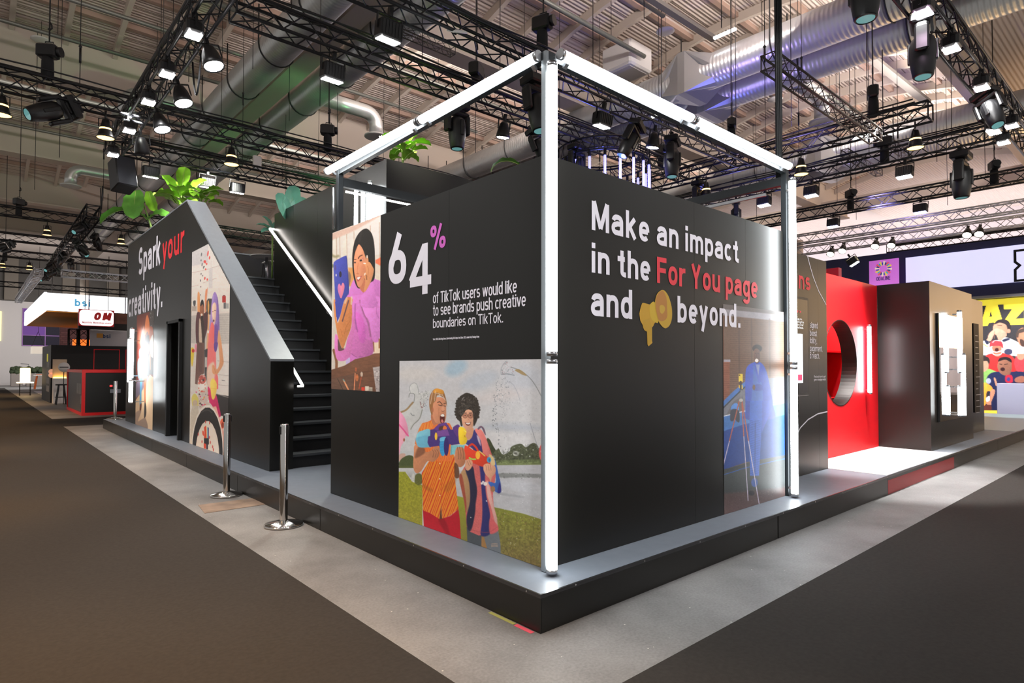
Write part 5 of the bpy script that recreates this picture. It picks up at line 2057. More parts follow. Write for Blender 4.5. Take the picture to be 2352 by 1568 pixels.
    p.line([(545, 850), (525, 1000), (555, 1030)], 10, (190, 116, 80), 1.4, .8)
    p.line([(515, 1030), (545, 1040)], 9, (160, 88, 62), 1, .8)
    p.poly([(515, 1085), (560, 1085), (605, 1065), (580, 1130), (540, 1170), (520, 1130)], (184, 90, 82), .9)
    p.poly([(525, 1100), (580, 1088), (565, 1120), (540, 1135)], (240, 226, 214), .8)
    # right hand at the cheek
    p.poly([(640, 850), (690, 850), (740, 835), (800, 930), (812, 980), (780, 1120), (720, 1250), (670, 1330), (640, 1330), (665, 1180), (650, 1080), (680, 960)], (218, 146, 98), 1)
    p.poly([(683, 740), (705, 720), (722, 840), (700, 870), (680, 840)], (218, 146, 98), .9)
    p.ell(695, 742, 9, 28, (238, 222, 206), .7)
    p.ell(652, 856, 24, 12, (240, 226, 212), .7, 1, 8)
    p.ell(656, 1042, 12, 26, (238, 214, 196), .8, .9, 25)
    p.line([(700, 900), (720, 960), (705, 1090)], 9, (176, 104, 64), 1.2, .8)
    p.line([(680, 1060), (690, 1130)], 18, (110, 66, 44), 1.6, .7)
    # coat cuff at the wrist
    p.poly([(600, 1420), (640, 1370), (700, 1300), (765, 1180), (800, 1190), (840, 1400), (860, 1600), (600, 1600)], (216, 126, 200), 1.2, tex=3)
    # phone
    p.poly([(120, 900), (135, 830), (190, 790), (320, 728), (350, 760), (360, 900), (375, 1100), (382, 1350), (300, 1500), (200, 1740), (160, 1740), (140, 1300)], (72, 78, 168), 1)
    p.poly([(330, 740), (352, 780), (384, 1300), (370, 1360), (345, 900)], (58, 64, 142), 1, .8)
    p.ell(238, 1044, 22, 52, (50, 44, 62), .9)
    p.ell(164, 1058, 10, 22, (225, 214, 220), .8)
    p.ell(152, 930, 13, 48, (96, 76, 130), 1.4, .8)
    p.poly([(248, 1245), (275, 1190), (303, 1215), (305, 1290), (270, 1420), (248, 1455), (225, 1420), (195, 1310), (200, 1230), (225, 1205)], (240, 136, 160), .9)
    p.poly([(200, 1230), (225, 1210), (240, 1300), (235, 1420), (195, 1310)], (198, 116, 176), 3, .7)
    # left hand around the phone
    p.frame(750, 690, 7.292)
    p.poly([(120, 20), (145, -10), (155, 200), (180, 360), (210, 330), (300, 0), (380, -60), (440, -20), (425, 60), (430, 250), (410, 450), (340, 640), (280, 800), (245, 770), (190, 600), (160, 440), (130, 250)], (214, 134, 78), 1)
    p.poly([(180, 360), (140, 20), (290, 10), (230, 250)], (72, 78, 168), 1, sm=False)
    p.line([(370, 0), (265, 345)], 20, (92, 66, 80), 1.2, .9)
    p.line([(300, 560), (330, 440), (400, 330)], 10, (176, 98, 50), 1.6, .7)
    p.line([(235, 480), (270, 600)], 10, (180, 104, 56), 1.6, .6)
    p.line([(340, -40), (310, 40)], 30, (226, 190, 160), 1.6, .8)
    p.line([(420, -60), (415, 60)], 26, (226, 200, 176), 1.6, .8)
    # fluffy cuff
    p.poly([(195, 620), (150, 560), (135, 700), (140, 850), (180, 990), (290, 1010), (380, 950), (420, 860), (440, 640), (470, 500), (470, 300), (425, 250), (420, 430), (350, 640), (310, 800), (240, 830), (205, 760)], (218, 122, 186), 1.6, tex=5)
    p.poly([(195, 640), (250, 790), (295, 800), (280, 830), (200, 840), (190, 740)], (92, 60, 56), 1.4, .9)
    p.frame(750, 690, 7.292)
    p.mottle(0.030, 3.0, [(390, -60), (900, -60), (905, 500), (820, 720), (760, 900), (400, 1040), (140, 900), (150, 560)])
    p.mottle(0.077, 3.0, [(30, 1175), (910, 880), (910, 1560), (30, 1560)], sx=.3)
    p.mottle(0.015, 7)
    p.mottle(0.015, 2.6)
    p.grain(2.0)


def paint_splash(p):
    p.fill((188, 186, 188))
    f1 = (910, 820, 6.533)
    f2 = (1060, 820, 6.533)
    f3 = (910, 1040, 5.809)
    # sky
    p.frame(*f1)
    p.grad([(20, 0), (2300, 0), (2300, 1700), (20, 1700)], (190, 188, 190), (196, 196, 196), 1)
    p.ell(900, 160, 170, 110, (150, 176, 192), 14, .8, -25)
    p.ell(1250, 350, 300, 120, (172, 180, 190), 16, .6, -18)
    p.ell(300, 250, 300, 120, (202, 196, 190), 20, .7)
    p.ell(600, 800, 500, 130, (186, 190, 194), 20, .6)
    p.ell(1600, 560, 420, 100, (200, 192, 190), 18, .7, -12)
    p.ell(1750, 1050, 500, 60, (166, 172, 182), 14, .6, 2)
    p.ell(1900, 300, 300, 200, (178, 182, 190), 22, .6)
    p.ell(1500, 1220, 500, 90, (200, 198, 198), 14, .7)
    # trees
    p.frame(*f2)
    p.poly([(370, 1500), (375, 1240), (420, 1230), (480, 1340), (520, 1420), (520, 1600), (380, 1600)], (62, 68, 46), 1)
    p.poly([(470, 1600), (480, 1440), (540, 1380), (560, 1370), (620, 1460), (720, 1410), (740, 1350), (820, 1310), (900, 1300), (960, 1350), (1000, 1330), (1060, 1290), (1120, 1300), (1180, 1380), (1270, 1450), (1340, 1600)], (78, 82, 62), 1.2, tex=6)
    p.dots([(480, 1460), (740, 1360), (900, 1310), (1100, 1300), (1260, 1440), (1300, 1600), (480, 1600)], 120, .5, 1.5, [(140, 146, 130), (52, 58, 42), (190, 194, 186), (100, 108, 80)], .75)
    p.ell(815, 1445, 46, 40, (186, 188, 182), 1.6, .8)
    p.ell(815, 1445, 28, 18, (84, 84, 76), 1.2, .8)
    p.frame(*f3)
    p.box(20, -30, 230, 190, (188, 190, 190), 2)
    p.poly([(40, 20), (120, 10), (110, 90), (40, 110)], (196, 160, 146), 1.5)
    p.poly([(40, 170), (60, 90), (130, 40), (190, 30), (230, 60), (235, 190)], (74, 84, 50), 1.2, tex=5)
    p.box(30, 170, 260, 205, (84, 92, 52), 1.5)
    p.grad([(1250, 100), (2000, 80), (2000, 165), (1250, 165)], (88, 98, 66), (120, 130, 84), 1, 1.5)
    # water
    p.grad([(1250, 165), (2020, 155), (2020, 930), (1250, 730)], (176, 176, 180), (168, 168, 170), 1, 1.2)
    p.poly([(1380, 270), (1700, 275), (2000, 290), (2000, 330), (1600, 325), (1400, 330)], (122, 124, 122), 3, .9)
    p.dots([(1380, 260), (2000, 270), (2000, 340), (1400, 340)], 40, .5, 1.4, [(190, 192, 192), (90, 92, 88)], .7)
    p.poly([(1310, 520), (1600, 560), (1700, 600), (1400, 560)], (140, 142, 146), 4, .6)
    p.poly([(1350, 360), (1900, 420), (1990, 560), (1500, 480)], (186, 188, 194), 8, .5)
    p.grad([(30, 200), (260, 200), (240, 380), (140, 260), (30, 245)], (192, 192, 192), (150, 152, 146), 1, 1.2)
    p.grad([(780, 320), (860, 320), (890, 590), (800, 570)], (182, 182, 184), (172, 172, 172), 1, 1.2)
    # grass
    p.grad([(30, 250), (120, 250), (210, 380), (350, 430), (350, 1000), (30, 900)], (146, 148, 44), (140, 134, 44), 1, 1.4)
    p.grad([(800, 570), (930, 600), (960, 1250), (840, 1160)], (144, 148, 48), (122, 112, 50), 1, 1.4)
    p.grad([(1300, 720), (1700, 810), (2020, 910), (2020, 1600), (1380, 1400)], (122, 126, 52), (112, 92, 56), 1, 1.4)
    p.poly([(1100, 1090), (1200, 1090), (1260, 1300), (1130, 1260)], (150, 110, 66), 1.6, sm=False)
    p.dots([(40, 260), (120, 260), (210, 390), (350, 440), (350, 980), (40, 880)], 260, .5, 1.3, [(118, 126, 32), (172, 168, 66), (134, 128, 40)], .55)
    p.dots([(1310, 740), (2010, 930), (2010, 1580), (1390, 1380)], 420, .6, 1.7, [(92, 96, 40), (146, 120, 78), (134, 136, 66), (86, 72, 42)], .5)
    p.dots([(1310, 300), (2000, 300), (2000, 1300), (1350, 1200)], 70, .4, 1.0, [(214, 214, 212), (226, 226, 226)], .7)
    p.ell(300, 350, 60, 80, (88, 92, 44), 2.5, .95, tex=6)
    p.ell(228, 330, 22, 60, (196, 196, 190), 2, .8)
    p.mottle(0.121, 3.2, [(1250, 740), (2020, 930), (2020, 1600), (1380, 1400)])
    p.mottle(0.088, 3.0, [(30, 250), (120, 250), (350, 430), (350, 1000), (30, 900)])
    p.mottle(0.024, 5.0, [(1250, 165), (2020, 155), (2020, 930), (1250, 730)], sx=.3)
    p.frame(*f2)
    p.mottle(0.193, 3.0, [(370, 1240), (520, 1420), (820, 1310), (1120, 1300), (1340, 1600), (380, 1600)])
    # splash on the left
    p.frame(*f1)
    p.poly([(50, 830), (160, 790), (260, 680), (270, 560), (200, 540), (210, 430), (260, 390), (330, 430), (350, 540), (480, 510), (500, 560), (430, 680), (390, 800), (330, 940), (230, 1040), (210, 1090), (180, 1000), (120, 880)], (196, 196, 192), 1.6, .75)
    p.line([(60, 830), (150, 790), (215, 720), (250, 680)], 26, (150, 118, 76), 1.2, .85)
    p.line([(265, 680), (275, 560), (205, 545), (190, 600)], 10, (112, 114, 112), 1, .8)
    p.line([(215, 540), (200, 450), (250, 390), (310, 410), (345, 560)], 7, (136, 138, 138), 1, .8)
    p.line([(390, 790), (350, 920), (260, 1010), (220, 1080)], 14, (122, 122, 112), 1.2, .8)
    p.line([(220, 840), (240, 870), (270, 870)], 10, (100, 104, 106), 1, .8)
    p.line([(360, 670), (385, 760), (415, 700)], 12, (128, 84, 84), 1, .8)
    p.dots([(330, 520), (500, 500), (500, 620), (420, 780), (380, 780), (350, 620)], 70, .4, 1.4, [(120, 122, 120), (222, 222, 218), (150, 150, 146)], .7)
    # splash on the right
    p.frame(*f2)
    p.line([(590, 250), (600, 160), (650, 80), (690, 70)], 10, (150, 152, 158), 1.2, .8)
    p.dots([(590, 260), (610, 130), (660, 60), (720, 130), (780, 160), (780, 280)], 60, .4, 1.3, [(120, 124, 130), (210, 210, 214), (150, 100, 106)], .7)
    p.line([(600, 260), (680, 250), (760, 265), (790, 270)], 14, (118, 124, 132), 1, .8)
    p.line([(740, 150), (860, 190), (980, 270), (1080, 380), (1180, 550), (1262, 730)], 11, (116, 118, 118), 1, .85)
    p.poly([(800, 195), (860, 180), (940, 230), (980, 275), (930, 270), (870, 240)], (150, 126, 84), 1, .9)
    p.line([(720, 365), (790, 430), (850, 560), (880, 660)], 6, (140, 142, 150), 1, .7)
    p.line([(1030, 990), (1070, 1120), (1120, 1280), (1150, 1380)], 8, (128, 130, 138), 1, .75)
    p.dots([(500, 360), (600, 270), (720, 330), (720, 560), (640, 620), (560, 640), (500, 700), (520, 560)], 110, .4, 1.1, [(104, 108, 114), (212, 212, 214), (130, 134, 140)], .7)
    p.dots([(470, 560), (520, 560), (540, 800), (520, 900), (560, 1100), (590, 1380), (560, 1400), (540, 1150), (450, 1020), (470, 870)], 90, .4, 1.3, [(94, 98, 102), (120, 124, 128)], .75)
    p.dots([(560, 640), (740, 620), (740, 760), (660, 900), (600, 1040)], 40, .4, .9, [(110, 114, 120)], .7)
    p.dots([(720, 420), (1000, 420), (1240, 900), (1240, 1250), (640, 1260), (600, 700)], 90, .25, .7, [(110, 112, 118)], .65)
    # pink water at the left edge, red ball at the right edge
    p.frame(*f1)
    p.poly([(30, 850), (70, 830), (130, 920), (165, 1020), (185, 1160), (140, 1190), (110, 1270), (70, 1340), (40, 1440)], (226, 150, 178), 1.2)
    p.line([(40, 1010), (110, 1090), (180, 1180)], 22, (222, 84, 140), 1.2, .9)
    p.poly([(50, 1080), (140, 1170), (70, 1330), (45, 1400)], (232, 170, 184), 1.4, .8)
    p.ell(118, 1240, 14, 26, (150, 90, 60), 1, .9)
    p.frame(*f2)
    p.ell(1290, 1430, 130, 180, (214, 92, 92), 1.2)
    p.dots([(1180, 1360), (1270, 1330), (1270, 1560), (1190, 1530)], 14, .4, 1, [(236, 180, 180)], .8)
    # ---- right-hand figure: legs, tie-dye shirt
    p.frame(*f3)
    p.poly([(940, 980), (1140, 1040), (1136, 1290), (1150, 1600), (960, 1600), (950, 1200)], (72, 76, 80), 1.1, sm=False)
    p.poly([(1160, 1080), (1360, 1030), (1390, 1200), (1410, 1600), (1260, 1600), (1215, 1280)], (104, 108, 112), 1.1, sm=False)
    for y in (1215, 1235, 1250):
        p.line([(1268, y), (1310, y - 8), (1352, y - 2)], 7, (178, 150, 128), .9, .9)
    p.poly([(840, 330), (900, 200), (1000, 60), (1040, -120), (1200, -200), (1290, 60), (1340, 220), (1290, 560), (1300, 700), (1340, 850), (1358, 1040), (1240, 1080), (1100, 1100), (985, 1050), (940, 980), (925, 780), (900, 600)], (196, 98, 96), 1.1, sm=False, tex=4)
    p.poly([(840, 330), (900, 220), (960, 300), (990, 500), (985, 680), (940, 780), (905, 640), (870, 480)], (166, 132, 92), 2.5, .95)
    p.poly([(840, 330), (880, 300), (935, 640), (930, 800), (905, 640)], (150, 66, 52), 2, .85)
    p.poly([(925, 210), (1020, 180), (1050, 330), (1080, 500), (1060, 680), (1050, 820), (1000, 1030), (950, 1000), (940, 840), (985, 640), (975, 400)], (36, 38, 62), 2.5, .97)
    p.poly([(1110, 120), (1180, 170), (1185, 380), (1200, 560), (1250, 800), (1245, 920), (1250, 1080), (1130, 1100), (1145, 900), (1150, 700), (1135, 450), (1120, 250)], (44, 46, 104), 2.5, .97)
    p.poly([(1205, 380), (1240, 420), (1300, 700), (1340, 850), (1355, 960), (1330, 970), (1270, 740), (1215, 560)], (204, 170, 160), 3, .8)
    p.poly([(1250, 880), (1350, 960), (1356, 1040), (1250, 1075)], (196, 90, 92), 2, .9)
    p.line([(985, 1015), (1110, 1050), (1240, 1055), (1352, 985)], 6, (160, 70, 74), 1, .7)
    for a, b, r in ((1143, 405, 16), (1188, 410, 26), (1160, 385, 14), (995, 860, 7), (1205, 640, 9)):
        p.ell(a, b, r, r, (232, 222, 214), 1, .9)
    p.frame(*f2)
    p.poly([(80, 1250), (130, 1230), (190, 1090), (250, 1130), (300, 1300), (320, 1420), (230, 1420), (150, 1360), (60, 1290)], (56, 50, 112), 2, .95)
    p.poly([(200, 1090), (280, 1080), (340, 1150), (390, 1290), (430, 1450), (470, 1500), (400, 1560), (320, 1420), (290, 1250)], (216, 122, 116), 1.6)
    p.poly([(230, 1170), (270, 1210), (290, 1330), (250, 1260)], (226, 200, 206), 2.5, .8)
    p.poly([(240, 1070), (290, 1030), (340, 1070), (365, 1170), (340, 1140), (300, 1060), (255, 1090)], (100, 76, 96), 1, .9)
    # far person's blue sleeve
    p.frame(*f3)
    p.poly([(1290, 40), (1330, 120), (1355, 240), (1390, 380), (1402, 490), (1385, 535), (1330, 520), (1280, 470), (1230, 400), (1250, 380), (1320, 400), (1330, 330), (1310, 180), (1270, 60)], (58, 96, 168), 1.1)
    p.poly([(1380, 390), (1402, 490), (1385, 535), (1350, 520)], (46, 42, 112), 1.4, .9)
    p.ell(1290, 480, 30, 40, (150, 108, 76), 1.2)
    p.poly([(1240, 20), (1300, 60), (1320, 160), (1260, 150)], (206, 180, 130), 1.2)
    # right figure: neck, face, hair
    p.frame(*f2)
    p.poly([(60, 1080), (170, 1060), (180, 1110), (150, 1210), (90, 1240), (60, 1190)], (204, 148, 116), 1.1)
    p.poly([(20, 830), (60, 760), (150, 760), (180, 850), (180, 980), (160, 1070), (110, 1120), (60, 1090), (15, 1000), (0, 900)], (216, 160, 130), 1)
    p.frame(*f1)
    p.poly([(1100, 550), (1060, 560), (1015, 610), (975, 660), (925, 740), (905, 850), (915, 930), (950, 960), (970, 1030), (995, 1020), (980, 900), (1010, 850), (1060, 790), (1130, 800), (1155, 880), (1160, 1030), (1190, 1000), (1225, 900), (1230, 760), (1200, 640), (1160, 580)], (58, 52, 46), 1.2)
    p.dots([(920, 760), (1010, 610), (1100, 550), (1170, 600), (1230, 760), (1220, 900), (1160, 800), (1060, 780), (960, 900)], 130, .7, 1.8, [(40, 36, 32), (84, 76, 70), (110, 102, 96)], .6)
    p.mottle(0.275, 2.4, [(1060, 550), (1170, 560), (1235, 760), (1220, 900), (1160, 1000), (1150, 820), (1060, 790), (990, 900), (970, 1000), (905, 900), (930, 720)])
    for k_ in range(46):
        t_ = k_ / 45 * 1.25 * math.pi - .12 * math.pi
        ex, ey = 1068 - 158 * math.cos(t_), 800 - 238 * math.sin(t_)
        p.ell(ex + 14 * math.sin(k_ * 2.7), ey + 12 * math.cos(k_ * 3.1), 26, 22, (56, 50, 44), 1.2, .95)
    for k_ in range(70):
        a_, b_ = 930 + 290 * ((k_ * .618) % 1), 575 + 250 * ((k_ * .381) % 1)
        if ((a_ - 1068) / 150) ** 2 + ((b_ - 790) / 225) ** 2 < 1 and not (990 < a_ < 1150 and b_ > 790):
            p.line([(a_, b_ + 22), (a_ + 10, b_), (a_ + 30, b_ + 4), (a_ + 34, b_ + 24)], 6, ((98, 90, 82), (30, 27, 24))[k_ % 2], .8, .8)
    for a, b in ((1000, 640), (1045, 580), (1095, 560), (1140, 585)):
        p.line([(a, b + 40), (a + 12, b), (a + 40, b + 8)], 6, (40, 36, 32), .8, .9)
    for cx in (1035, 1115):
        p.ell(cx, 880, 32, 36, (140, 84, 66), 1, .5)
        p.line([(cx + 34 * math.cos(t / 12 * 6.283), 878 + 38 * math.sin(t / 12 * 6.283)) for t in range(13)], 5, (70, 50, 44), .7, .9)
        p.ell(cx, 872, 12, 6, (40, 30, 28), .8, .9)
        p.line([(cx - 22, 836), (cx + 22, 834)], 8, (56, 44, 38), .9, .7)
    p.line([(1075, 850), (1078, 925), (1092, 932)], 9, (186, 120, 92), 1, .8)
    p.poly([(1030, 975), (1080, 990), (1120, 972), (1110, 1015), (1075, 1030), (1045, 1010)], (128, 66, 56), .9)
    p.poly([(1040, 982), (1080, 992), (1112, 980), (1100, 1004), (1060, 1004)], (240, 234, 226), .8)
    # ---- left figure
    p.frame(*f3)
    p.poly([(355, 740), (450, 800), (590, 880), (720, 840), (830, 750), (850, 900), (866, 1200), (860, 1600), (380, 1600), (370, 1000)], (176, 26, 40), 1.1, sm=False)
    p.poly([(560, 880), (640, 870), (720, 1100), (640, 1040)], (132, 18, 30), 5, .7)
    p.poly([(600, 680), (612, 880), (575, 880)], (92, 56, 34), 1.2, sm=False)
    shirt = [(340, 270), (430, 120), (560, 30), (770, 20), (800, 200), (780, 330), (800, 480), (832, 745), (720, 835), (615, 875), (600, 690), (575, 880), (450, 800), (358, 765), (350, 500), (345, 330)]
    p.poly(shirt, (222, 134, 42), 1.1, sm=False)
    p.bands(shirt, (196, 62, 34), 1.15, .42, 1.6, .09, .25, .9, .9, .8)
    p.poly([(360, 420), (470, 470), (480, 530), (380, 480)], (150, 86, 32), 6, .45)
    p.poly([(640, 440), (790, 320), (780, 420), (680, 530)], (160, 92, 30), 6, .45)
    p.line([(585, 140), (600, 420), (598, 690)], 5, (150, 66, 30), 1, .7)
    for b in (140, 345, 565):
        p.ell(582, b, 8, 8, (236, 206, 176), .8)
    p.frame(*f1)
    up = [(280, 1300), (300, 1200), (340, 1080), (390, 990), (470, 970), (530, 940), (600, 1010), (700, 980), (800, 990), (840, 1060), (860, 1200), (840, 1560), (400, 1560), (330, 1340)]
    p.poly(up, (232, 128, 62), 1.1, sm=False)
    p.bands(up, (214, 92, 38), 1.5, .35, 1.2, .12, .2, .75, .9, .6)
    p.bands([(380, 1000), (540, 960), (560, 1060), (340, 1120)], (240, 176, 80), 1.2, .3, 1.2, .2, .5, .7)
    # head
    p.poly([(520, 900), (560, 1020), (600, 1010), (690, 985), (700, 900), (560, 800)], (186, 118, 86), 1.1)
    p.poly([(560, 640), (620, 600), (700, 610), (745, 680), (750, 800), (748, 900), (720, 985), (660, 1000), (590, 980), (545, 880), (530, 760)], (204, 138, 104), 1)
    p.poly([(500, 760), (495, 660), (510, 570), (560, 490), (610, 470), (680, 490), (715, 520), (750, 640), (762, 740), (735, 650), (700, 600), (620, 570), (590, 660), (555, 700), (545, 860), (525, 850)], (150, 104, 64), 1.1)
    p.poly([(560, 500), (610, 470), (690, 490), (715, 520), (700, 560), (620, 530), (570, 540)], (218, 150, 60), 1.2, .95)
    for a, b, c, d in ((545, 520, 515, 700), (590, 510, 575, 660), (640, 540, 660, 590), (690, 560, 740, 650), (600, 540, 690, 570)):
        p.line([(a, b), (c, d)], 10, (224, 200, 176), 1, .7)
    p.line([(620, 680), (655, 670), (690, 710)], 12, (70, 46, 36), 1, .85)
    p.line([(715, 700), (745, 690)], 11, (70, 46, 36), 1, .85)
    p.line([(635, 715), (665, 725), (690, 728)], 10, (50, 36, 32), .9, .9)
    p.line([(712, 730), (742, 735)], 9, (50, 36, 32), .9, .9)
    p.poly([(690, 740), (715, 740), (725, 800), (695, 815), (680, 795)], (214, 152, 120), 1.2, .9)
    p.line([(680, 805), (705, 815), (722, 800)], 7, (126, 74, 56), 1, .8)
    p.poly([(660, 880), (690, 850), (720, 860), (730, 920), (715, 985), (670, 985), (655, 930)], (92, 40, 36), .9)
    p.poly([(668, 870), (700, 850), (722, 872), (715, 890), (675, 888)], (240, 232, 222), .8)
    p.poly([(672, 960), (690, 930), (712, 970), (690, 985)], (206, 120, 116), .9)
    p.ell(545, 790, 16, 40, (176, 110, 78), 1.2)
    p.line([(640, 760), (640, 860), (660, 960)], 10, (180, 112, 80), 2, .6)
    # arms
    p.poly([(280, 1320), (400, 1340), (440, 1420), (520, 1400), (580, 1340), (640, 1360), (650, 1470), (560, 1570), (470, 1560), (380, 1700), (300, 1740), (255, 1640), (265, 1450)], (192, 128, 92), 1.1)
    p.poly([(330, 1350), (410, 1350), (430, 1430), (330, 1500), (280, 1500)], (112, 72, 54), 4, .7)
    for a in (540, 575, 610):
        p.line([(a, 1390), (a + 25, 1430), (a + 8, 1500)], 9, (136, 84, 60), 1, .8)
    # big water gun
    p.poly([(300, 1200), (330, 1130), (380, 1105), (510, 1090), (520, 1340), (480, 1350), (350, 1350), (305, 1290)], (124, 190, 208), 1)
    p.poly([(300, 1210), (500, 1180), (500, 1340), (350, 1350), (305, 1290)], (96, 166, 196), 3, .6)
    p.poly([(510, 1090), (560, 1080), (600, 1040), (640, 1010), (740, 980), (780, 1020), (820, 1090), (950, 1060), (960, 1300), (830, 1320), (800, 1300), (760, 1480), (680, 1380), (640, 1330), (500, 1350), (470, 1280), (480, 1190), (510, 1180)], (74, 54, 120), 1, sm=False)
    p.poly([(560, 1080), (640, 1000), (750, 978), (805, 1080), (780, 1075), (745, 1020), (650, 1030), (630, 1100)], (104, 66, 136), 1, sm=False)
    p.poly([(640, 1060), (705, 1030), (690, 1080), (660, 1100)], (90, 58, 40), 1.2)
    p.poly([(715, 1030), (745, 1035), (760, 1075), (700, 1085)], (226, 120, 60), 1)
    p.poly([(610, 1110), (770, 1080), (800, 1175), (620, 1190)], (122, 78, 150), 1, sm=False)
    p.poly([(850, 1070), (880, 1030), (930, 1010), (955, 1050), (930, 1180), (900, 1180)], (96, 62, 128), 1)
    p.poly([(940, 1060), (985, 1045), (1040, 1080), (1055, 1130), (1040, 1175), (1065, 1230), (1050, 1290), (990, 1315), (950, 1290), (935, 1180)], (236, 200, 54), 1)
    p.line([(1020, 1100), (1050, 1120)], 14, (250, 228, 120), 1.2, .8)
    p.line([(1028, 1175), (1032, 1200)], 10, (150, 110, 20), 1, .8)
    p.ell(598, 1186, 20, 58, (238, 190, 60), .9)
    p.ell(700, 1340, 50, 145, (60, 150, 200), .9)
    p.poly([(660, 1210), (745, 1195), (735, 1250), (660, 1260)], (110, 190, 220), 1.2, .9)
    p.ell(752, 1340, 38, 140, (58, 42, 104), .9)
    for b in (1270, 1310, 1350, 1400):
        p.line([(660, b), (725, b - 8)], 5, (34, 110, 160), .8, .7)
    p.poly([(820, 1320), (1030, 1320), (1050, 1370), (1010, 1420), (810, 1470)], (124, 190, 196), 1, sm=False)
    p.line([(835, 1340), (825, 1460)], 8, (70, 140, 156), 1, .7)
    # the small red gun
    p.frame(*f2)
    p.poly([(50, 1330), (110, 1350), (190, 1400), (290, 1420), (400, 1500), (440, 1540), (400, 1640), (300, 1640), (200, 1600), (80, 1560), (40, 1480)], (214, 66, 44), 1)
    p.line([(110, 1340), (160, 1305), (215, 1350), (245, 1400)], 30, (212, 60, 40), 1)
    p.line([(120, 1510), (160, 1530), (210, 1530)], 22, (150, 206, 84), 1)
    p.line([(270, 1410), (350, 1480)], 16, (214, 206, 110), 1, .9)
    p.ell(245, 1470, 34, 62, (242, 176, 60), 1)
    p.ell(412, 1540, 32, 44, (70, 150, 190), 1)
    p.ell(420, 1545, 14, 26, (44, 100, 140), .9)
    # hands on the guns
    p.frame(*f3)
    p.poly([(790, 120), (780, 40), (800, -60), (850, -80), (900, -60), (925, 40), (915, 140), (860, 190), (820, 170)], (186, 122, 88), 1)
    for a in (815, 845, 880):
        p.line([(a, -80), (a + 20, 20), (a + 15, 80)], 8, (128, 80, 58), 1, .8)
    p.poly([(920, 190), (930, 100), (975, 80), (1020, 120), (1000, 200), (950, 235)], (206, 152, 122), 1)
    p.line([(950, 110), (975, 170)], 8, (150, 100, 78), 1, .7)
    p.line([(975, 100), (1000, 160)], 8, (150, 100, 78), 1, .7)
    p.poly([(1165, 220), (1170, 160), (1220, 140), (1270, 160), (1320, 180), (1325, 260), (1280, 320), (1260, 390), (1240, 340), (1190, 280)], (208, 154, 124), 1)
    for a in (1195, 1225, 1255):
        p.line([(a, 160), (a + 12, 230)], 7, (150, 100, 78), 1, .7)
    p.poly([(780, 130), (830, 180), (840, 320), (790, 330), (775, 250)], (96, 60, 40), 1.6, .9)
    p.mottle(0.015, 9)
    p.mottle(0.018, 3.2)
    p.grain(1.6)


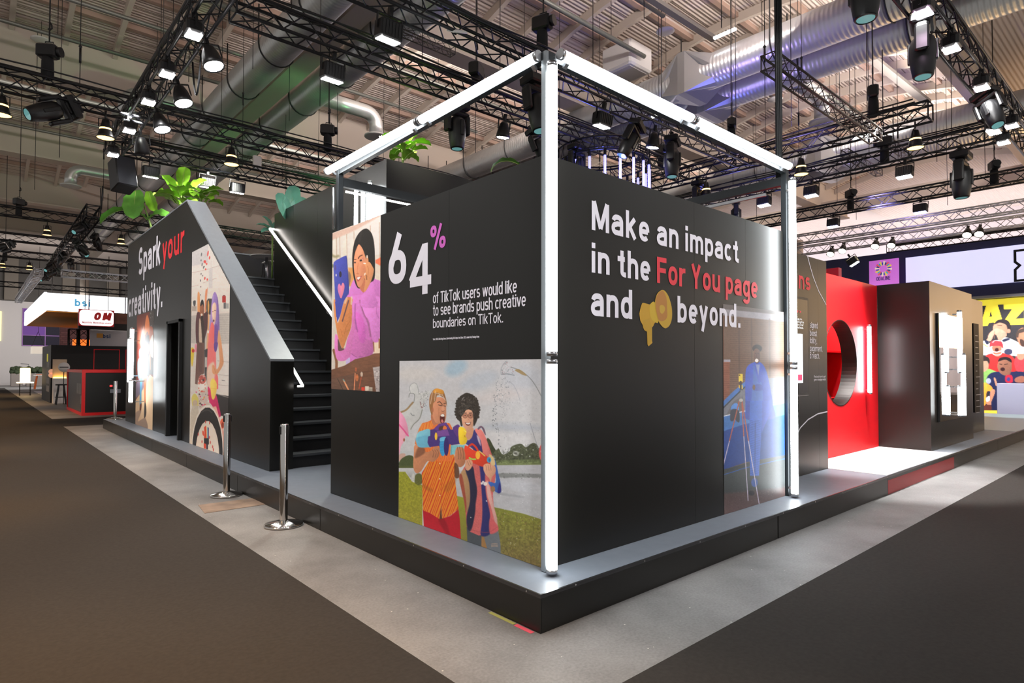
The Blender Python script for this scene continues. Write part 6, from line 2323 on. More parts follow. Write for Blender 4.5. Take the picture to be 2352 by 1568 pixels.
def paint_car(p):
    p.fill((112, 82, 64))
    f1 = (1640, 690, 6.272)
    f2 = (1640, 920, 5.807)
    p.frame(*f1)
    p.grad([(100, 30), (1300, 60), (1300, 1600), (100, 1600)], (96, 76, 62), (120, 88, 70), 1)
    p.poly([(100, 30), (1300, 160), (1300, 230), (100, 130)], (92, 84, 82), 2, 1, False)
    p.poly([(100, 120), (1300, 240), (1300, 330), (100, 210)], (140, 136, 142), 2, .95, False)
    p.bands([(230, 250), (1300, 330), (1300, 1500), (230, 1400)], (86, 64, 52), 0, 1.3, .3, .1, .45, .5)
    for x in (360, 540, 800):
        p.line([(x, 270), (x + 6, 1200)], 22, (78, 60, 50), 2, .55)
    p.box(130, 880, 225, 1480, (138, 84, 62), 1)
    p.bands([(130, 890), (225, 890), (225, 1480), (130, 1480)], (104, 62, 48), 0, 1.5, .2, .1, .4, .6)
    p.box(140, 850, 235, 885, (158, 152, 160), 1)
    p.line([(132, 220), (134, 860)], 10, (120, 70, 50), 1, .8)
    p.box(700, 1100, 1300, 1500, (120, 96, 86), 4, .7)
    # car
    p.frame(*f2)
    p.poly([(100, 130), (120, 80), (330, -180), (420, -250), (700, -300), (1100, -320), (1100, 200), (100, 230)], (112, 112, 120), 1, sm=False)
    p.poly([(100, 30), (250, -120), (420, -260), (440, -215), (280, -70), (110, 90)], (70, 112, 176), 1, sm=False)
    p.line([(110, 110), (280, -60), (420, -190)], 16, (44, 48, 58), 1, .9)
    p.poly([(160, 190), (260, 10), (380, -60), (390, 130)], (96, 90, 92), 1, .8, sm=False)
    p.grad([(100, 215), (380, 150), (1100, -40), (1100, 330), (100, 420)], (72, 120, 176), (56, 104, 168), 1, 1)
    p.grad([(100, 415), (380, 320), (1100, 150), (1100, 700), (430, 820), (100, 930)], (28, 66, 142), (24, 54, 122), 1, 1)
    p.line([(110, 210), (240, 180), (380, 145), (1000, 10)], 12, (216, 214, 220), 1, .95)
    p.line([(130, 230), (140, 420)], 4, (40, 72, 120), .8, .8)
    p.poly([(100, 930), (440, 825), (1100, 690), (1100, 1600), (100, 1600)], (54, 58, 58), 1, sm=False)
    p.poly([(130, 915), (450, 835), (450, 870), (130, 960)], (46, 52, 56), 1, sm=False)
    p.line([(130, 985), (280, 940), (440, 890), (1000, 760)], 9, (36, 82, 170), 1, .9)
    p.grad([(100, 1240), (1100, 1140), (1100, 1600), (100, 1600)], (70, 56, 54), (96, 76, 74), 1, 6)
    p.dots([(120, 1200), (1050, 1100), (1050, 1400), (120, 1560)], 260, .5, 1.1, [(58, 46, 44), (112, 92, 90)], .5)
    # wing mirror
    p.poly([(225, 120), (240, 60), (290, 30), (325, 60), (330, 140), (300, 130)], (88, 136, 200), 1)
    p.poly([(215, 230), (230, 120), (330, 130), (340, 280), (300, 275), (280, 240), (255, 270), (225, 270)], (52, 54, 66), 1)
    # the man in the long blue coat
    p.frame(*f1)
    p.poly([(450, 1600), (450, 1100), (480, 950), (570, 890), (650, 880), (730, 960), (790, 1150), (850, 1500), (860, 1700), (420, 1700)], (58, 78, 166), 1.2)
    p.poly([(570, 900), (640, 1180), (690, 1200), (700, 1700), (530, 1700), (560, 1200)], (66, 96, 168), 1.4)
    p.poly([(600, 920), (660, 920), (640, 1080)], (120, 130, 170), 1.4)
    p.poly([(560, 1230), (640, 1200), (700, 1230), (690, 1290), (600, 1300), (560, 1280)], (52, 70, 150), 1.2)
    p.ell(575, 1250, 20, 40, (86, 56, 42), 1.2)
    p.ell(622, 690, 70, 56, (36, 28, 24), 1.6, tex=5)
    p.poly([(575, 720), (610, 690), (655, 720), (660, 800), (650, 880), (615, 905), (585, 870), (572, 790)], (88, 58, 44), 1)
    p.poly([(590, 860), (612, 835), (640, 855), (630, 885), (600, 885)], (226, 216, 210), .9)
    p.line([(590, 762), (608, 758)], 8, (40, 26, 22), .9, .8)
    p.line([(625, 758), (648, 762)], 8, (40, 26, 22), .9, .8)
    p.line([(614, 770), (610, 815), (622, 818)], 7, (66, 42, 32), 1, .7)
    p.frame(*f2)
    p.poly([(480, 0), (640, 0), (640, 250), (600, 1000), (480, 1000), (470, 400)], (58, 92, 176), 1.2, sm=False)
    p.bands([(480, 260), (630, 260), (600, 1000), (480, 1000)], (44, 74, 150), .4, 1.2, .6, .2, .2, .6)
    p.line([(550, 300), (545, 980)], 14, (36, 60, 126), 2, .7)
    p.poly([(420, 0), (480, 0), (470, 260), (430, 240)], (50, 70, 156), 1.2, sm=False)
    p.poly([(640, 0), (770, 0), (740, 180), (640, 420)], (56, 78, 164), 1.2, sm=False)
    p.ell(500, 1230, 40, 34, (36, 34, 38), 1.6)
    p.ell(540, 1090, 44, 60, (48, 74, 140), 1.6)
    # tripod and yellow phone
    for a, b, c in (((335, 10), (205, 540), (128, 850)), ((375, 10), (460, 540), (602, 1375)), ((372, 40), (398, 480), (455, 1330))):
        p.line([a, b], 14, (166, 84, 66), .9, 1, False)
        p.line([b, c], 11, (176, 166, 182), .9, 1, False)
    p.frame(*f1)
    p.box(355, 1055, 413, 1168, (226, 196, 64), .8)
    p.ell(368, 1075, 9, 10, (60, 50, 30), .7)
    p.line([(385, 1168), (385, 1290)], 26, (58, 50, 44), 1)
    p.box(358, 1216, 372, 1262, (220, 186, 60), .8)
    p.box(398, 1216, 412, 1275, (220, 186, 60), .8)
    p.line([(390, 1290), (388, 1420)], 16, (120, 120, 126), 1)
    p.ell(388, 1435, 28, 24, (170, 166, 160), 1)
    p.mottle(0.030, 8)
    p.mottle(0.024, 3)
    p.grain(2.0)


def paint_kitchen(p):
    f1 = (430, 550, 6.273)
    f2 = (430, 790, 6.027)
    p.fill((218, 206, 194))
    p.frame(*f1)
    p.grad([(40, 0), (620, 0), (620, 700), (40, 700)], (204, 196, 190), (224, 212, 200), 1)
    p.poly([(40, 190), (300, 60), (300, 330), (60, 390)], (190, 184, 182), 3, .8, False)
    p.line([(60, 480), (250, 440), (430, 385), (600, 350)], 5, (160, 148, 138), 1, .8)
    p.line([(60, 680), (160, 655)], 5, (160, 148, 138), 1, .7)
    p.line([(230, 625), (420, 555)], 5, (150, 138, 126), 1, .8)
    p.box(310, 410, 365, 700, (196, 190, 186), 2, .8)
    p.line([(345, 300), (345, 400)], 6, (176, 168, 160), 1, .7)
    for a, b, c in ((205, 215, 28), (200, 300, 14), (215, 360, 26), (235, 400, 20), (200, 495, 14), (222, 520, 10), (192, 590, 18), (196, 680, 10), (245, 390, 10), (192, 797, 8)):
        p.ell(a, b, 7, c, (72, 72, 70), .9, .9, 8)
    for a, b, c in ((298, 200, 42), (322, 262, 24), (246, 316, 20), (262, 322, 24), (280, 350, 16), (266, 428, 14), (254, 558, 22), (289, 576, 18)):
        p.ell(a, b, 10, c, (214, 66, 56), .9, .95, 8)
    p.box(45, 1035, 610, 1090, (214, 200, 188), 1)
    p.poly([(45, 1095), (610, 1055), (610, 1600), (45, 1600)], (186, 176, 166), 1.2, sm=False)
    p.bands([(460, 1080), (610, 1070), (610, 1600), (460, 1600)], (170, 158, 148), 0, 1.2, .2, .1, .5, .6)
    p.box(45, 900, 60, 1050, (206, 150, 90), 1.2)
    p.poly([(85, 890), (122, 880), (115, 955), (95, 955)], (74, 74, 74), 1)
    p.box(70, 960, 135, 1030, (176, 160, 146), 1.4)
    p.poly([(270, 900), (300, 850), (355, 850), (350, 1080), (280, 1080)], (72, 66, 60), 1.2, sm=False)
    p.box(505, 815, 556, 905, (178, 44, 38), 1)
    p.box(515, 800, 548, 815, (120, 40, 36), 1)
    p.box(525, 910, 560, 995, (96, 92, 92), 1)
    p.box(555, 920, 598, 995, (160, 156, 150), 1.2)
    # man
    p.poly([(150, 780), (178, 775), (186, 950), (185, 1060), (150, 1050)], (222, 150, 92), 1)
    p.poly([(268, 720), (285, 715), (296, 690), (285, 820), (268, 1050), (250, 1040), (255, 830)], (216, 136, 96), 1)
    p.poly([(140, 1060), (190, 1050), (250, 1060), (290, 1040), (295, 1250), (250, 1450), (245, 1600), (150, 1600), (120, 1300)], (84, 50, 50), 1)
    p.poly([(170, 1180), (240, 1180), (245, 1600), (170, 1600)], (60, 42, 36), 1.4)
    p.poly([(172, 1160), (195, 1180), (215, 1480), (190, 1500), (168, 1440)], (196, 172, 150), 1)
    p.poly([(180, 970), (200, 920), (235, 930), (242, 1020), (232, 1120), (212, 1190), (190, 1150)], (150, 92, 64), 1)
    p.poly([(190, 920), (212, 865), (235, 890), (242, 980), (225, 930), (195, 960)], (34, 30, 30), 1)
    p.poly([(192, 1120), (215, 1090), (232, 1110), (212, 1195)], (44, 32, 28), 1)
    p.ell(208, 1082, 14, 18, (230, 206, 190), .9)
    # woman with violet hair
    p.poly([(400, 755), (430, 810), (450, 920), (460, 1100), (465, 1300), (440, 1500), (400, 1620), (360, 1600), (330, 1400), (310, 1400), (330, 1200), (345, 950), (370, 800)], (150, 118, 178), 1)
    p.line([(380, 800), (355, 1000), (345, 1200)], 12, (190, 164, 208), 1.5, .7)
    p.line([(430, 830), (448, 1100), (440, 1400)], 12, (110, 78, 148), 1.5, .7)
    p.poly([(365, 940), (395, 905), (418, 950), (415, 1060), (405, 1180), (385, 1230), (365, 1150), (358, 1030)], (238, 196, 170), 1)
    p.line([(362, 1040), (374, 1036)], 8, (70, 50, 60), .9, .9)
    p.line([(392, 1020), (408, 1022)], 10, (60, 44, 56), .9, .9)
    p.ell(382, 1168, 10, 18, (92, 40, 50), .9)
    p.poly([(290, 1600), (300, 1400), (330, 1280), (350, 1190), (385, 1230), (395, 1320), (395, 1620)], (236, 108, 104), 1)
    p.poly([(395, 1250), (440, 1260), (430, 1500), (395, 1620)], (120, 82, 150), 1.5)
    p.poly([(455, 1300), (480, 1400), (505, 1600), (440, 1600), (440, 1400)], (216, 158, 110), 1)
    p.poly([(290, 1340), (300, 1100), (312, 1060), (318, 1150), (310, 1350), (295, 1620), (275, 1620)], (222, 160, 112), 1)
    p.poly([(295, 900), (310, 880), (318, 960), (310, 1050), (296, 1040)], (206, 150, 80), 1)
    p.box(290, 1310, 312, 1348, (232, 220, 206), .9)
    p.frame(*f2)
    p.box(40, -10, 140, 300, (214, 202, 190), 1.2)
    p.box(40, 300, 580, 700, (214, 202, 190), 1.5)
    p.box(400, 0, 580, 660, (212, 200, 190), 1.5)
    for b in (230, 420, 560):
        p.line([(420, b), (575, b + 20)], 5, (150, 138, 128), 1, .8)
    p.line([(480, 500), (520, 508)], 8, (90, 84, 80), .9)
    p.poly([(50, 60), (95, 70), (85, 240), (65, 310), (48, 200)], (222, 190, 60), 1)
    p.ell(82, 92, 20, 26, (196, 60, 44), 1)
    p.box(105, 0, 132, 110, (232, 140, 160), 1.4)
    p.poly([(135, -20), (235, -20), (235, 400), (180, 470), (150, 560), (108, 550), (120, 300)], (112, 74, 60), 1, sm=False)
    p.poly([(150, 20), (215, 20), (210, 350), (160, 350)], (88, 58, 48), 4, .6)
    p.poly([(235, 80), (285, 60), (275, 560), (240, 420)], (52, 46, 44), 1.2, sm=False)
    p.box(245, 180, 275, 320, (206, 196, 186), 1.5, .9)
    p.poly([(285, -20), (395, -20), (400, 330), (430, 480), (430, 620), (330, 640), (280, 560), (275, 300)], (234, 110, 106), 1, sm=False)
    p.poly([(275, 340), (370, 250), (380, 480), (310, 620), (275, 560)], (232, 206, 178), 4, .85)
    p.poly([(375, -20), (425, -20), (410, 80), (385, 110), (370, 50)], (104, 66, 140), 1)
    p.poly([(430, -20), (470, -20), (498, 180), (500, 280), (430, 400), (400, 420), (350, 400), (345, 300), (370, 290), (410, 350), (450, 240)], (214, 146, 98), 1)
    p.line([(365, 310), (395, 400)], 6, (168, 104, 66), 1, .7)
    p.poly([(400, 690), (580, 720), (580, 1000), (430, 990)], (44, 38, 36), 1, sm=False)
    p.line([(410, 690), (575, 740)], 10, (150, 140, 132), 1, .9)
    p.poly([(285, 590), (330, 640), (400, 700), (440, 860), (465, 990), (420, 1000), (350, 860), (300, 780)], (206, 34, 96), 1)
    p.poly([(320, 560), (335, 490), (370, 480), (410, 560), (395, 700), (365, 768), (335, 730)], (246, 206, 88), 1)
    p.line([(330, 610), (400, 620)], 8, (230, 176, 60), 1.2, .7)
    # cake, sweets, cloth
    p.ell(208, 545, 62, 125, (238, 226, 212), 1)
    p.ell(208, 490, 52, 62, (176, 60, 44), 1.4, .9)
    p.ell(222, 500, 14, 16, (60, 26, 22), 1)
    p.dots([(160, 430), (255, 430), (262, 620), (155, 620)], 30, .6, 1.5, [(206, 60, 40), (244, 236, 226), (226, 92, 60)], .85)
    p.poly([(180, 650), (280, 620), (290, 760), (330, 900), (180, 900), (150, 720)], (206, 186, 172), 1.5)
    p.dots([(110, 640), (300, 640), (330, 900), (130, 860)], 46, .7, 2.0, [(222, 70, 44), (240, 170, 60), (216, 80, 120), (236, 226, 214), (60, 40, 36), (230, 120, 80)], .9)
    p.poly([(60, 760), (80, 700), (115, 690), (155, 760), (140, 880), (80, 880)], (214, 196, 96), 1.2)
    p.ell(108, 815, 34, 44, (196, 172, 146), 1.5)
    p.poly([(45, 960), (75, 850), (150, 850), (160, 960), (100, 1450), (40, 1450)], (200, 186, 166), 1.2, sm=False)
    p.poly([(340, 870), (400, 860), (440, 1000), (520, 1250), (520, 1600), (440, 1500)], (232, 168, 150), 1.2, sm=False)
    p.ell(490, 1100, 34, 70, (226, 104, 74), 1.2)
    p.ell(490, 1120, 18, 40, (150, 60, 40), 1.4)
    # black round plate with the sprinkled middle
    p.ell(280, 1480, 222, 642, (236, 220, 204), 1)
    p.ell(280, 1490, 212, 618, (40, 36, 34), 1)
    p.ell(278, 1580, 168, 520, (230, 212, 194), 1)
    p.line([(190, 950), (250, 915), (300, 918), (340, 950)], 9, (120, 112, 106), 1, .6)
    p.poly([(232, 1150), (262, 1125), (272, 1300), (232, 1300), (238, 1230)], (228, 76, 44), 1, sm=False)
    p.box(268, 1145, 282, 1300, (238, 220, 150), .8)
    p.box(276, 1148, 288, 1300, (110, 170, 196), .8)
    p.box(286, 1155, 298, 1300, (74, 62, 118), .8)
    p.poly([(210, 1200), (230, 1210), (232, 1270), (212, 1250)], (226, 84, 56), 1)
    p.box(232, 1300, 300, 1390, (40, 36, 38), .9)
    p.poly([(228, 1370), (262, 1380), (260, 1450), (230, 1440)], (226, 72, 44), .9, sm=False)
    p.box(264, 1380, 288, 1455, (56, 44, 60), .9)
    for a, b in ((320, 1360), (352, 1420), (362, 1460), (205, 1350), (310, 1090), (255, 1075), (308, 1290), (152, 1245)):
        p.ell(a, b, 7, 22, (196, 50, 44), .9, .9)
    p.mottle(0.015, 6)
    p.mottle(0.018, 2.6)
    p.grain(1.8)


def paint_dancer(p):
    p.fill((104, 46, 36))
    p.frame(285, 690, 5.0625)
    p.grad([(130, -40), (360, -40), (360, 500), (130, 500)], (96, 40, 32), (120, 66, 48), 1)
    p.poly([(295, -40), (360, -40), (360, 860), (300, 860)], (70, 62, 58), 1.2, sm=False)
    p.dots([(300, 80), (350, 80), (350, 330), (305, 330)], 26, .4, 1.1, [(150, 146, 140), (40, 36, 34)], .8)
    p.poly([(120, 1180), (200, 1060), (300, 860), (350, 900), (350, 1560), (120, 1560)], (206, 172, 136), 1.2, sm=False)
    p.poly([(130, 980), (230, 860), (280, 900), (210, 1050), (130, 1130)], (120, 116, 136), 2, .8)
    p.poly([(288, 320), (330, 310), (340, 430), (300, 470)], (160, 84, 56), 1.2)
    p.poly([(298, 480), (338, 400), (340, 640), (325, 660), (300, 620)], (214, 206, 200), 1.2)
    p.poly([(292, 630), (310, 640), (308, 800), (290, 780)], (150, 96, 60), 1.2)
    p.poly([(240, 400), (245, 260), (268, 165), (295, 260), (292, 400), (270, 360)], (206, 116, 66), 1.2)
    p.poly([(190, 520), (195, 430), (230, 290), (240, 440), (230, 560)], (186, 110, 84), 1.2)
    p.poly([(240, 460), (280, 400), (295, 470), (290, 620), (300, 860), (235, 840), (230, 640)], (54, 44, 46), 1.2)
    p.poly([(250, 530), (280, 500), (292, 560), (275, 640)], (196, 120, 76), 1.2)
    p.poly([(180, 570), (230, 560), (235, 660), (220, 720), (180, 660)], (150, 120, 150), 1.4)
    p.ell(212, 595, 10, 14, (220, 190, 60), 1)
    p.poly([(160, 700), (215, 670), (225, 780), (200, 860), (165, 900)], (96, 140, 150), 1.4)
    p.poly([(190, 820), (225, 820), (205, 1000), (200, 1230), (180, 1220), (185, 1000)], (96, 152, 182), 1.2)
    p.poly([(228, 860), (262, 860), (255, 1060), (250, 1200), (235, 1190)], (150, 88, 60), 1.2)
    p.poly([(237, 1190), (255, 1210), (258, 1320), (235, 1370), (232, 1300)], (66, 58, 54), 1.2)
    p.poly([(185, 1210), (205, 1200), (195, 1290), (180, 1290)], (100, 52, 34), 1.2)
    p.poly([(130, 1310), (200, 1280), (160, 1400), (205, 1380), (250, 1370), (270, 1500), (120, 1440)], (150, 122, 104), 1.4, .9)
    p.grain(1.8)


def paint_sports(p):
    p.fill((48, 46, 48))
    p.frame(2230, 670, 5.23)
    Yw = (240, 222, 64)
    p.poly([(-40, 110), (900, 40), (900, 115), (-40, 180)], Yw, 1, sm=False)
    p.poly([(110, 415), (185, 160), (320, 150), (395, 400), (290, 395), (275, 365), (215, 375), (200, 408)], Yw, 1, sm=False)
    p.poly([(222, 300), (238, 230), (256, 297)], (48, 46, 48), .9, sm=False)
    p.poly([(392, 145), (640, 125), (640, 210), (535, 325), (640, 318), (640, 392), (400, 400), (400, 350), (495, 208), (395, 210)], Yw, 1, sm=False)
    p.poly([(640, 125), (900, 100), (900, 380), (640, 392)], Yw, 1, sm=False)
    # kissing hands figure
    p.poly([(140, 700), (130, 600), (200, 590), (240, 620), (360, 560), (440, 550), (560, 600), (640, 650), (640, 760), (140, 760)], (206, 204, 198), 1.2)
    p.poly([(375, 580), (440, 555), (470, 570), (400, 600)], (40, 44, 66), 1.2)
    p.poly([(165, 590), (200, 580), (215, 620), (190, 630)], (40, 44, 66), 1.2)
    p.line([(140, 620), (200, 660)], 14, (226, 190, 90), 1.2, .9)
    p.poly([(265, 430), (290, 380), (380, 350), (440, 400), (440, 480), (400, 530), (300, 520), (268, 470)], (186, 134, 106), 1)
    p.poly([(285, 390), (310, 345), (380, 328), (450, 350), (480, 410), (470, 470), (440, 470), (425, 400), (350, 370)], (36, 30, 32), 1)
    p.ell(455, 470, 20, 26, (190, 130, 104), 1)
    p.poly([(200, 560), (220, 500), (280, 450), (330, 440), (400, 470), (430, 520), (390, 560), (340, 590), (290, 500), (240, 590), (190, 580)], (204, 152, 126), 1)
    p.line([(285, 470), (280, 560)], 8, (140, 92, 74), 1, .7)
    p.line([(320, 400), (370, 405)], 8, (60, 40, 36), 1, .8)
    # bearded figure at right
    p.poly([(500, 700), (540, 640), (640, 650), (640, 780), (500, 760)], (214, 208, 208), 1.2)
    p.poly([(545, 520), (570, 460), (640, 440), (640, 640), (590, 640), (560, 580)], (176, 120, 92), 1)
    p.poly([(540, 530), (560, 470), (640, 435), (640, 480), (580, 500), (570, 550)], (70, 56, 48), 1)
    p.poly([(590, 570), (640, 590), (640, 660), (600, 640)], (70, 50, 42), 1.4)
    # helmeted figure in red
    p.poly([(180, 770), (260, 740), (420, 740), (520, 800), (560, 950), (240, 960), (200, 860)], (206, 48, 46), 1.1)
    p.poly([(255, 690), (270, 640), (350, 630), (375, 690), (350, 770), (290, 770)], (176, 112, 86), 1)
    p.poly([(222, 660), (240, 600), (300, 580), (370, 600), (390, 680), (350, 650), (260, 650)], (206, 56, 62), 1)
    p.line([(235, 700), (300, 725), (380, 705)], 12, (226, 214, 214), 1)
    p.line([(250, 680), (270, 750), (360, 750), (375, 680)], 10, (226, 214, 214), 1, .9)
    p.ell(312, 695, 24, 22, (70, 30, 28), 1)
    p.line([(260, 610), (290, 585), (350, 590)], 10, (240, 220, 220), 1, .7)
    p.ell(450, 720, 50, 36, (58, 60, 84), 1.2)
    p.poly([(520, 840), (560, 760), (640, 740), (640, 950), (550, 950)], (196, 60, 66), 1.2)
    p.ell(600, 760, 50, 60, (190, 130, 104), 1.4)
    p.poly([(540, 740), (590, 690), (640, 700), (640, 740)], (226, 222, 222), 1)
    # green shirt
    p.poly([(140, 940), (200, 920), (310, 960), (330, 990), (200, 1110), (140, 1110)], (132, 176, 92), 1.1)
    p.poly([(140, 840), (200, 820), (215, 880), (200, 930), (160, 960), (140, 940)], (186, 146, 118), 1)
    p.poly([(140, 790), (200, 780), (230, 830), (215, 870), (195, 830), (140, 830)], (50, 40, 38), 1)
    # dark blue shouting figure
    p.poly([(190, 1080), (210, 1000), (300, 960), (500, 960), (640, 970), (640, 1100), (640, 1420), (250, 1420), (220, 1240)], (32, 38, 72), 1.1)
    p.poly([(320, 900), (335, 830), (400, 810), (480, 830), (490, 920), (460, 1000), (390, 1000), (340, 960)], (136, 92, 72), 1)
    p.poly([(325, 840), (345, 795), (420, 780), (480, 805), (490, 850), (420, 815), (350, 830)], (32, 26, 28), 1)
    p.ell(382, 930, 28, 22, (50, 24, 26), 1)
    p.line([(345, 866), (372, 872)], 8, (40, 26, 24), 1, .9)
    p.line([(405, 872), (440, 866)], 8, (40, 26, 24), 1, .9)
    p.poly([(415, 1010), (490, 1000), (500, 1085), (420, 1085)], (176, 36, 58), 1.1)
    p.ell(452, 1050, 20, 24, (60, 60, 120), 1)
    p.ell(212, 1070, 30, 34, (196, 200, 214), 1.2, .8)
    p.line([(285, 1040), (310, 1120)], 24, (196, 140, 112), 1)
    p.poly([(530, 1040), (600, 1010), (640, 1020), (640, 1085), (540, 1085)], (150, 96, 78), 1.2)
    # orange shirt
    p.poly([(140, 1110), (230, 1120), (270, 1180), (255, 1200), (190, 1200), (185, 1330), (150, 1380), (140, 1380)], (240, 160, 60), 1.1)
    p.poly([(235, 1190), (280, 1170), (290, 1210), (250, 1310), (240, 1360), (190, 1350), (190, 1310), (225, 1290)], (196, 138, 108), 1)
    p.poly([(180, 1280), (220, 1250), (225, 1300), (190, 1320)], (226, 226, 236), 1)
    p.poly([(150, 1370), (240, 1360), (240, 1430), (150, 1420)], (96, 48, 40), 1.4)
    p.poly([(-40, 1420), (900, 1430), (900, 1480), (-40, 1470)], (232, 206, 70), 1, sm=False)
    p.poly([(-40, 1470), (900, 1480), (900, 1560), (-40, 1560)], (228, 216, 190), 1, sm=False)
    p.mottle(0.024, 5)
    p.mottle(0.024, 2.2)
    p.grain(1.5)


GP = 1.55
y0 = on_x(873.5, 700, XA)[1]
zb = on_x(815, 896, XA)[2]
make_print('photo_print', FA, -TY, -y0, zb, ZT - .001, 130, 400, paint_selfie, tw, gain=GP, label='photo print of a person in a fluffy pink coat holding a blue phone with a heart')
y0, zt_ = on_x(917.5, 900, XA)[1], on_x(1085, 826.5, XA)[2]
make_print('photo_print', FA, -y0, -(YB + .002), ZP + .002, zt_, 330, 440, paint_splash, tw, gain=GP, label='photo print of two people with toy water guns splashing by a lake', seed=4)
x0, zt_ = on_y(1661.5, 900, YB)[0], on_y(1661.5, 698, YB)[2]
make_print('photo_print', FB, x0, TX - .002, ZP + .002, zt_, 160, 440, paint_car, tw, gain=GP, off=.0014, label='photo print of a man in a blue coat beside a blue car and a tripod', seed=5)
ya, yb_ = on_x(438.5, 800, XA)[1], on_x(526.5, 800, XA)[1]
zt_ = on_x(475, 562, XA)[2]
slope = (ZA - ZS) / (YA - YS)
make_print('photo_print', FA, -ya, -yb_, ZP + .002, zt_, 110, 470, paint_kitchen, sb, gain=GP, label='photo print of a couple in a kitchen throwing sweets', seed=6,
           mask=lambda u, v: v < ZS + slope * (-u - YS) - .004)
ya, yb_ = on_x(312, 900, XA)[1], on_x(351.5, 900, XA)[1]
make_print('photo_print', FA, -ya, -yb_, ZP + .002, 2.72, 60, 270, paint_dancer, sb, gain=GP, off=.0012, label='narrow photo print of a striding figure on sand', seed=7)
q, q2 = on_x(2236, 690, XD), on_x(2236, 955, XD)
make_print('sports_wall', lambda a, b, d: (XD + .055 - d, -a, b), -q[1] - .4, .9, .065, 3.69, 190, 300, paint_sports, ds, gain=GP, emit=.4, off=.004, label='yellow and dark wall print of cheering sports figures', seed=8)  # faint emission brightens the print, which is no lamp

# printed megaphone between the words
def mega(pts, col, nm, d):
    s_ = MB()
    q_ = [on_y(1455 + a / 10.45, 655 + b / 10.45, YB) for a, b in pts]
    s_.sheet([(t[0], t[2]) for t in q_], FB, d)
    return s_


def smooth_pts(p, n=4):
    return [tuple(t) for t in Print.smooth(np.array(p, float), n)]


mg = []
body = [(205, 425), (240, 420), (380, 460), (440, 430), (520, 410), (600, 840), (520, 890), (495, 920), (470, 980), (440, 1010), (440, 1330), (450, 1380), (360, 1462), (330, 1420), (318, 1110), (260, 1080), (225, 1010), (215, 950), (160, 850), (135, 680), (170, 520)]
for nm, pts, col, d in (('handset', body, rgb(208, 160, 48), .0020),
                        ('barrel', smooth_pts([(390, 470), (510, 415), (590, 860), (520, 890), (440, 830), (390, 700)]), rgb(214, 176, 52), .0023),
                        ('grip', [(225, 840), (380, 790), (440, 1030), (440, 1330), (340, 1430), (322, 1110), (230, 1000)], rgb(200, 156, 46), .0024),
                        ('horn', smooth_pts([(680, 112), (780, 170), (860, 330), (915, 560), (915, 800), (860, 960), (760, 1032), (660, 960), (580, 830), (525, 600), (510, 400), (560, 210)]), rgb(206, 164, 52), .0026),
                        ('horn_inside', smooth_pts([(672, 130), (740, 190), (790, 330), (800, 560), (800, 760), (720, 850), (610, 840), (560, 700), (525, 500), (550, 260)]), rgb(190, 130, 62), .0029),
                        ('horn_core', smooth_pts([(620, 500), (690, 475), (740, 520), (745, 600), (690, 680), (630, 640)]), rgb(206, 166, 62), .0032)):
    build('printed_megaphone' if nm == 'handset' else 'megaphone_' + nm, mega(pts, col, nm, d), mat('megaphone_' + nm, col, .5), tw)
# ------------------------------------------------------------------ stanchions


def stanchion(x, y, z, h, label):
    r = thing('stanchion', (x, y, z), label, 'barrier post', 'polished steel barrier posts without belts')
    build('base', MB().lathe([(0, .0005), (.172, .0005), (.18, .006), (.18, .018), (.172, .026), (.06, .052), (.045, .058), (0, .058)], 40, ((x, y, z), (0, 0, 1))), M_STEEL, r)
    build('post', MB().lathe([(.038, .058), (.038, h - .012), (.034, h), (0, h)], 28, ((x, y, z), (0, 0, 1))), M_STEEL, r)
    build('belt_slot', MB().bevbox(x - .046, x + .046, y - .012, y + .012, z + h - .10, z + h - .02, .004), M_FIX, r)
    return r


stanchion(-.19, 3.40, 0, .99, 'polished steel barrier post on the concrete, nearest to the camera')
stanchion(-.175, 5.23, 0, .985, 'polished steel barrier post on the concrete, beside the stair block')
stanchion(.22, 15.50, ZP, .96, 'polished steel barrier post at the far end of the platform')

# tube cluster at the far end of the stair wall
G20 = 'white tubes clustered at the far end of the stair wall'
for px, y0, y1, off, word in ((296.5, 880, 776, .22, 'outer tube of the cluster at the far end of the stair wall'),
                              (301.5, 870, 753, .15, 'inner upper tube of the cluster at the far end of the stair wall'),
                              (300, 926, 872, .28, 'lower tube of the cluster at the far end of the stair wall'),
                              ):
    a, b_ = on_x(px, y0, XA - off), on_x(px, y1, XA - off)
    led_tube((XA - off, a[1], a[2]), (XA - off, a[1], b_[2]), .038, word, G20, (off - .03, 0, 0))

# ------------------------------------------------------------------ plants
M_LEAF = mat('leaf_fresh_green', rgb(140, 196, 54), .38, noise=.2, nscale=6)
M_LEAF2 = mat('leaf_banana_green', rgb(110, 182, 70), .36, noise=.18, nscale=5)
M_LEAF3 = mat('leaf_blue_green', rgb(96, 160, 140), .4, noise=.18, nscale=5)
M_RIB = mat('leaf_midrib', rgb(176, 200, 110), .5)
M_STALK = mat('plant_stalk', rgb(120, 150, 70), .5)
for m_ in (M_LEAF, M_LEAF2, M_LEAF3):
    m_.node_tree.nodes['Principled BSDF'].inputs['Transmission Weight'].default_value = 0
    m_.node_tree.nodes['Principled BSDF'].inputs['Subsurface Weight'].default_value = .15
    m_.node_tree.nodes['Principled BSDF'].inputs['Subsurface Radius'].default_value = (.01, .02, .005)


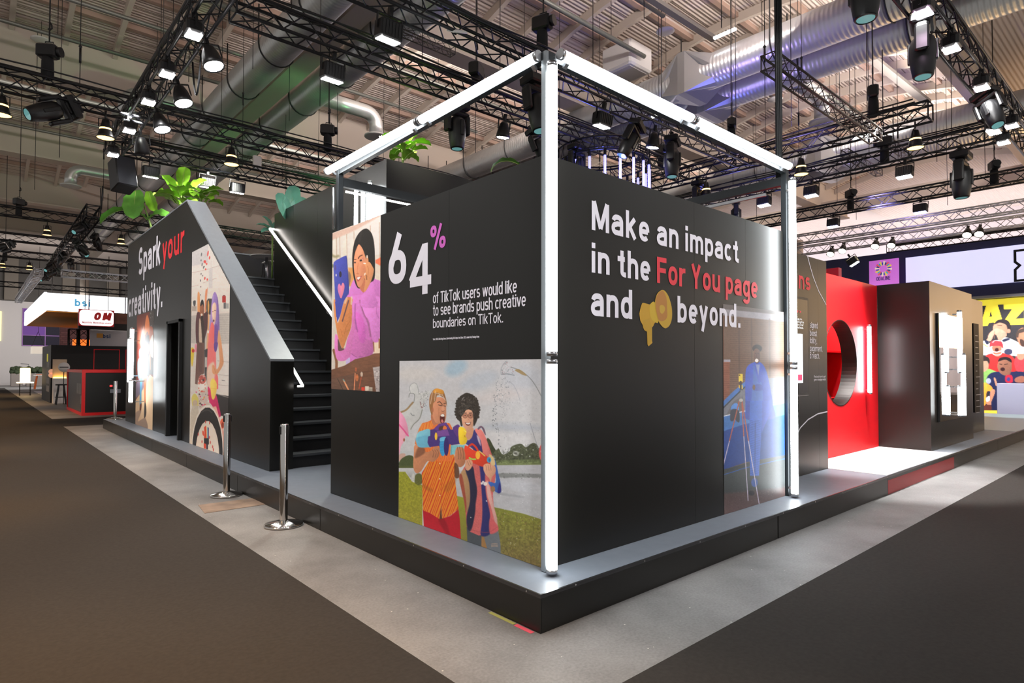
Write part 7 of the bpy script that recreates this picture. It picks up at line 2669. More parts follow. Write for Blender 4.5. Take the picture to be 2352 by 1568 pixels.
def leaf(parent, base, d, up, length, width, droop=.4, shape='oval', m=None, curl=.18):
    """a curved blade with a raised midrib; d = starting direction, it bends over along the way"""
    d, up = Vector(d).normalized(), Vector(up)
    side = d.cross(up).normalized()
    n = 10
    pts, dirs = [Vector(base)], []
    cur = d.copy()
    for i in range(n):
        ax = side
        cur = (Matrix.Rotation(-droop / n * (1 + i / n), 3, ax) @ cur).normalized()
        dirs.append(cur.copy())
        pts.append(pts[-1] + cur * (length / n))
    dirs.append(cur)
    mb, rib = MB(), []
    vs, fs = [], []
    W = 6
    for i, p in enumerate(pts):
        t = i / n
        if shape == 'oval':
            w = width * math.sin(math.pi * min(1, .06 + t * .97)) ** .6 * (.55 + .45 * t)
        else:
            w = width * (math.sin(math.pi * min(1, .05 + .95 * t)) ** .45)
        nr = side.cross(dirs[i]).normalized()
        for j in range(W + 1):
            a = j / W * 2 - 1
            z = abs(a) * curl * w + .06 * w * math.sin(i * 2.3 + (1 if a > 0 else 2)) * abs(a)
            vs.append(p + side * (a * w / 2) + nr * z)
        rib.append(p - nr * .004)
    for i in range(n):
        for j in range(W):
            o = i * (W + 1) + j
            fs.append((o, o + 1, o + W + 2, o + W + 1))
    mb.add(vs, fs, True)
    o = build('leaf', mb, m or M_LEAF, parent, recalc=False)
    build('midrib', MB().tube(rib, [.009 * (1 - .8 * i / n) for i in range(n + 1)], 5), M_RIB, o)
    return o


def rand_dir(az, el):
    return Vector((math.cos(az) * math.cos(el), math.sin(az) * math.cos(el), math.sin(el)))


# banana plant behind the stair wall
bx, by, bz = .95, 14.3, 4.5
bn = thing('banana_plant', (bx, by, bz), 'banana plant with broad bright leaves behind the far end of the stair wall', 'plant')
q = lambda px, py, X=.9: Vector(on_y(px, py, by))
stem = q(347, 520)
build('stem', MB().tube([(stem.x, by, bz - .2), tuple(stem), tuple(q(338, 492)), tuple(q(330, 470))], [.03, .026, .02, .015], 8), M_STALK, bn)
lat = (_r[0], _r[1], 0)                    # a level direction across the hall
R3 = Vector(lat).normalized()
leaf(bn, q(325, 488), -R3 + Vector((0, 0, .42)), (0, 0, 1), 1.12, .30, .95, 'long', M_LEAF2)
leaf(bn, q(312, 437), Vector((-.15, -.25, -1)), (-.6, -.8, .05), .74, .50, .12, 'long', M_LEAF2, .08)
leaf(bn, q(338, 436) + Vector((.05, .1, 0)), Vector((.25, .05, -1)), (-.75, -.6, .3), .50, .30, .2, 'long', M_LEAF, .1)
leaf(bn, q(345, 500), R3 * .8 + Vector((-.3, -.3, .65)), (-.4, -.6, 1), .52, .34, 1.2, 'long', M_LEAF2)
leaf(bn, q(338, 505), -R3 * .3 + Vector((-.2, -.3, .6)), (0, -.3, 1), .36, .22, 1.0, 'long', M_LEAF2)
leaf(bn, q(356, 515), R3 + Vector((0, 0, .3)), (0, -.3, 1), .36, .16, .8, 'long', M_LEAF2)
build('leaf_stalk', MB().tube([tuple(q(342, 500)), tuple(q(322, 455)), tuple(q(312, 438))], .012, 6), M_STALK, bn)


def bushy(px, py, Y, label, n, size, seed, m=M_LEAF, spread=1.0, lift=0.0):
    """fiddle-leaf bush: broad oval leaves around short stems"""
    random.seed(seed)
    c = Vector(on_y(px, py, Y))
    t = thing('fiddle_leaf_plant', tuple(c), label, 'plant')
    build('stem', MB().cyl((c.x, c.y, c.z - .35), (c.x, c.y, c.z + size * .5), .02, 8), M_STALK, t)
    for k in range(n):
        az = k * 2.4 + random.uniform(-.3, .3)
        el = random.uniform(.15, 1.25)
        h = random.uniform(.0, size * .6)
        rr = random.uniform(.02, .25) * size * spread
        b = c + Vector((math.cos(az) * rr, math.sin(az) * rr, h + lift))
        leaf(t, b, rand_dir(az, el), (0, 0, 1), size * random.uniform(.5, .72), size * random.uniform(.42, .58), random.uniform(.3, 1.0), 'oval', m)
    return t


bushy(415, 478, 12.3, 'fiddle-leaf plant with yellow-green leaves behind the top of the sloping parapet', 15, .80, 4, spread=1.0)
bushy(462, 468, 11.2, 'second fiddle-leaf plant just right of the sloping parapet top', 12, .62, 9)
bushy(925, 368, 5.75, 'fiddle-leaf plant on the front corner of the inner tower', 20, .48, 5, spread=1.4)
c = Vector(on_y(663, 492, 9.0))
pl = thing('leafy_plant', tuple(c), 'blue-green broad-leaved plant on the far end of the inner tower', 'plant')
for d, l, w in (((.1, -.2, 1), .75, .30), ((.45, -.3, .8), .6, .28), ((-.4, -.2, .9), .55, .24), ((.2, .3, .9), .6, .26)):
    leaf(pl, c + Vector((0, 0, -.1)), d, (-.3, -1, .2), l, w, .5, 'long', M_LEAF3)
build('stem', MB().cyl((c.x, c.y, c.z - .5), (c.x, c.y, c.z), .02, 8), M_STALK, pl)
c = Vector(on_y(626, 530, 9.9))
pl = thing('leafy_plant', tuple(c), 'small green plant at the upper end of the stair handrail', 'plant')
for d, l in (((-.8, 0, .7), .34), ((-.3, -.2, 1), .36), ((.4, 0, .9), .34), ((-.6, -.4, .1), .3), ((.5, .2, .5), .3)):
    leaf(pl, c, d, (0, -.6, 1), l, .13, .7, 'long', M_LEAF3)
build('stem', MB().cyl((c.x, c.y, 3.30), (c.x, c.y, c.z), .018, 8), M_STALK, pl)
c = Vector(on_y(1192, 378, 6.0))
pl = thing('banana_plant', tuple(c), 'single broad green leaf arching over the top of the photo-print wall', 'plant')
leaf(pl, c, (-.72, .45, .55), (0, 0, 1), .66, .24, 1.25, 'long', M_LEAF2, .1)
build('stem', MB().tube([(c.x + .05, c.y, 4.0), tuple(c)], .015, 8), M_STALK, pl)

# ------------------------------------------------------------------ white chair on the upper deck
cx_, cy_ = on_y(632, 640, 11.6)[0], 11.7
ch = thing('bar_chair', (cx_, cy_, 3.288), 'white chair beside the round table on the upper deck', 'chair')
build('seat', MB().bevbox(cx_ - .21, cx_ + .21, cy_ - .21, cy_ + .21, 3.94, 3.98, .015), M_WHITE, ch)
build('backrest', MB().bevbox(cx_ + .17, cx_ + .21, cy_ - .2, cy_ + .2, 3.982, 4.36, .012), M_WHITE, ch)
for a, b_ in ((-1, -1), (1, -1), (1, 1), (-1, 1)):
    build('leg', MB().bar((cx_ + a * .18, cy_ + b_ * .18, 3.94), (cx_ + a * .21, cy_ + b_ * .21, 3.289), .025), M_ALU, ch)

# ------------------------------------------------------------------ stands at the far left
ct = thing('framed_counter', (.1, 20.7, 0), 'dark counter with a bright red square frame, past the end of the platform', 'counter')
X0, X1, Y0, Y1, HC = .11, 4.4, 20.7, 24.6, 1.44
t_ = .09
for (x, y) in ((X0, Y0), (X1, Y0), (X0, Y1), (X1, Y1)):
    build('frame_post', MB().box(x, x + t_, y, y + t_, .002, HC), M_REDFRAME, ct)
for z in (.002, HC - t_):
    for y in (Y0, Y1):
        build('frame_rail', MB().box(X0 + t_ + .0005, X1 - .0005, y, y + t_, z, z + t_), M_REDFRAME, ct)
    for x in (X0, X1):
        build('frame_rail', MB().box(x, x + t_, Y0 + t_ + .0005, Y1 - .0005, z, z + t_), M_REDFRAME, ct)
build('side_panel', MB().box(X0 + .03, X0 + .05, Y0 + t_ + .001, Y1 - .001, t_ + .003, HC - t_ - .001), mat('counter_grey_panel', rgb(92, 88, 90), .5), ct)
build('front_panel', MB().box(X0 + t_ + .001, X1 - .001, Y0 + .03, Y0 + .05, t_ + .003, HC - t_ - .001), M_DARK, ct)
M_NOTE = mat('paper_note', rgb(150, 146, 144), .7)
for (a, b_, c_, d_) in ((21.1, 21.65, .66, 1.0), (21.7, 22.2, .66, 1.0), (20.9, 21.25, .36, .62)):
    build('sheet', MB().box(X0 + .026, X0 + .0295, a, b_, c_, d_), M_NOTE, ct)
build('label', MB().box(.86, 1.15, Y0 + .026, Y0 + .0295, .70, .82), mat('label_pale', rgb(150, 156, 168), .6), ct)
build('indicator', MB().box(.85, .92, Y0 + .026, Y0 + .0295, .9, .95), mat('indicator_red', (1, .05, .05), .4, emit=(1, .03, .03), power=3), ct)

bk = thing('black_booth', (.03, 29.8, 0), 'black booth box with thin red outlines, behind the red-framed counter', 'booth')
build('wall_panel', MB().box(.03, 6.0, 29.8, 34.0, .002, 2.46), mat('booth_black', rgb(14, 13, 14), .5), bk)
for xa in (1.55, 2.75):
    L = MB()
    stroke_quads(L, [(xa, .2), (xa, 2.3), (xa + .95, 2.3), (xa + .95, .2), (xa, .2)], .03, lambda a, b, d: (a, 29.8 - d, b), .003)
    build('red_outline', L, M_REDFRAME, bk)
for k, z in enumerate((1.5, 1.15, .8, .45)):
    build('notice', MB().box(.022, .0295, 30.3, 31.6, z, z + .26), M_NOTE, bk)
build('notice', MB().box(.022, .0295, 31.0, 31.6, 1.75, 2.1), mat('notice_yellow', rgb(200, 190, 50), .6, emit=(.8, .7, .1), power=.3), bk)
rs = thing('round_badge', (.3, 29.75, 1.2), 'small glowing rounded badge on the black booth', 'sign')
p = on_y(119, 857, 29.7)
for dz in (.07, -.08):
    build('plate' if dz > 0 else 'lower_plate', MB().lathe([(0, 0), (.11, 0), (.11, .02), (0, .02)], 20, ((p[0], 29.78, p[2] + dz), (0, -1, 0))), mat('badge_orange', rgb(220, 140, 100), .5, emit=(1, .5, .3), power=.5), rs)

# bar with orange glow, stool and round sign
bar = thing('bar_counter', (.45, 28.4, 0), 'white bar counter lit orange along its top, between the black booth and the red-framed counter', 'counter')
bp = on_z(124, 922, 0)
xb0 = on_y(123, 900, 29.0)[0]
xb1 = on_y(156, 900, 29.0)[0]
build('front', MB().box(xb0, xb1, 29.0, 29.6, .002, 1.05), M_WHITE, bar)
build('back_board', MB().box(xb0, xb1, 29.55, 29.6, 1.051, 1.85), mat('bar_back_cream', rgb(206, 190, 170), .6), bar)
build('light_line', MB().box(xb0 + .02, xb1 - .02, 29.42, 29.5, 1.051, 1.10), mat('bar_glow_orange', (1, .6, .1), .4, emit=(1, .5, .08), power=9), bar)
p = on_y(147, 843, 28.5)
rd = thing('round_sign', tuple(p), 'white oval sign above the orange-lit bar counter', 'sign')
build('board', MB().lathe([(0, 0), (.2, 0), (.2, .02), (0, .02)], 24, ((p[0], 28.5, p[2]), (0, -1, 0))), M_WHITE, rd)
build('writing', MB().box(p[0] - .15, p[0] + .15, 28.475, 28.4795, p[2] - .02, p[2] + .02), M_DARK, rd)
build('pole', MB().cyl((p[0], 28.52, 0.002), (p[0], 28.52, p[2]), .015, 8), M_FIX, rd)
so = thing('bar_stool', (.3, 26.6, 0), 'tall black bar stool before the orange-lit bar counter', 'stool')
p = on_y(140, 925, 28.2)
sx, sy = p[0], 28.2
build('seat', MB().lathe([(0, .78), (.19, .78), (.2, .80), (.19, .83), (0, .83)], 20, ((sx, sy, 0), (0, 0, 1))), M_FIX, so)
for k in range(4):
    a = math.pi / 4 + k * math.pi / 2
    build('leg', MB().bar((sx + .12 * math.cos(a), sy + .12 * math.sin(a), .78), (sx + .24 * math.cos(a), sy + .24 * math.sin(a), .002), .035), M_FIX, so)
build('foot_ring', MB().tube([(sx + .2 * math.cos(2 * math.pi * i / 20), sy + .2 * math.sin(2 * math.pi * i / 20), .3) for i in range(20)], .014, 6, True), M_FIX, so)

# lantern trolley
lx, ly = -.34, 38.9
la = thing('lantern_trolley', (lx, ly, 0), 'glowing lantern column on a small wheeled trolley in the far left aisle', 'lamp')
M_LANT = mat('lantern_glow', (1, .85, .6), .5, emit=(1, .70, .32), power=6)
build('lantern', MB().lathe([(0, .72), (.2, .72), (.22, .76), (.22, 1.42), (.2, 1.46), (0, 1.46)], 24, ((lx, ly, 0), (0, 0, 1))), M_LANT, la)
cg = MB()
for k in range(5):
    z = .80 + k * .14
    cg.tube([(lx + .226 * math.cos(2 * math.pi * i / 24), ly + .226 * math.sin(2 * math.pi * i / 24), z) for i in range(24)], .006, 5, True)
build('cage', cg, M_FIX, la)
build('cap', MB().cyl((lx, ly, 1.461), (lx, ly, 1.50), .2, 20), M_FIX, la)
build('handle', MB().tube([(lx + .14, ly, 1.5), (lx + .14, ly, 1.66), (lx - .2, ly, 1.68)], .014, 6), M_FIX, la)
build('shelf', MB().bevbox(lx - .36, lx + .36, ly - .25, ly + .25, .66, .715, .02), M_LANT, la)
for a, b_ in ((-1, -1), (1, -1), (1, 1), (-1, 1)):
    build('leg', MB().bar((lx + a * .22, ly + b_ * .18, .66), (lx + a * .22, ly + b_ * .18, .09), .025), M_FIX, la)
    build('castor', MB().cyl((lx + a * .22 - .02, ly + b_ * .18, .046), (lx + a * .22 + .02, ly + b_ * .18, .046), .044, 12), M_FIX, la)
build('lower_shelf', MB().box(lx - .22, lx + .22, ly - .18, ly + .18, .16, .18), M_FIX, la)
# small table, orange stool, planters in the distance
p = on_z(98, 904, 0)
tb = thing('side_table', (p[0], p[1], 0), 'small white table on a thin leg beside the orange stool', 'table')
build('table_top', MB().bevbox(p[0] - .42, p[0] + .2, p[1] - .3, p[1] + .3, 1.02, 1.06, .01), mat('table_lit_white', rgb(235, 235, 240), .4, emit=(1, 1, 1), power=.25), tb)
build('leg', MB().cyl((p[0], p[1], .03), (p[0], p[1], 1.02), .03, 10), M_WHITE, tb)
build('foot', MB().cyl((p[0], p[1], .002), (p[0], p[1], .03), .22, 18), M_WHITE, tb)
p = on_z(92, 893, 0)
os_ = thing('bar_stool', (p[0], p[1], 0), 'bright orange wooden stool in the far left', 'stool')
M_OR = mat('stool_orange', rgb(232, 112, 40), .5)
build('seat', MB().bevbox(p[0] - .22, p[0] + .22, p[1] - .22, p[1] + .22, .95, 1.0, .02), M_OR, os_)
for a, b_ in ((-1, -1), (1, -1), (1, 1), (-1, 1)):
    build('leg', MB().bar((p[0] + a * .17, p[1] + b_ * .17, .95), (p[0] + a * .30, p[1] + b_ * .30, .002), .06), M_OR, os_)
M_PLB = mat('planter_stone', rgb(120, 112, 106), .7)
M_HEDGE = mat('planter_hedge', rgb(46, 58, 34), .8, noise=.4, nscale=3)
for k, (px, lb) in enumerate(((38, 'grey planter with low hedge at the far wall, left of the lantern'), (82, 'grey planter with low hedge at the far wall, behind the orange stool'))):
    p = on_y(px, 870, 58)
    pt = thing('planter', (p[0], 58, 0), lb, 'planter')
    w_ = .36 if k == 0 else .60
    build('box', MB().bevbox(p[0] - w_, p[0] + w_, 57.6, 58.4, .002, 1.0, .03), M_PLB, pt)
    h_ = MB()
    random.seed(k)
    for i in range(50):
        h_.sphere((p[0] + random.uniform(-w_ * .85, w_ * .85), 58 + random.uniform(-.3, .3), 1.05 + random.uniform(0, .35)), random.uniform(.10, .2), 7, 5)
    build('hedge', h_, M_HEDGE, pt)['kind'] = 'stuff'
pl_ = MB().box(.4, 5.5, 37, 45, .0005, .03)
tag(build('floor_plate', pl_, mat('far_floor_white', rgb(205, 205, 210), .35)), 'pale shiny floor plate beyond the black booth at far left', 'floor plate')

# hanging light boxes
M_LB = mat('lightbox_white', (1, 1, 1), .5, emit=(.93, .95, 1), power=2.2)
M_LB2 = mat('lightbox_side', (1, 1, 1), .5, emit=(.85, .92, 1), power=1.6)
SX0 = -.35
sg = thing('hanging_sign', (SX0, 27, 3.7), 'large white glowing light box with blue letters, hung over the far left stand', 'sign')
build('front_face', MB().box(SX0 + .001, 4.6, 27.0, 27.08, 3.72, 4.40), M_LB, sg)
build('side_face', MB().box(SX0 - .08, SX0, 27.0, 38.8, 3.70, 4.42), M_LB2, sg)
build('underside', MB().box(SX0 + .001, 3.4, 27.09, 38.7, 3.68, 3.70), mat('sign_underside_orange', rgb(230, 150, 50), .6), sg)
fr_ = MB()
for x in (1.0, 2.25, 3.5):
    fr_.box(x - .02, x + .02, 26.985, 26.9995, 3.72, 4.40)
build('divider', fr_, mat('lightbox_divider', rgb(170, 175, 190), .6), sg)
L = MB()
p, q2, t2 = on_y(171, 702.5, 27), on_y(208, 703.5, 27), on_y(171, 686, 27)
lettering(L, 'bsi', lambda a, b, d: (a, 27 - d, b), p[0], p[2], q2[0] - p[0], t2[2] - p[2], .2, .1, .012)
build('lettering', L, mat('sign_cyan_letters', rgb(60, 150, 200), .5, emit=(.1, .45, .75), power=.6), sg)
for px in (120, 290):
    x = on_y(px, 650, 27.4)[0]
    build('suspension', MB().cyl((x, 27.4, 4.4), (x, 27.4, 6.0), .015, 6), M_WIRE, sg)

p0, p1 = on_y(181, 711, 26.0), on_y(262, 750, 26.0)
zb0, zt0 = on_y(220, 749, 26.0)[2], on_y(220, 711, 26.0)[2]
s2 = thing('hanging_sign', (p0[0], 26.0, zb0), 'white rounded sign with red corners and red letters, below the big light box', 'sign')
build('board', MB().box(p0[0], p1[0], 26.0, 26.12, zb0, zt0), M_RED, s2)


def rrect(x0, x1, z0, z1, r, n=6):
    out = []
    for cx, cz, a0 in ((x1 - r, z1 - r, 0), (x0 + r, z1 - r, 90), (x0 + r, z0 + r, 180), (x1 - r, z0 + r, 270)):
        for i in range(n + 1):
            a = math.radians(a0 + 90 * i / n)
            out.append((cx + r * math.cos(a), cz + r * math.sin(a)))
    return out


build('face', MB().sheet(rrect(p0[0] + .02, p1[0] - .02, zb0 + .02, zt0 - .02, .14), lambda a, b, d: (a, 26.0 - d, b), .004), mat('sign_white_lit', (1, 1, 1), .5, emit=(1, 1, 1), power=1.0), s2)
wd2 = p1[0] - p0[0]
L = MB()
lettering(L, '0M', lambda a, b, d: (a + .18 * (b - zb0), 26.0 - d, b), p0[0] + wd2 * .36, zb0 + .24, wd2 * .50, .30, .30, .12, .008)
build('lettering', L, M_REDFRAME, s2)
L = MB()
lettering(L, 'Monthly Webshop users', lambda a, b, d: (a, 26.0 - d, b), p0[0] + wd2 * .10, zb0 + .10, wd2 * .82, .075, .17, .1, .008)
build('small_lettering', L, M_REDFRAME, s2)
for x in (p0[0] + .2, p1[0] - .2):
    build('suspension', MB().cyl((x, 26.06, zt0), (x, 26.06, 5.9), .012, 6), M_WIRE, s2)

# dark stand fascia and grey back panel with the small logo
FY = 26.4
fs_ = thing('stand_fascia', (1.0, FY, 2.7), 'dark stand fascia under the rounded sign, with a brown picture strip', 'fascia')
a_, b2 = on_y(180, 775, FY), on_y(300, 758, FY)
z0_, z1_ = on_y(240, 757, FY)[2], on_y(240, 717, FY)[2]
build('board', MB().box(a_[0], 4.5, FY, FY + .3, z0_, z1_), M_DARK, fs_)
xa = on_y(264, 730, FY - .02)[0]
build('picture', MB().box(xa, 4.5, FY - .02, FY - .0005, z0_ + .25, z1_ - .02), mat('picture_brown', rgb(120, 78, 60), .6, noise=.5, nscale=2), fs_)
lgx, lgz = on_y(208, 793, 33.9), on_y(208, 757, 33.9)
gp = thing('stand_back_wall', (lgx[0], 34.2, 2.4), 'pale grey panel with a small blue logo, above the black booth', 'panel')
build('panel', MB().box(lgx[0], 6.5, 34.05, 34.2, 2.0, lgz[2]), mat('panel_pale_grey', rgb(190, 190, 196), .6), gp)
L = MB()
p, q2, t2 = on_y(236, 776, 34.05), on_y(253.5, 775.5, 34.05), on_y(236, 767, 34.05)
lettering(L, 'bsi', lambda a, b, d: (a, 34.05 - d, b), p[0], p[2], q2[0] - p[0], t2[2] - p[2], .2, .1, .006)
build('lettering', L, mat('logo_navy', rgb(40, 70, 120), .5), gp)
x = on_y(229, 771, 34.05)
build('logo_mark', MB().box(x[0] - .13, x[0] + .14, 34.04, 34.049, x[2] - .10, x[2] + .12), mat('logo_orange', rgb(220, 160, 70), .5), gp)
# brick-patterned wall and orange box behind the mesh legs
bw = thing('brick_panel', (.5, 42, 2.8), 'mauve brick-patterned wall behind the dark lattice legs', 'panel')
a_, b2 = on_y(137, 792, 42), on_y(208, 753, 42)
m_ = mat('mauve_brick', rgb(140, 96, 100), .7)
nt = m_.node_tree
bt_ = nt.nodes.new('ShaderNodeTexBrick')
bt_.inputs['Scale'].default_value = 2.2
bt_.inputs['Color1'].default_value = (*rgb(150, 104, 108), 1)
bt_.inputs['Color2'].default_value = (*rgb(124, 84, 90), 1)
bt_.inputs['Mortar'].default_value = (*rgb(96, 70, 74), 1)
tc_ = nt.nodes.new('ShaderNodeTexCoord')
mp_ = nt.nodes.new('ShaderNodeMapping')
mp_.inputs['Rotation'].default_value = (math.pi / 2, 0, 0)
nt.links.new(tc_.outputs['Object'], mp_.inputs['Vector'])
nt.links.new(mp_.outputs['Vector'], bt_.inputs['Vector'])
nt.links.new(bt_.outputs['Color'], nt.nodes['Principled BSDF'].inputs['Base Color'])
build('panel', MB().box(a_[0], b2[0], 42, 42.2, 0.03, b2[2]), m_, bw)
ob = thing('orange_box_sign', (1.0, 38, 2.5), 'glowing orange box seen through the dark lattice legs', 'sign')
a_, b2 = on_y(168, 793, 38), on_y(208, 780, 38)
build('box', MB().box(a_[0], b2[0], 38, 38.4, a_[2], b2[2]), mat('box_orange_lit', rgb(240, 80, 20), .5, emit=(1, .2, .03), power=1.2), ob)
build('post', MB().cyl((b2[0] - .2, 38.2, .03), (b2[0] - .2, 38.2, a_[2]), .05, 8), M_FIX, ob)
for px, lb in ((168, 'left dark lattice leg below the rounded sign'), (192, 'right dark lattice leg below the rounded sign')):
    a_ = on_y(px, 770, 34.6)
    truss((a_[0], 34.6, .01), (a_[0], 34.6 + .001, 3.4), lb, .36, .03, .014, M_RIG, 'lattice_leg')
# small glowing cube hung in the distance
p0, p1 = on_y(73, 795, 48), on_y(104, 812, 48)
hc_ = thing('hanging_cube', (p0[0], 48, p1[2]), 'small cream light cube hung on strings beyond the black booth', 'sign')
build('body', MB().box(p0[0], p1[0], 48, 49.0, p1[2], p0[2]), mat('cube_cream', rgb(240, 224, 200), .5, emit=(1, .9, .78), power=.55), hc_)
mx_ = (p0[0] + p1[0]) / 2
for x in (p0[0] + .02, p1[0] - .02):
    build('string', MB().cyl((x, 48.5, p0[2]), (mx_, 48.5, p0[2] + 1.0), .012, 5), M_WIRE, hc_)
build('cord', MB().cyl((mx_, 48.5, p0[2] + 1.0), (mx_, 48.5, 9.5), .012, 5), M_WIRE, hc_)

# rig over the far left stands
truss((.12, 18.9, 6.1), (.25, 36.5, 6.1), 'dark truss full of spotlights, over the far left stands', .34, .03, .012)
truss((.5, 19.2, 6.1), (9.5, 19.2, 6.1), 'dark truss crossing behind the stair wall plants', .29)
G21 = 'dark trusses crossing the far left hall'
for k, (y, x0, x1, lb) in enumerate(((22.5, -5.5, 9, 'dark truss across the far left hall, carrying a warm bell lamp'), (27.5, -6, 9, 'dark truss across the far left hall, second behind the stair plants'),
                                     (32.0, -6, 9, 'dark truss across the far left hall, third behind the stair plants'), (37.5, -6, 9, 'dark truss across the far left hall, just above the light box'), (45, -6, 9, 'dark truss across the far left hall, farthest'))):
    truss((x0, y, 6.48), (x1, y, 6.48), lb, .29, group=G21, pitch=.5)
truss((SX0 + .3, 25.4, 5.0), (5.5, 25.4, 5.0), 'silver truss over the front of the white light box', .26, .02, .009, M_SILVER)
truss((SX0 - .35, 25.6, 5.0), (SX0 - .35, 38.5, 5.0), 'silver truss over the side of the white light box', .26, .02, .009, M_SILVER)
random.seed(21)
G22 = 'dark spotlights on the far left truss'
for k in range(9):
    y = 20.0 + k * 1.6
    hang('moving', (.2 + (.25 if k % 2 else -.1), y, 5.92), (random.uniform(-.5, .5), math.radians(random.choice((-55, -40, 35, 50))), random.uniform(-1, 1)), 'dark spotlight in the crowded row under the far left truss', G22, scale=.75)
G11b = 'warm bell lamps in the far left hall'
for px, py, Y, lb in ((108, 545, 22.5, 'warm bell lamp on the dark truss at far left, in front of the grey wall'), (67, 640, 32.0, 'small warm bell lamp low at the far left, above the purple window'),
                      (4, 678, 32.0, 'small warm bell lamp cut by the left edge'), (278, 565, 22.5, 'small warm bell lamp just left of the stair wall'), (3, 285, 9.95, 'warm bell lamp at the left edge under the long truss')):
    p = on_y(px, py, Y)
    hang('bell', (p[0], Y, (6.27 if Y > 15 else 5.93)), (0, 0, 0), lb, G11b, scale=1.1)
G12b = 'chain hoists over the far left hall'
for px, py, Y, lb in ((45, 465, 22.5, 'chain hoist at far left in front of the grey wall'), (12, 600, 32, 'small chain hoist at the left edge')):
    p = on_y(px, py, Y)
    r = pat_hoist(vault(Y) - max(p[2], 6.6) - .30)
    put(r, (p[0], Y, max(p[2], 6.6)), (0, 0, .6), lb, G12b)
hang('moving', (on_y(32, 640, 27.5)[0], 27.5, 6.28), (0, math.radians(60), 0), 'dark spotlight tilted sideways at the left edge above the light box', None, scale=.9)

# ------------------------------------------------------------------ lamps and boxes beyond the red niche
G23 = 'glaring warm spotlights under the silver trusses'
M_STAR = mat('spot_lens_gold', (1, .95, .8), .4, emit=(1, .86, .52), power=120)
M_STARS = mat('spot_lens_pale', (1, .95, .8), .4, emit=(1, .9, .66), power=40)
for k, (px, py, lb) in enumerate(((1940, 585, 'bright warm spotlight, left one of the two brightest beyond the red niche'), (2015, 575, 'brightest warm spotlight, just left of the purple sign'),
                                  (2052, 573, 'small warm spotlight above the purple sign'), (2225, 550, 'warm spotlight above the lilac screen, left of the pair'), (2253, 548, 'warm spotlight above the lilac screen, right of the pair'), (1913, 592, 'small warm spotlight left of the bright pair'))):
    p = on_x(px, py, 19.6)
    hang('par', (19.6, p[1], p[2] + .37), (0, math.radians(38), 0), lb, G23, lens=M_STAR if k < 2 else M_STARS)
p = on_x(1950, 612, 19.0)
hang('flood', (19.0, p[1], p[2] + .36), (0, math.radians(30), math.pi / 2), 'white flood just above the red niche wall', None)
p = on_x(1915, 640, 14.5)
rb_ = thing('red_box_panel', (14.5, p[1], 3.0), 'red panel standing behind the red niche wall', 'panel')
a_, b2 = on_x(1899, 640, 14.5), on_x(1926, 614, 14.5)
build('board', MB().box(14.5, 14.7, b2[1], a_[1] + .3, .23, b2[2]), M_RED, rb_)
# dark cladding piece of the tower over the slogan wall
# ------------------------------------------------------------------ light
wd_ = bpy.data.worlds.new('hall_ambient')
wd_.use_nodes = True
wd_.node_tree.nodes['Background'].inputs['Color'].default_value = (1.0, .965, .93, 1)
wd_.node_tree.nodes['Background'].inputs['Strength'].default_value = .42
SC.world = wd_


def area(loc, target, size, power, col=(1, .97, .94), name='rig_light', sy=None, spread=math.pi):
    l = bpy.data.lights.new(name, 'AREA')
    l.energy = power
    l.color = col
    l.size = size
    l.spread = spread
    if sy:
        l.shape = 'RECTANGLE'
        l.size_y = sy
    o = bpy.data.objects.new(name, l)
    COL.objects.link(o)
    o.location = loc
    d = Vector(target) - Vector(loc)
    o.rotation_euler = d.to_track_quat('-Z', 'Y').to_euler()
    return o


def spot(loc, target, power, angle, col=(1, .99, .98), blend=.4, r=.08, name='rig_and_fill_spot'):
    l = bpy.data.lights.new(name, 'SPOT')
    l.energy = power
    l.color = col
    l.spot_size = math.radians(angle)
    l.spot_blend = blend
    l.shadow_soft_size = r
    o = bpy.data.objects.new(name, l)
    COL.objects.link(o)
    o.location = loc
    d = Vector(target) - Vector(loc)
    o.rotation_euler = d.to_track_quat('-Z', 'Y').to_euler()
    return o


# floods on the rig left of the stand, wash over the photo-print side
for y in (2.2, 4.2, 6.4, 8.6, 10.8):
    spot((-.35, y, 5.9), (-.15, y + .3, 0), 150, 110)
for x in (3, 6, 9, 12):
    spot((x, -.37, 5.9), (x + .3, -.5, 0), 130, 110)
spot((7.4, .40, 5.6), (7.4, .62, 0), 2600, 44, r=.12)
area((7.3, 1.6, 2.86), (7.3, 1.6, 0), 1.6, 45, (1, .9, .86), 'niche_light', .2)
# unseen front fill added over the left aisle to brighten the photo prints
for y in (.6, 3.0, 8.0, 12.0):
    spot((-5.2, y, 6.0), (.3, y + .6, 1.3), 420, 60, (1, .985, .97))
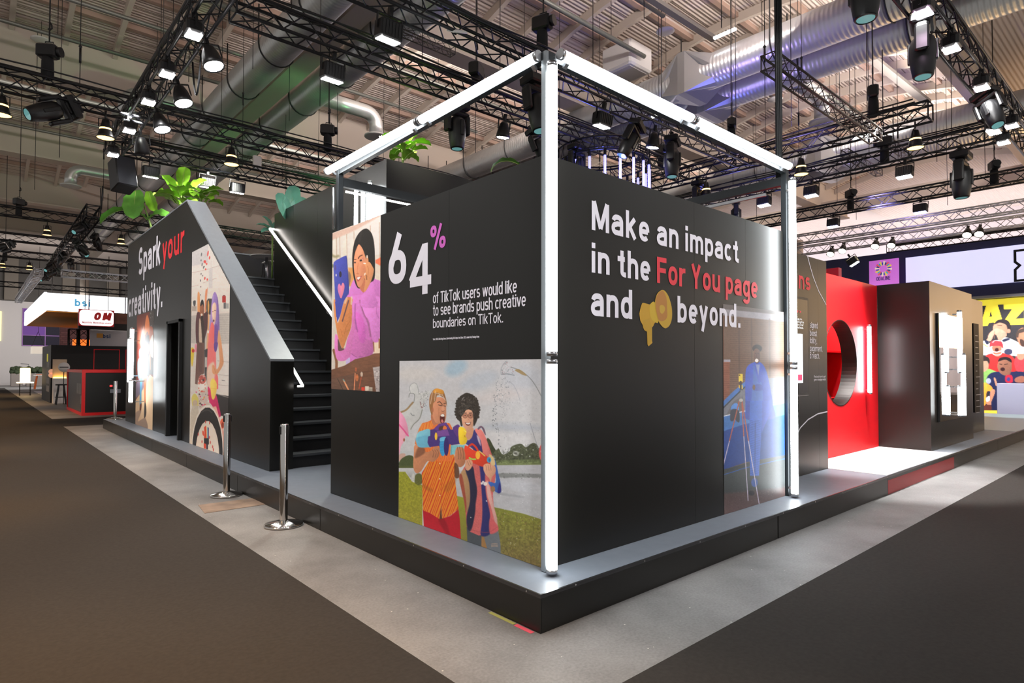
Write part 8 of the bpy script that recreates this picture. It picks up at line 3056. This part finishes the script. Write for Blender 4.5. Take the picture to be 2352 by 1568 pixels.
# coloured beams of the rig on the ducts and trusses
spot((5.2, 9.6, 5.6), (3.4, 15, 9.0), 380, 60, (.25, 1, .35), .8)
spot((5.2, 14, 5.6), (3.0, 23, 9.0), 300, 60, (.25, 1, .35), .8)
spot((9.2, 2.2, 5.7), (12, 3.6, 9.0), 330, 70, (.45, .35, 1), .8)
spot((15.5, 3, 5.7), (20, 3.6, 9.0), 700, 80, (.5, .4, 1), .8)
spot((6.5, 5.0, 4.7), (6.0, 4.2, 6.2), 260, 140, (.18, .2, 1), .8)
spot((11.2, 4.5, 4.8), (11.2, 4.5, 6.2), 220, 150, (.18, .2, 1), .8)
spot((-.6, 9.6, 6.0), (.9, 12.4, 5.0), 2200, 36, (1, 1, .92), .6)
spot((2.2, 10.6, 6.0), (.95, 13.6, 5.0), 1300, 40, (1, 1, .92), .6)
area((2, 50, 5.0), (2, 62, 2.2), 5, 900, (1, .97, .96), 'far_hall_fill', 1.5)  # unseen fill light added to brighten the far back wall
spot((2.3, 6.3, 5.95), (2.3, 5.8, 4.6), 420, 70, (1, 1, .9), .6)
spot((7.4, -.34, 5.7), (7.4, 1.05, 1.3), 1500, 34, (1, .97, .95), .3, .1)
for x in (1.2, 3.4):
    spot((x, -4.6, 6.0), (x, .3, 1.9), 330, 50, (1, .98, 1))  # unseen spots added over the right aisle to brighten the slogan wall
spot((2.4, 4.3, 5.9), (2.5, 5.8, 4.8), 700, 60, (1, 1, .9), .6)
spot((17.6, 1.0, 5.6), (20.6, .8, .9), 1500, 60, (.93, .92, 1), .5)  # unseen spot added to brighten the podium
# unseen fill lights added to brighten the right-hand hall wall
for y in (0, 10, 20, 30):
    area((38, y, 3.0), (44, y, 8), 6, 900, (.97, .93, 1), 'wall_fill_light', 1.0)
# warm lamps over the left aisle
for y in (-1.5, 3, 9, 15, 22, 30, 40):
    spot((-5.6, y, 6.0), (-4.8, y, 0), 2000, 82, (1.0, .56, .22))

# unseen fill lights added along the deep beams to brighten the roof
for y in BY[1:5]:
    for x in (-2, 7.8, 16.2, 24):
        area((x, y + 1.2, 9.3), (x, y + 2.5, 11), 5.5, (90 if x < 0 else 330) * (1 if y < 20 else .35), (1, .90, .85), 'roof_fill_light', .3)
SC.view_settings.view_transform = 'Standard'
SC.view_settings.look = 'None'
SC.view_settings.exposure = 0
SC.view_settings.gamma = 1
SC.cycles.use_denoising = True
SC.cycles.use_adaptive_sampling = True
SC.cycles.adaptive_threshold = .02
SC.cycles.max_bounces = 5
SC.cycles.diffuse_bounces = 3
SC.cycles.glossy_bounces = 3
SC.cycles.sample_clamp_indirect = 6
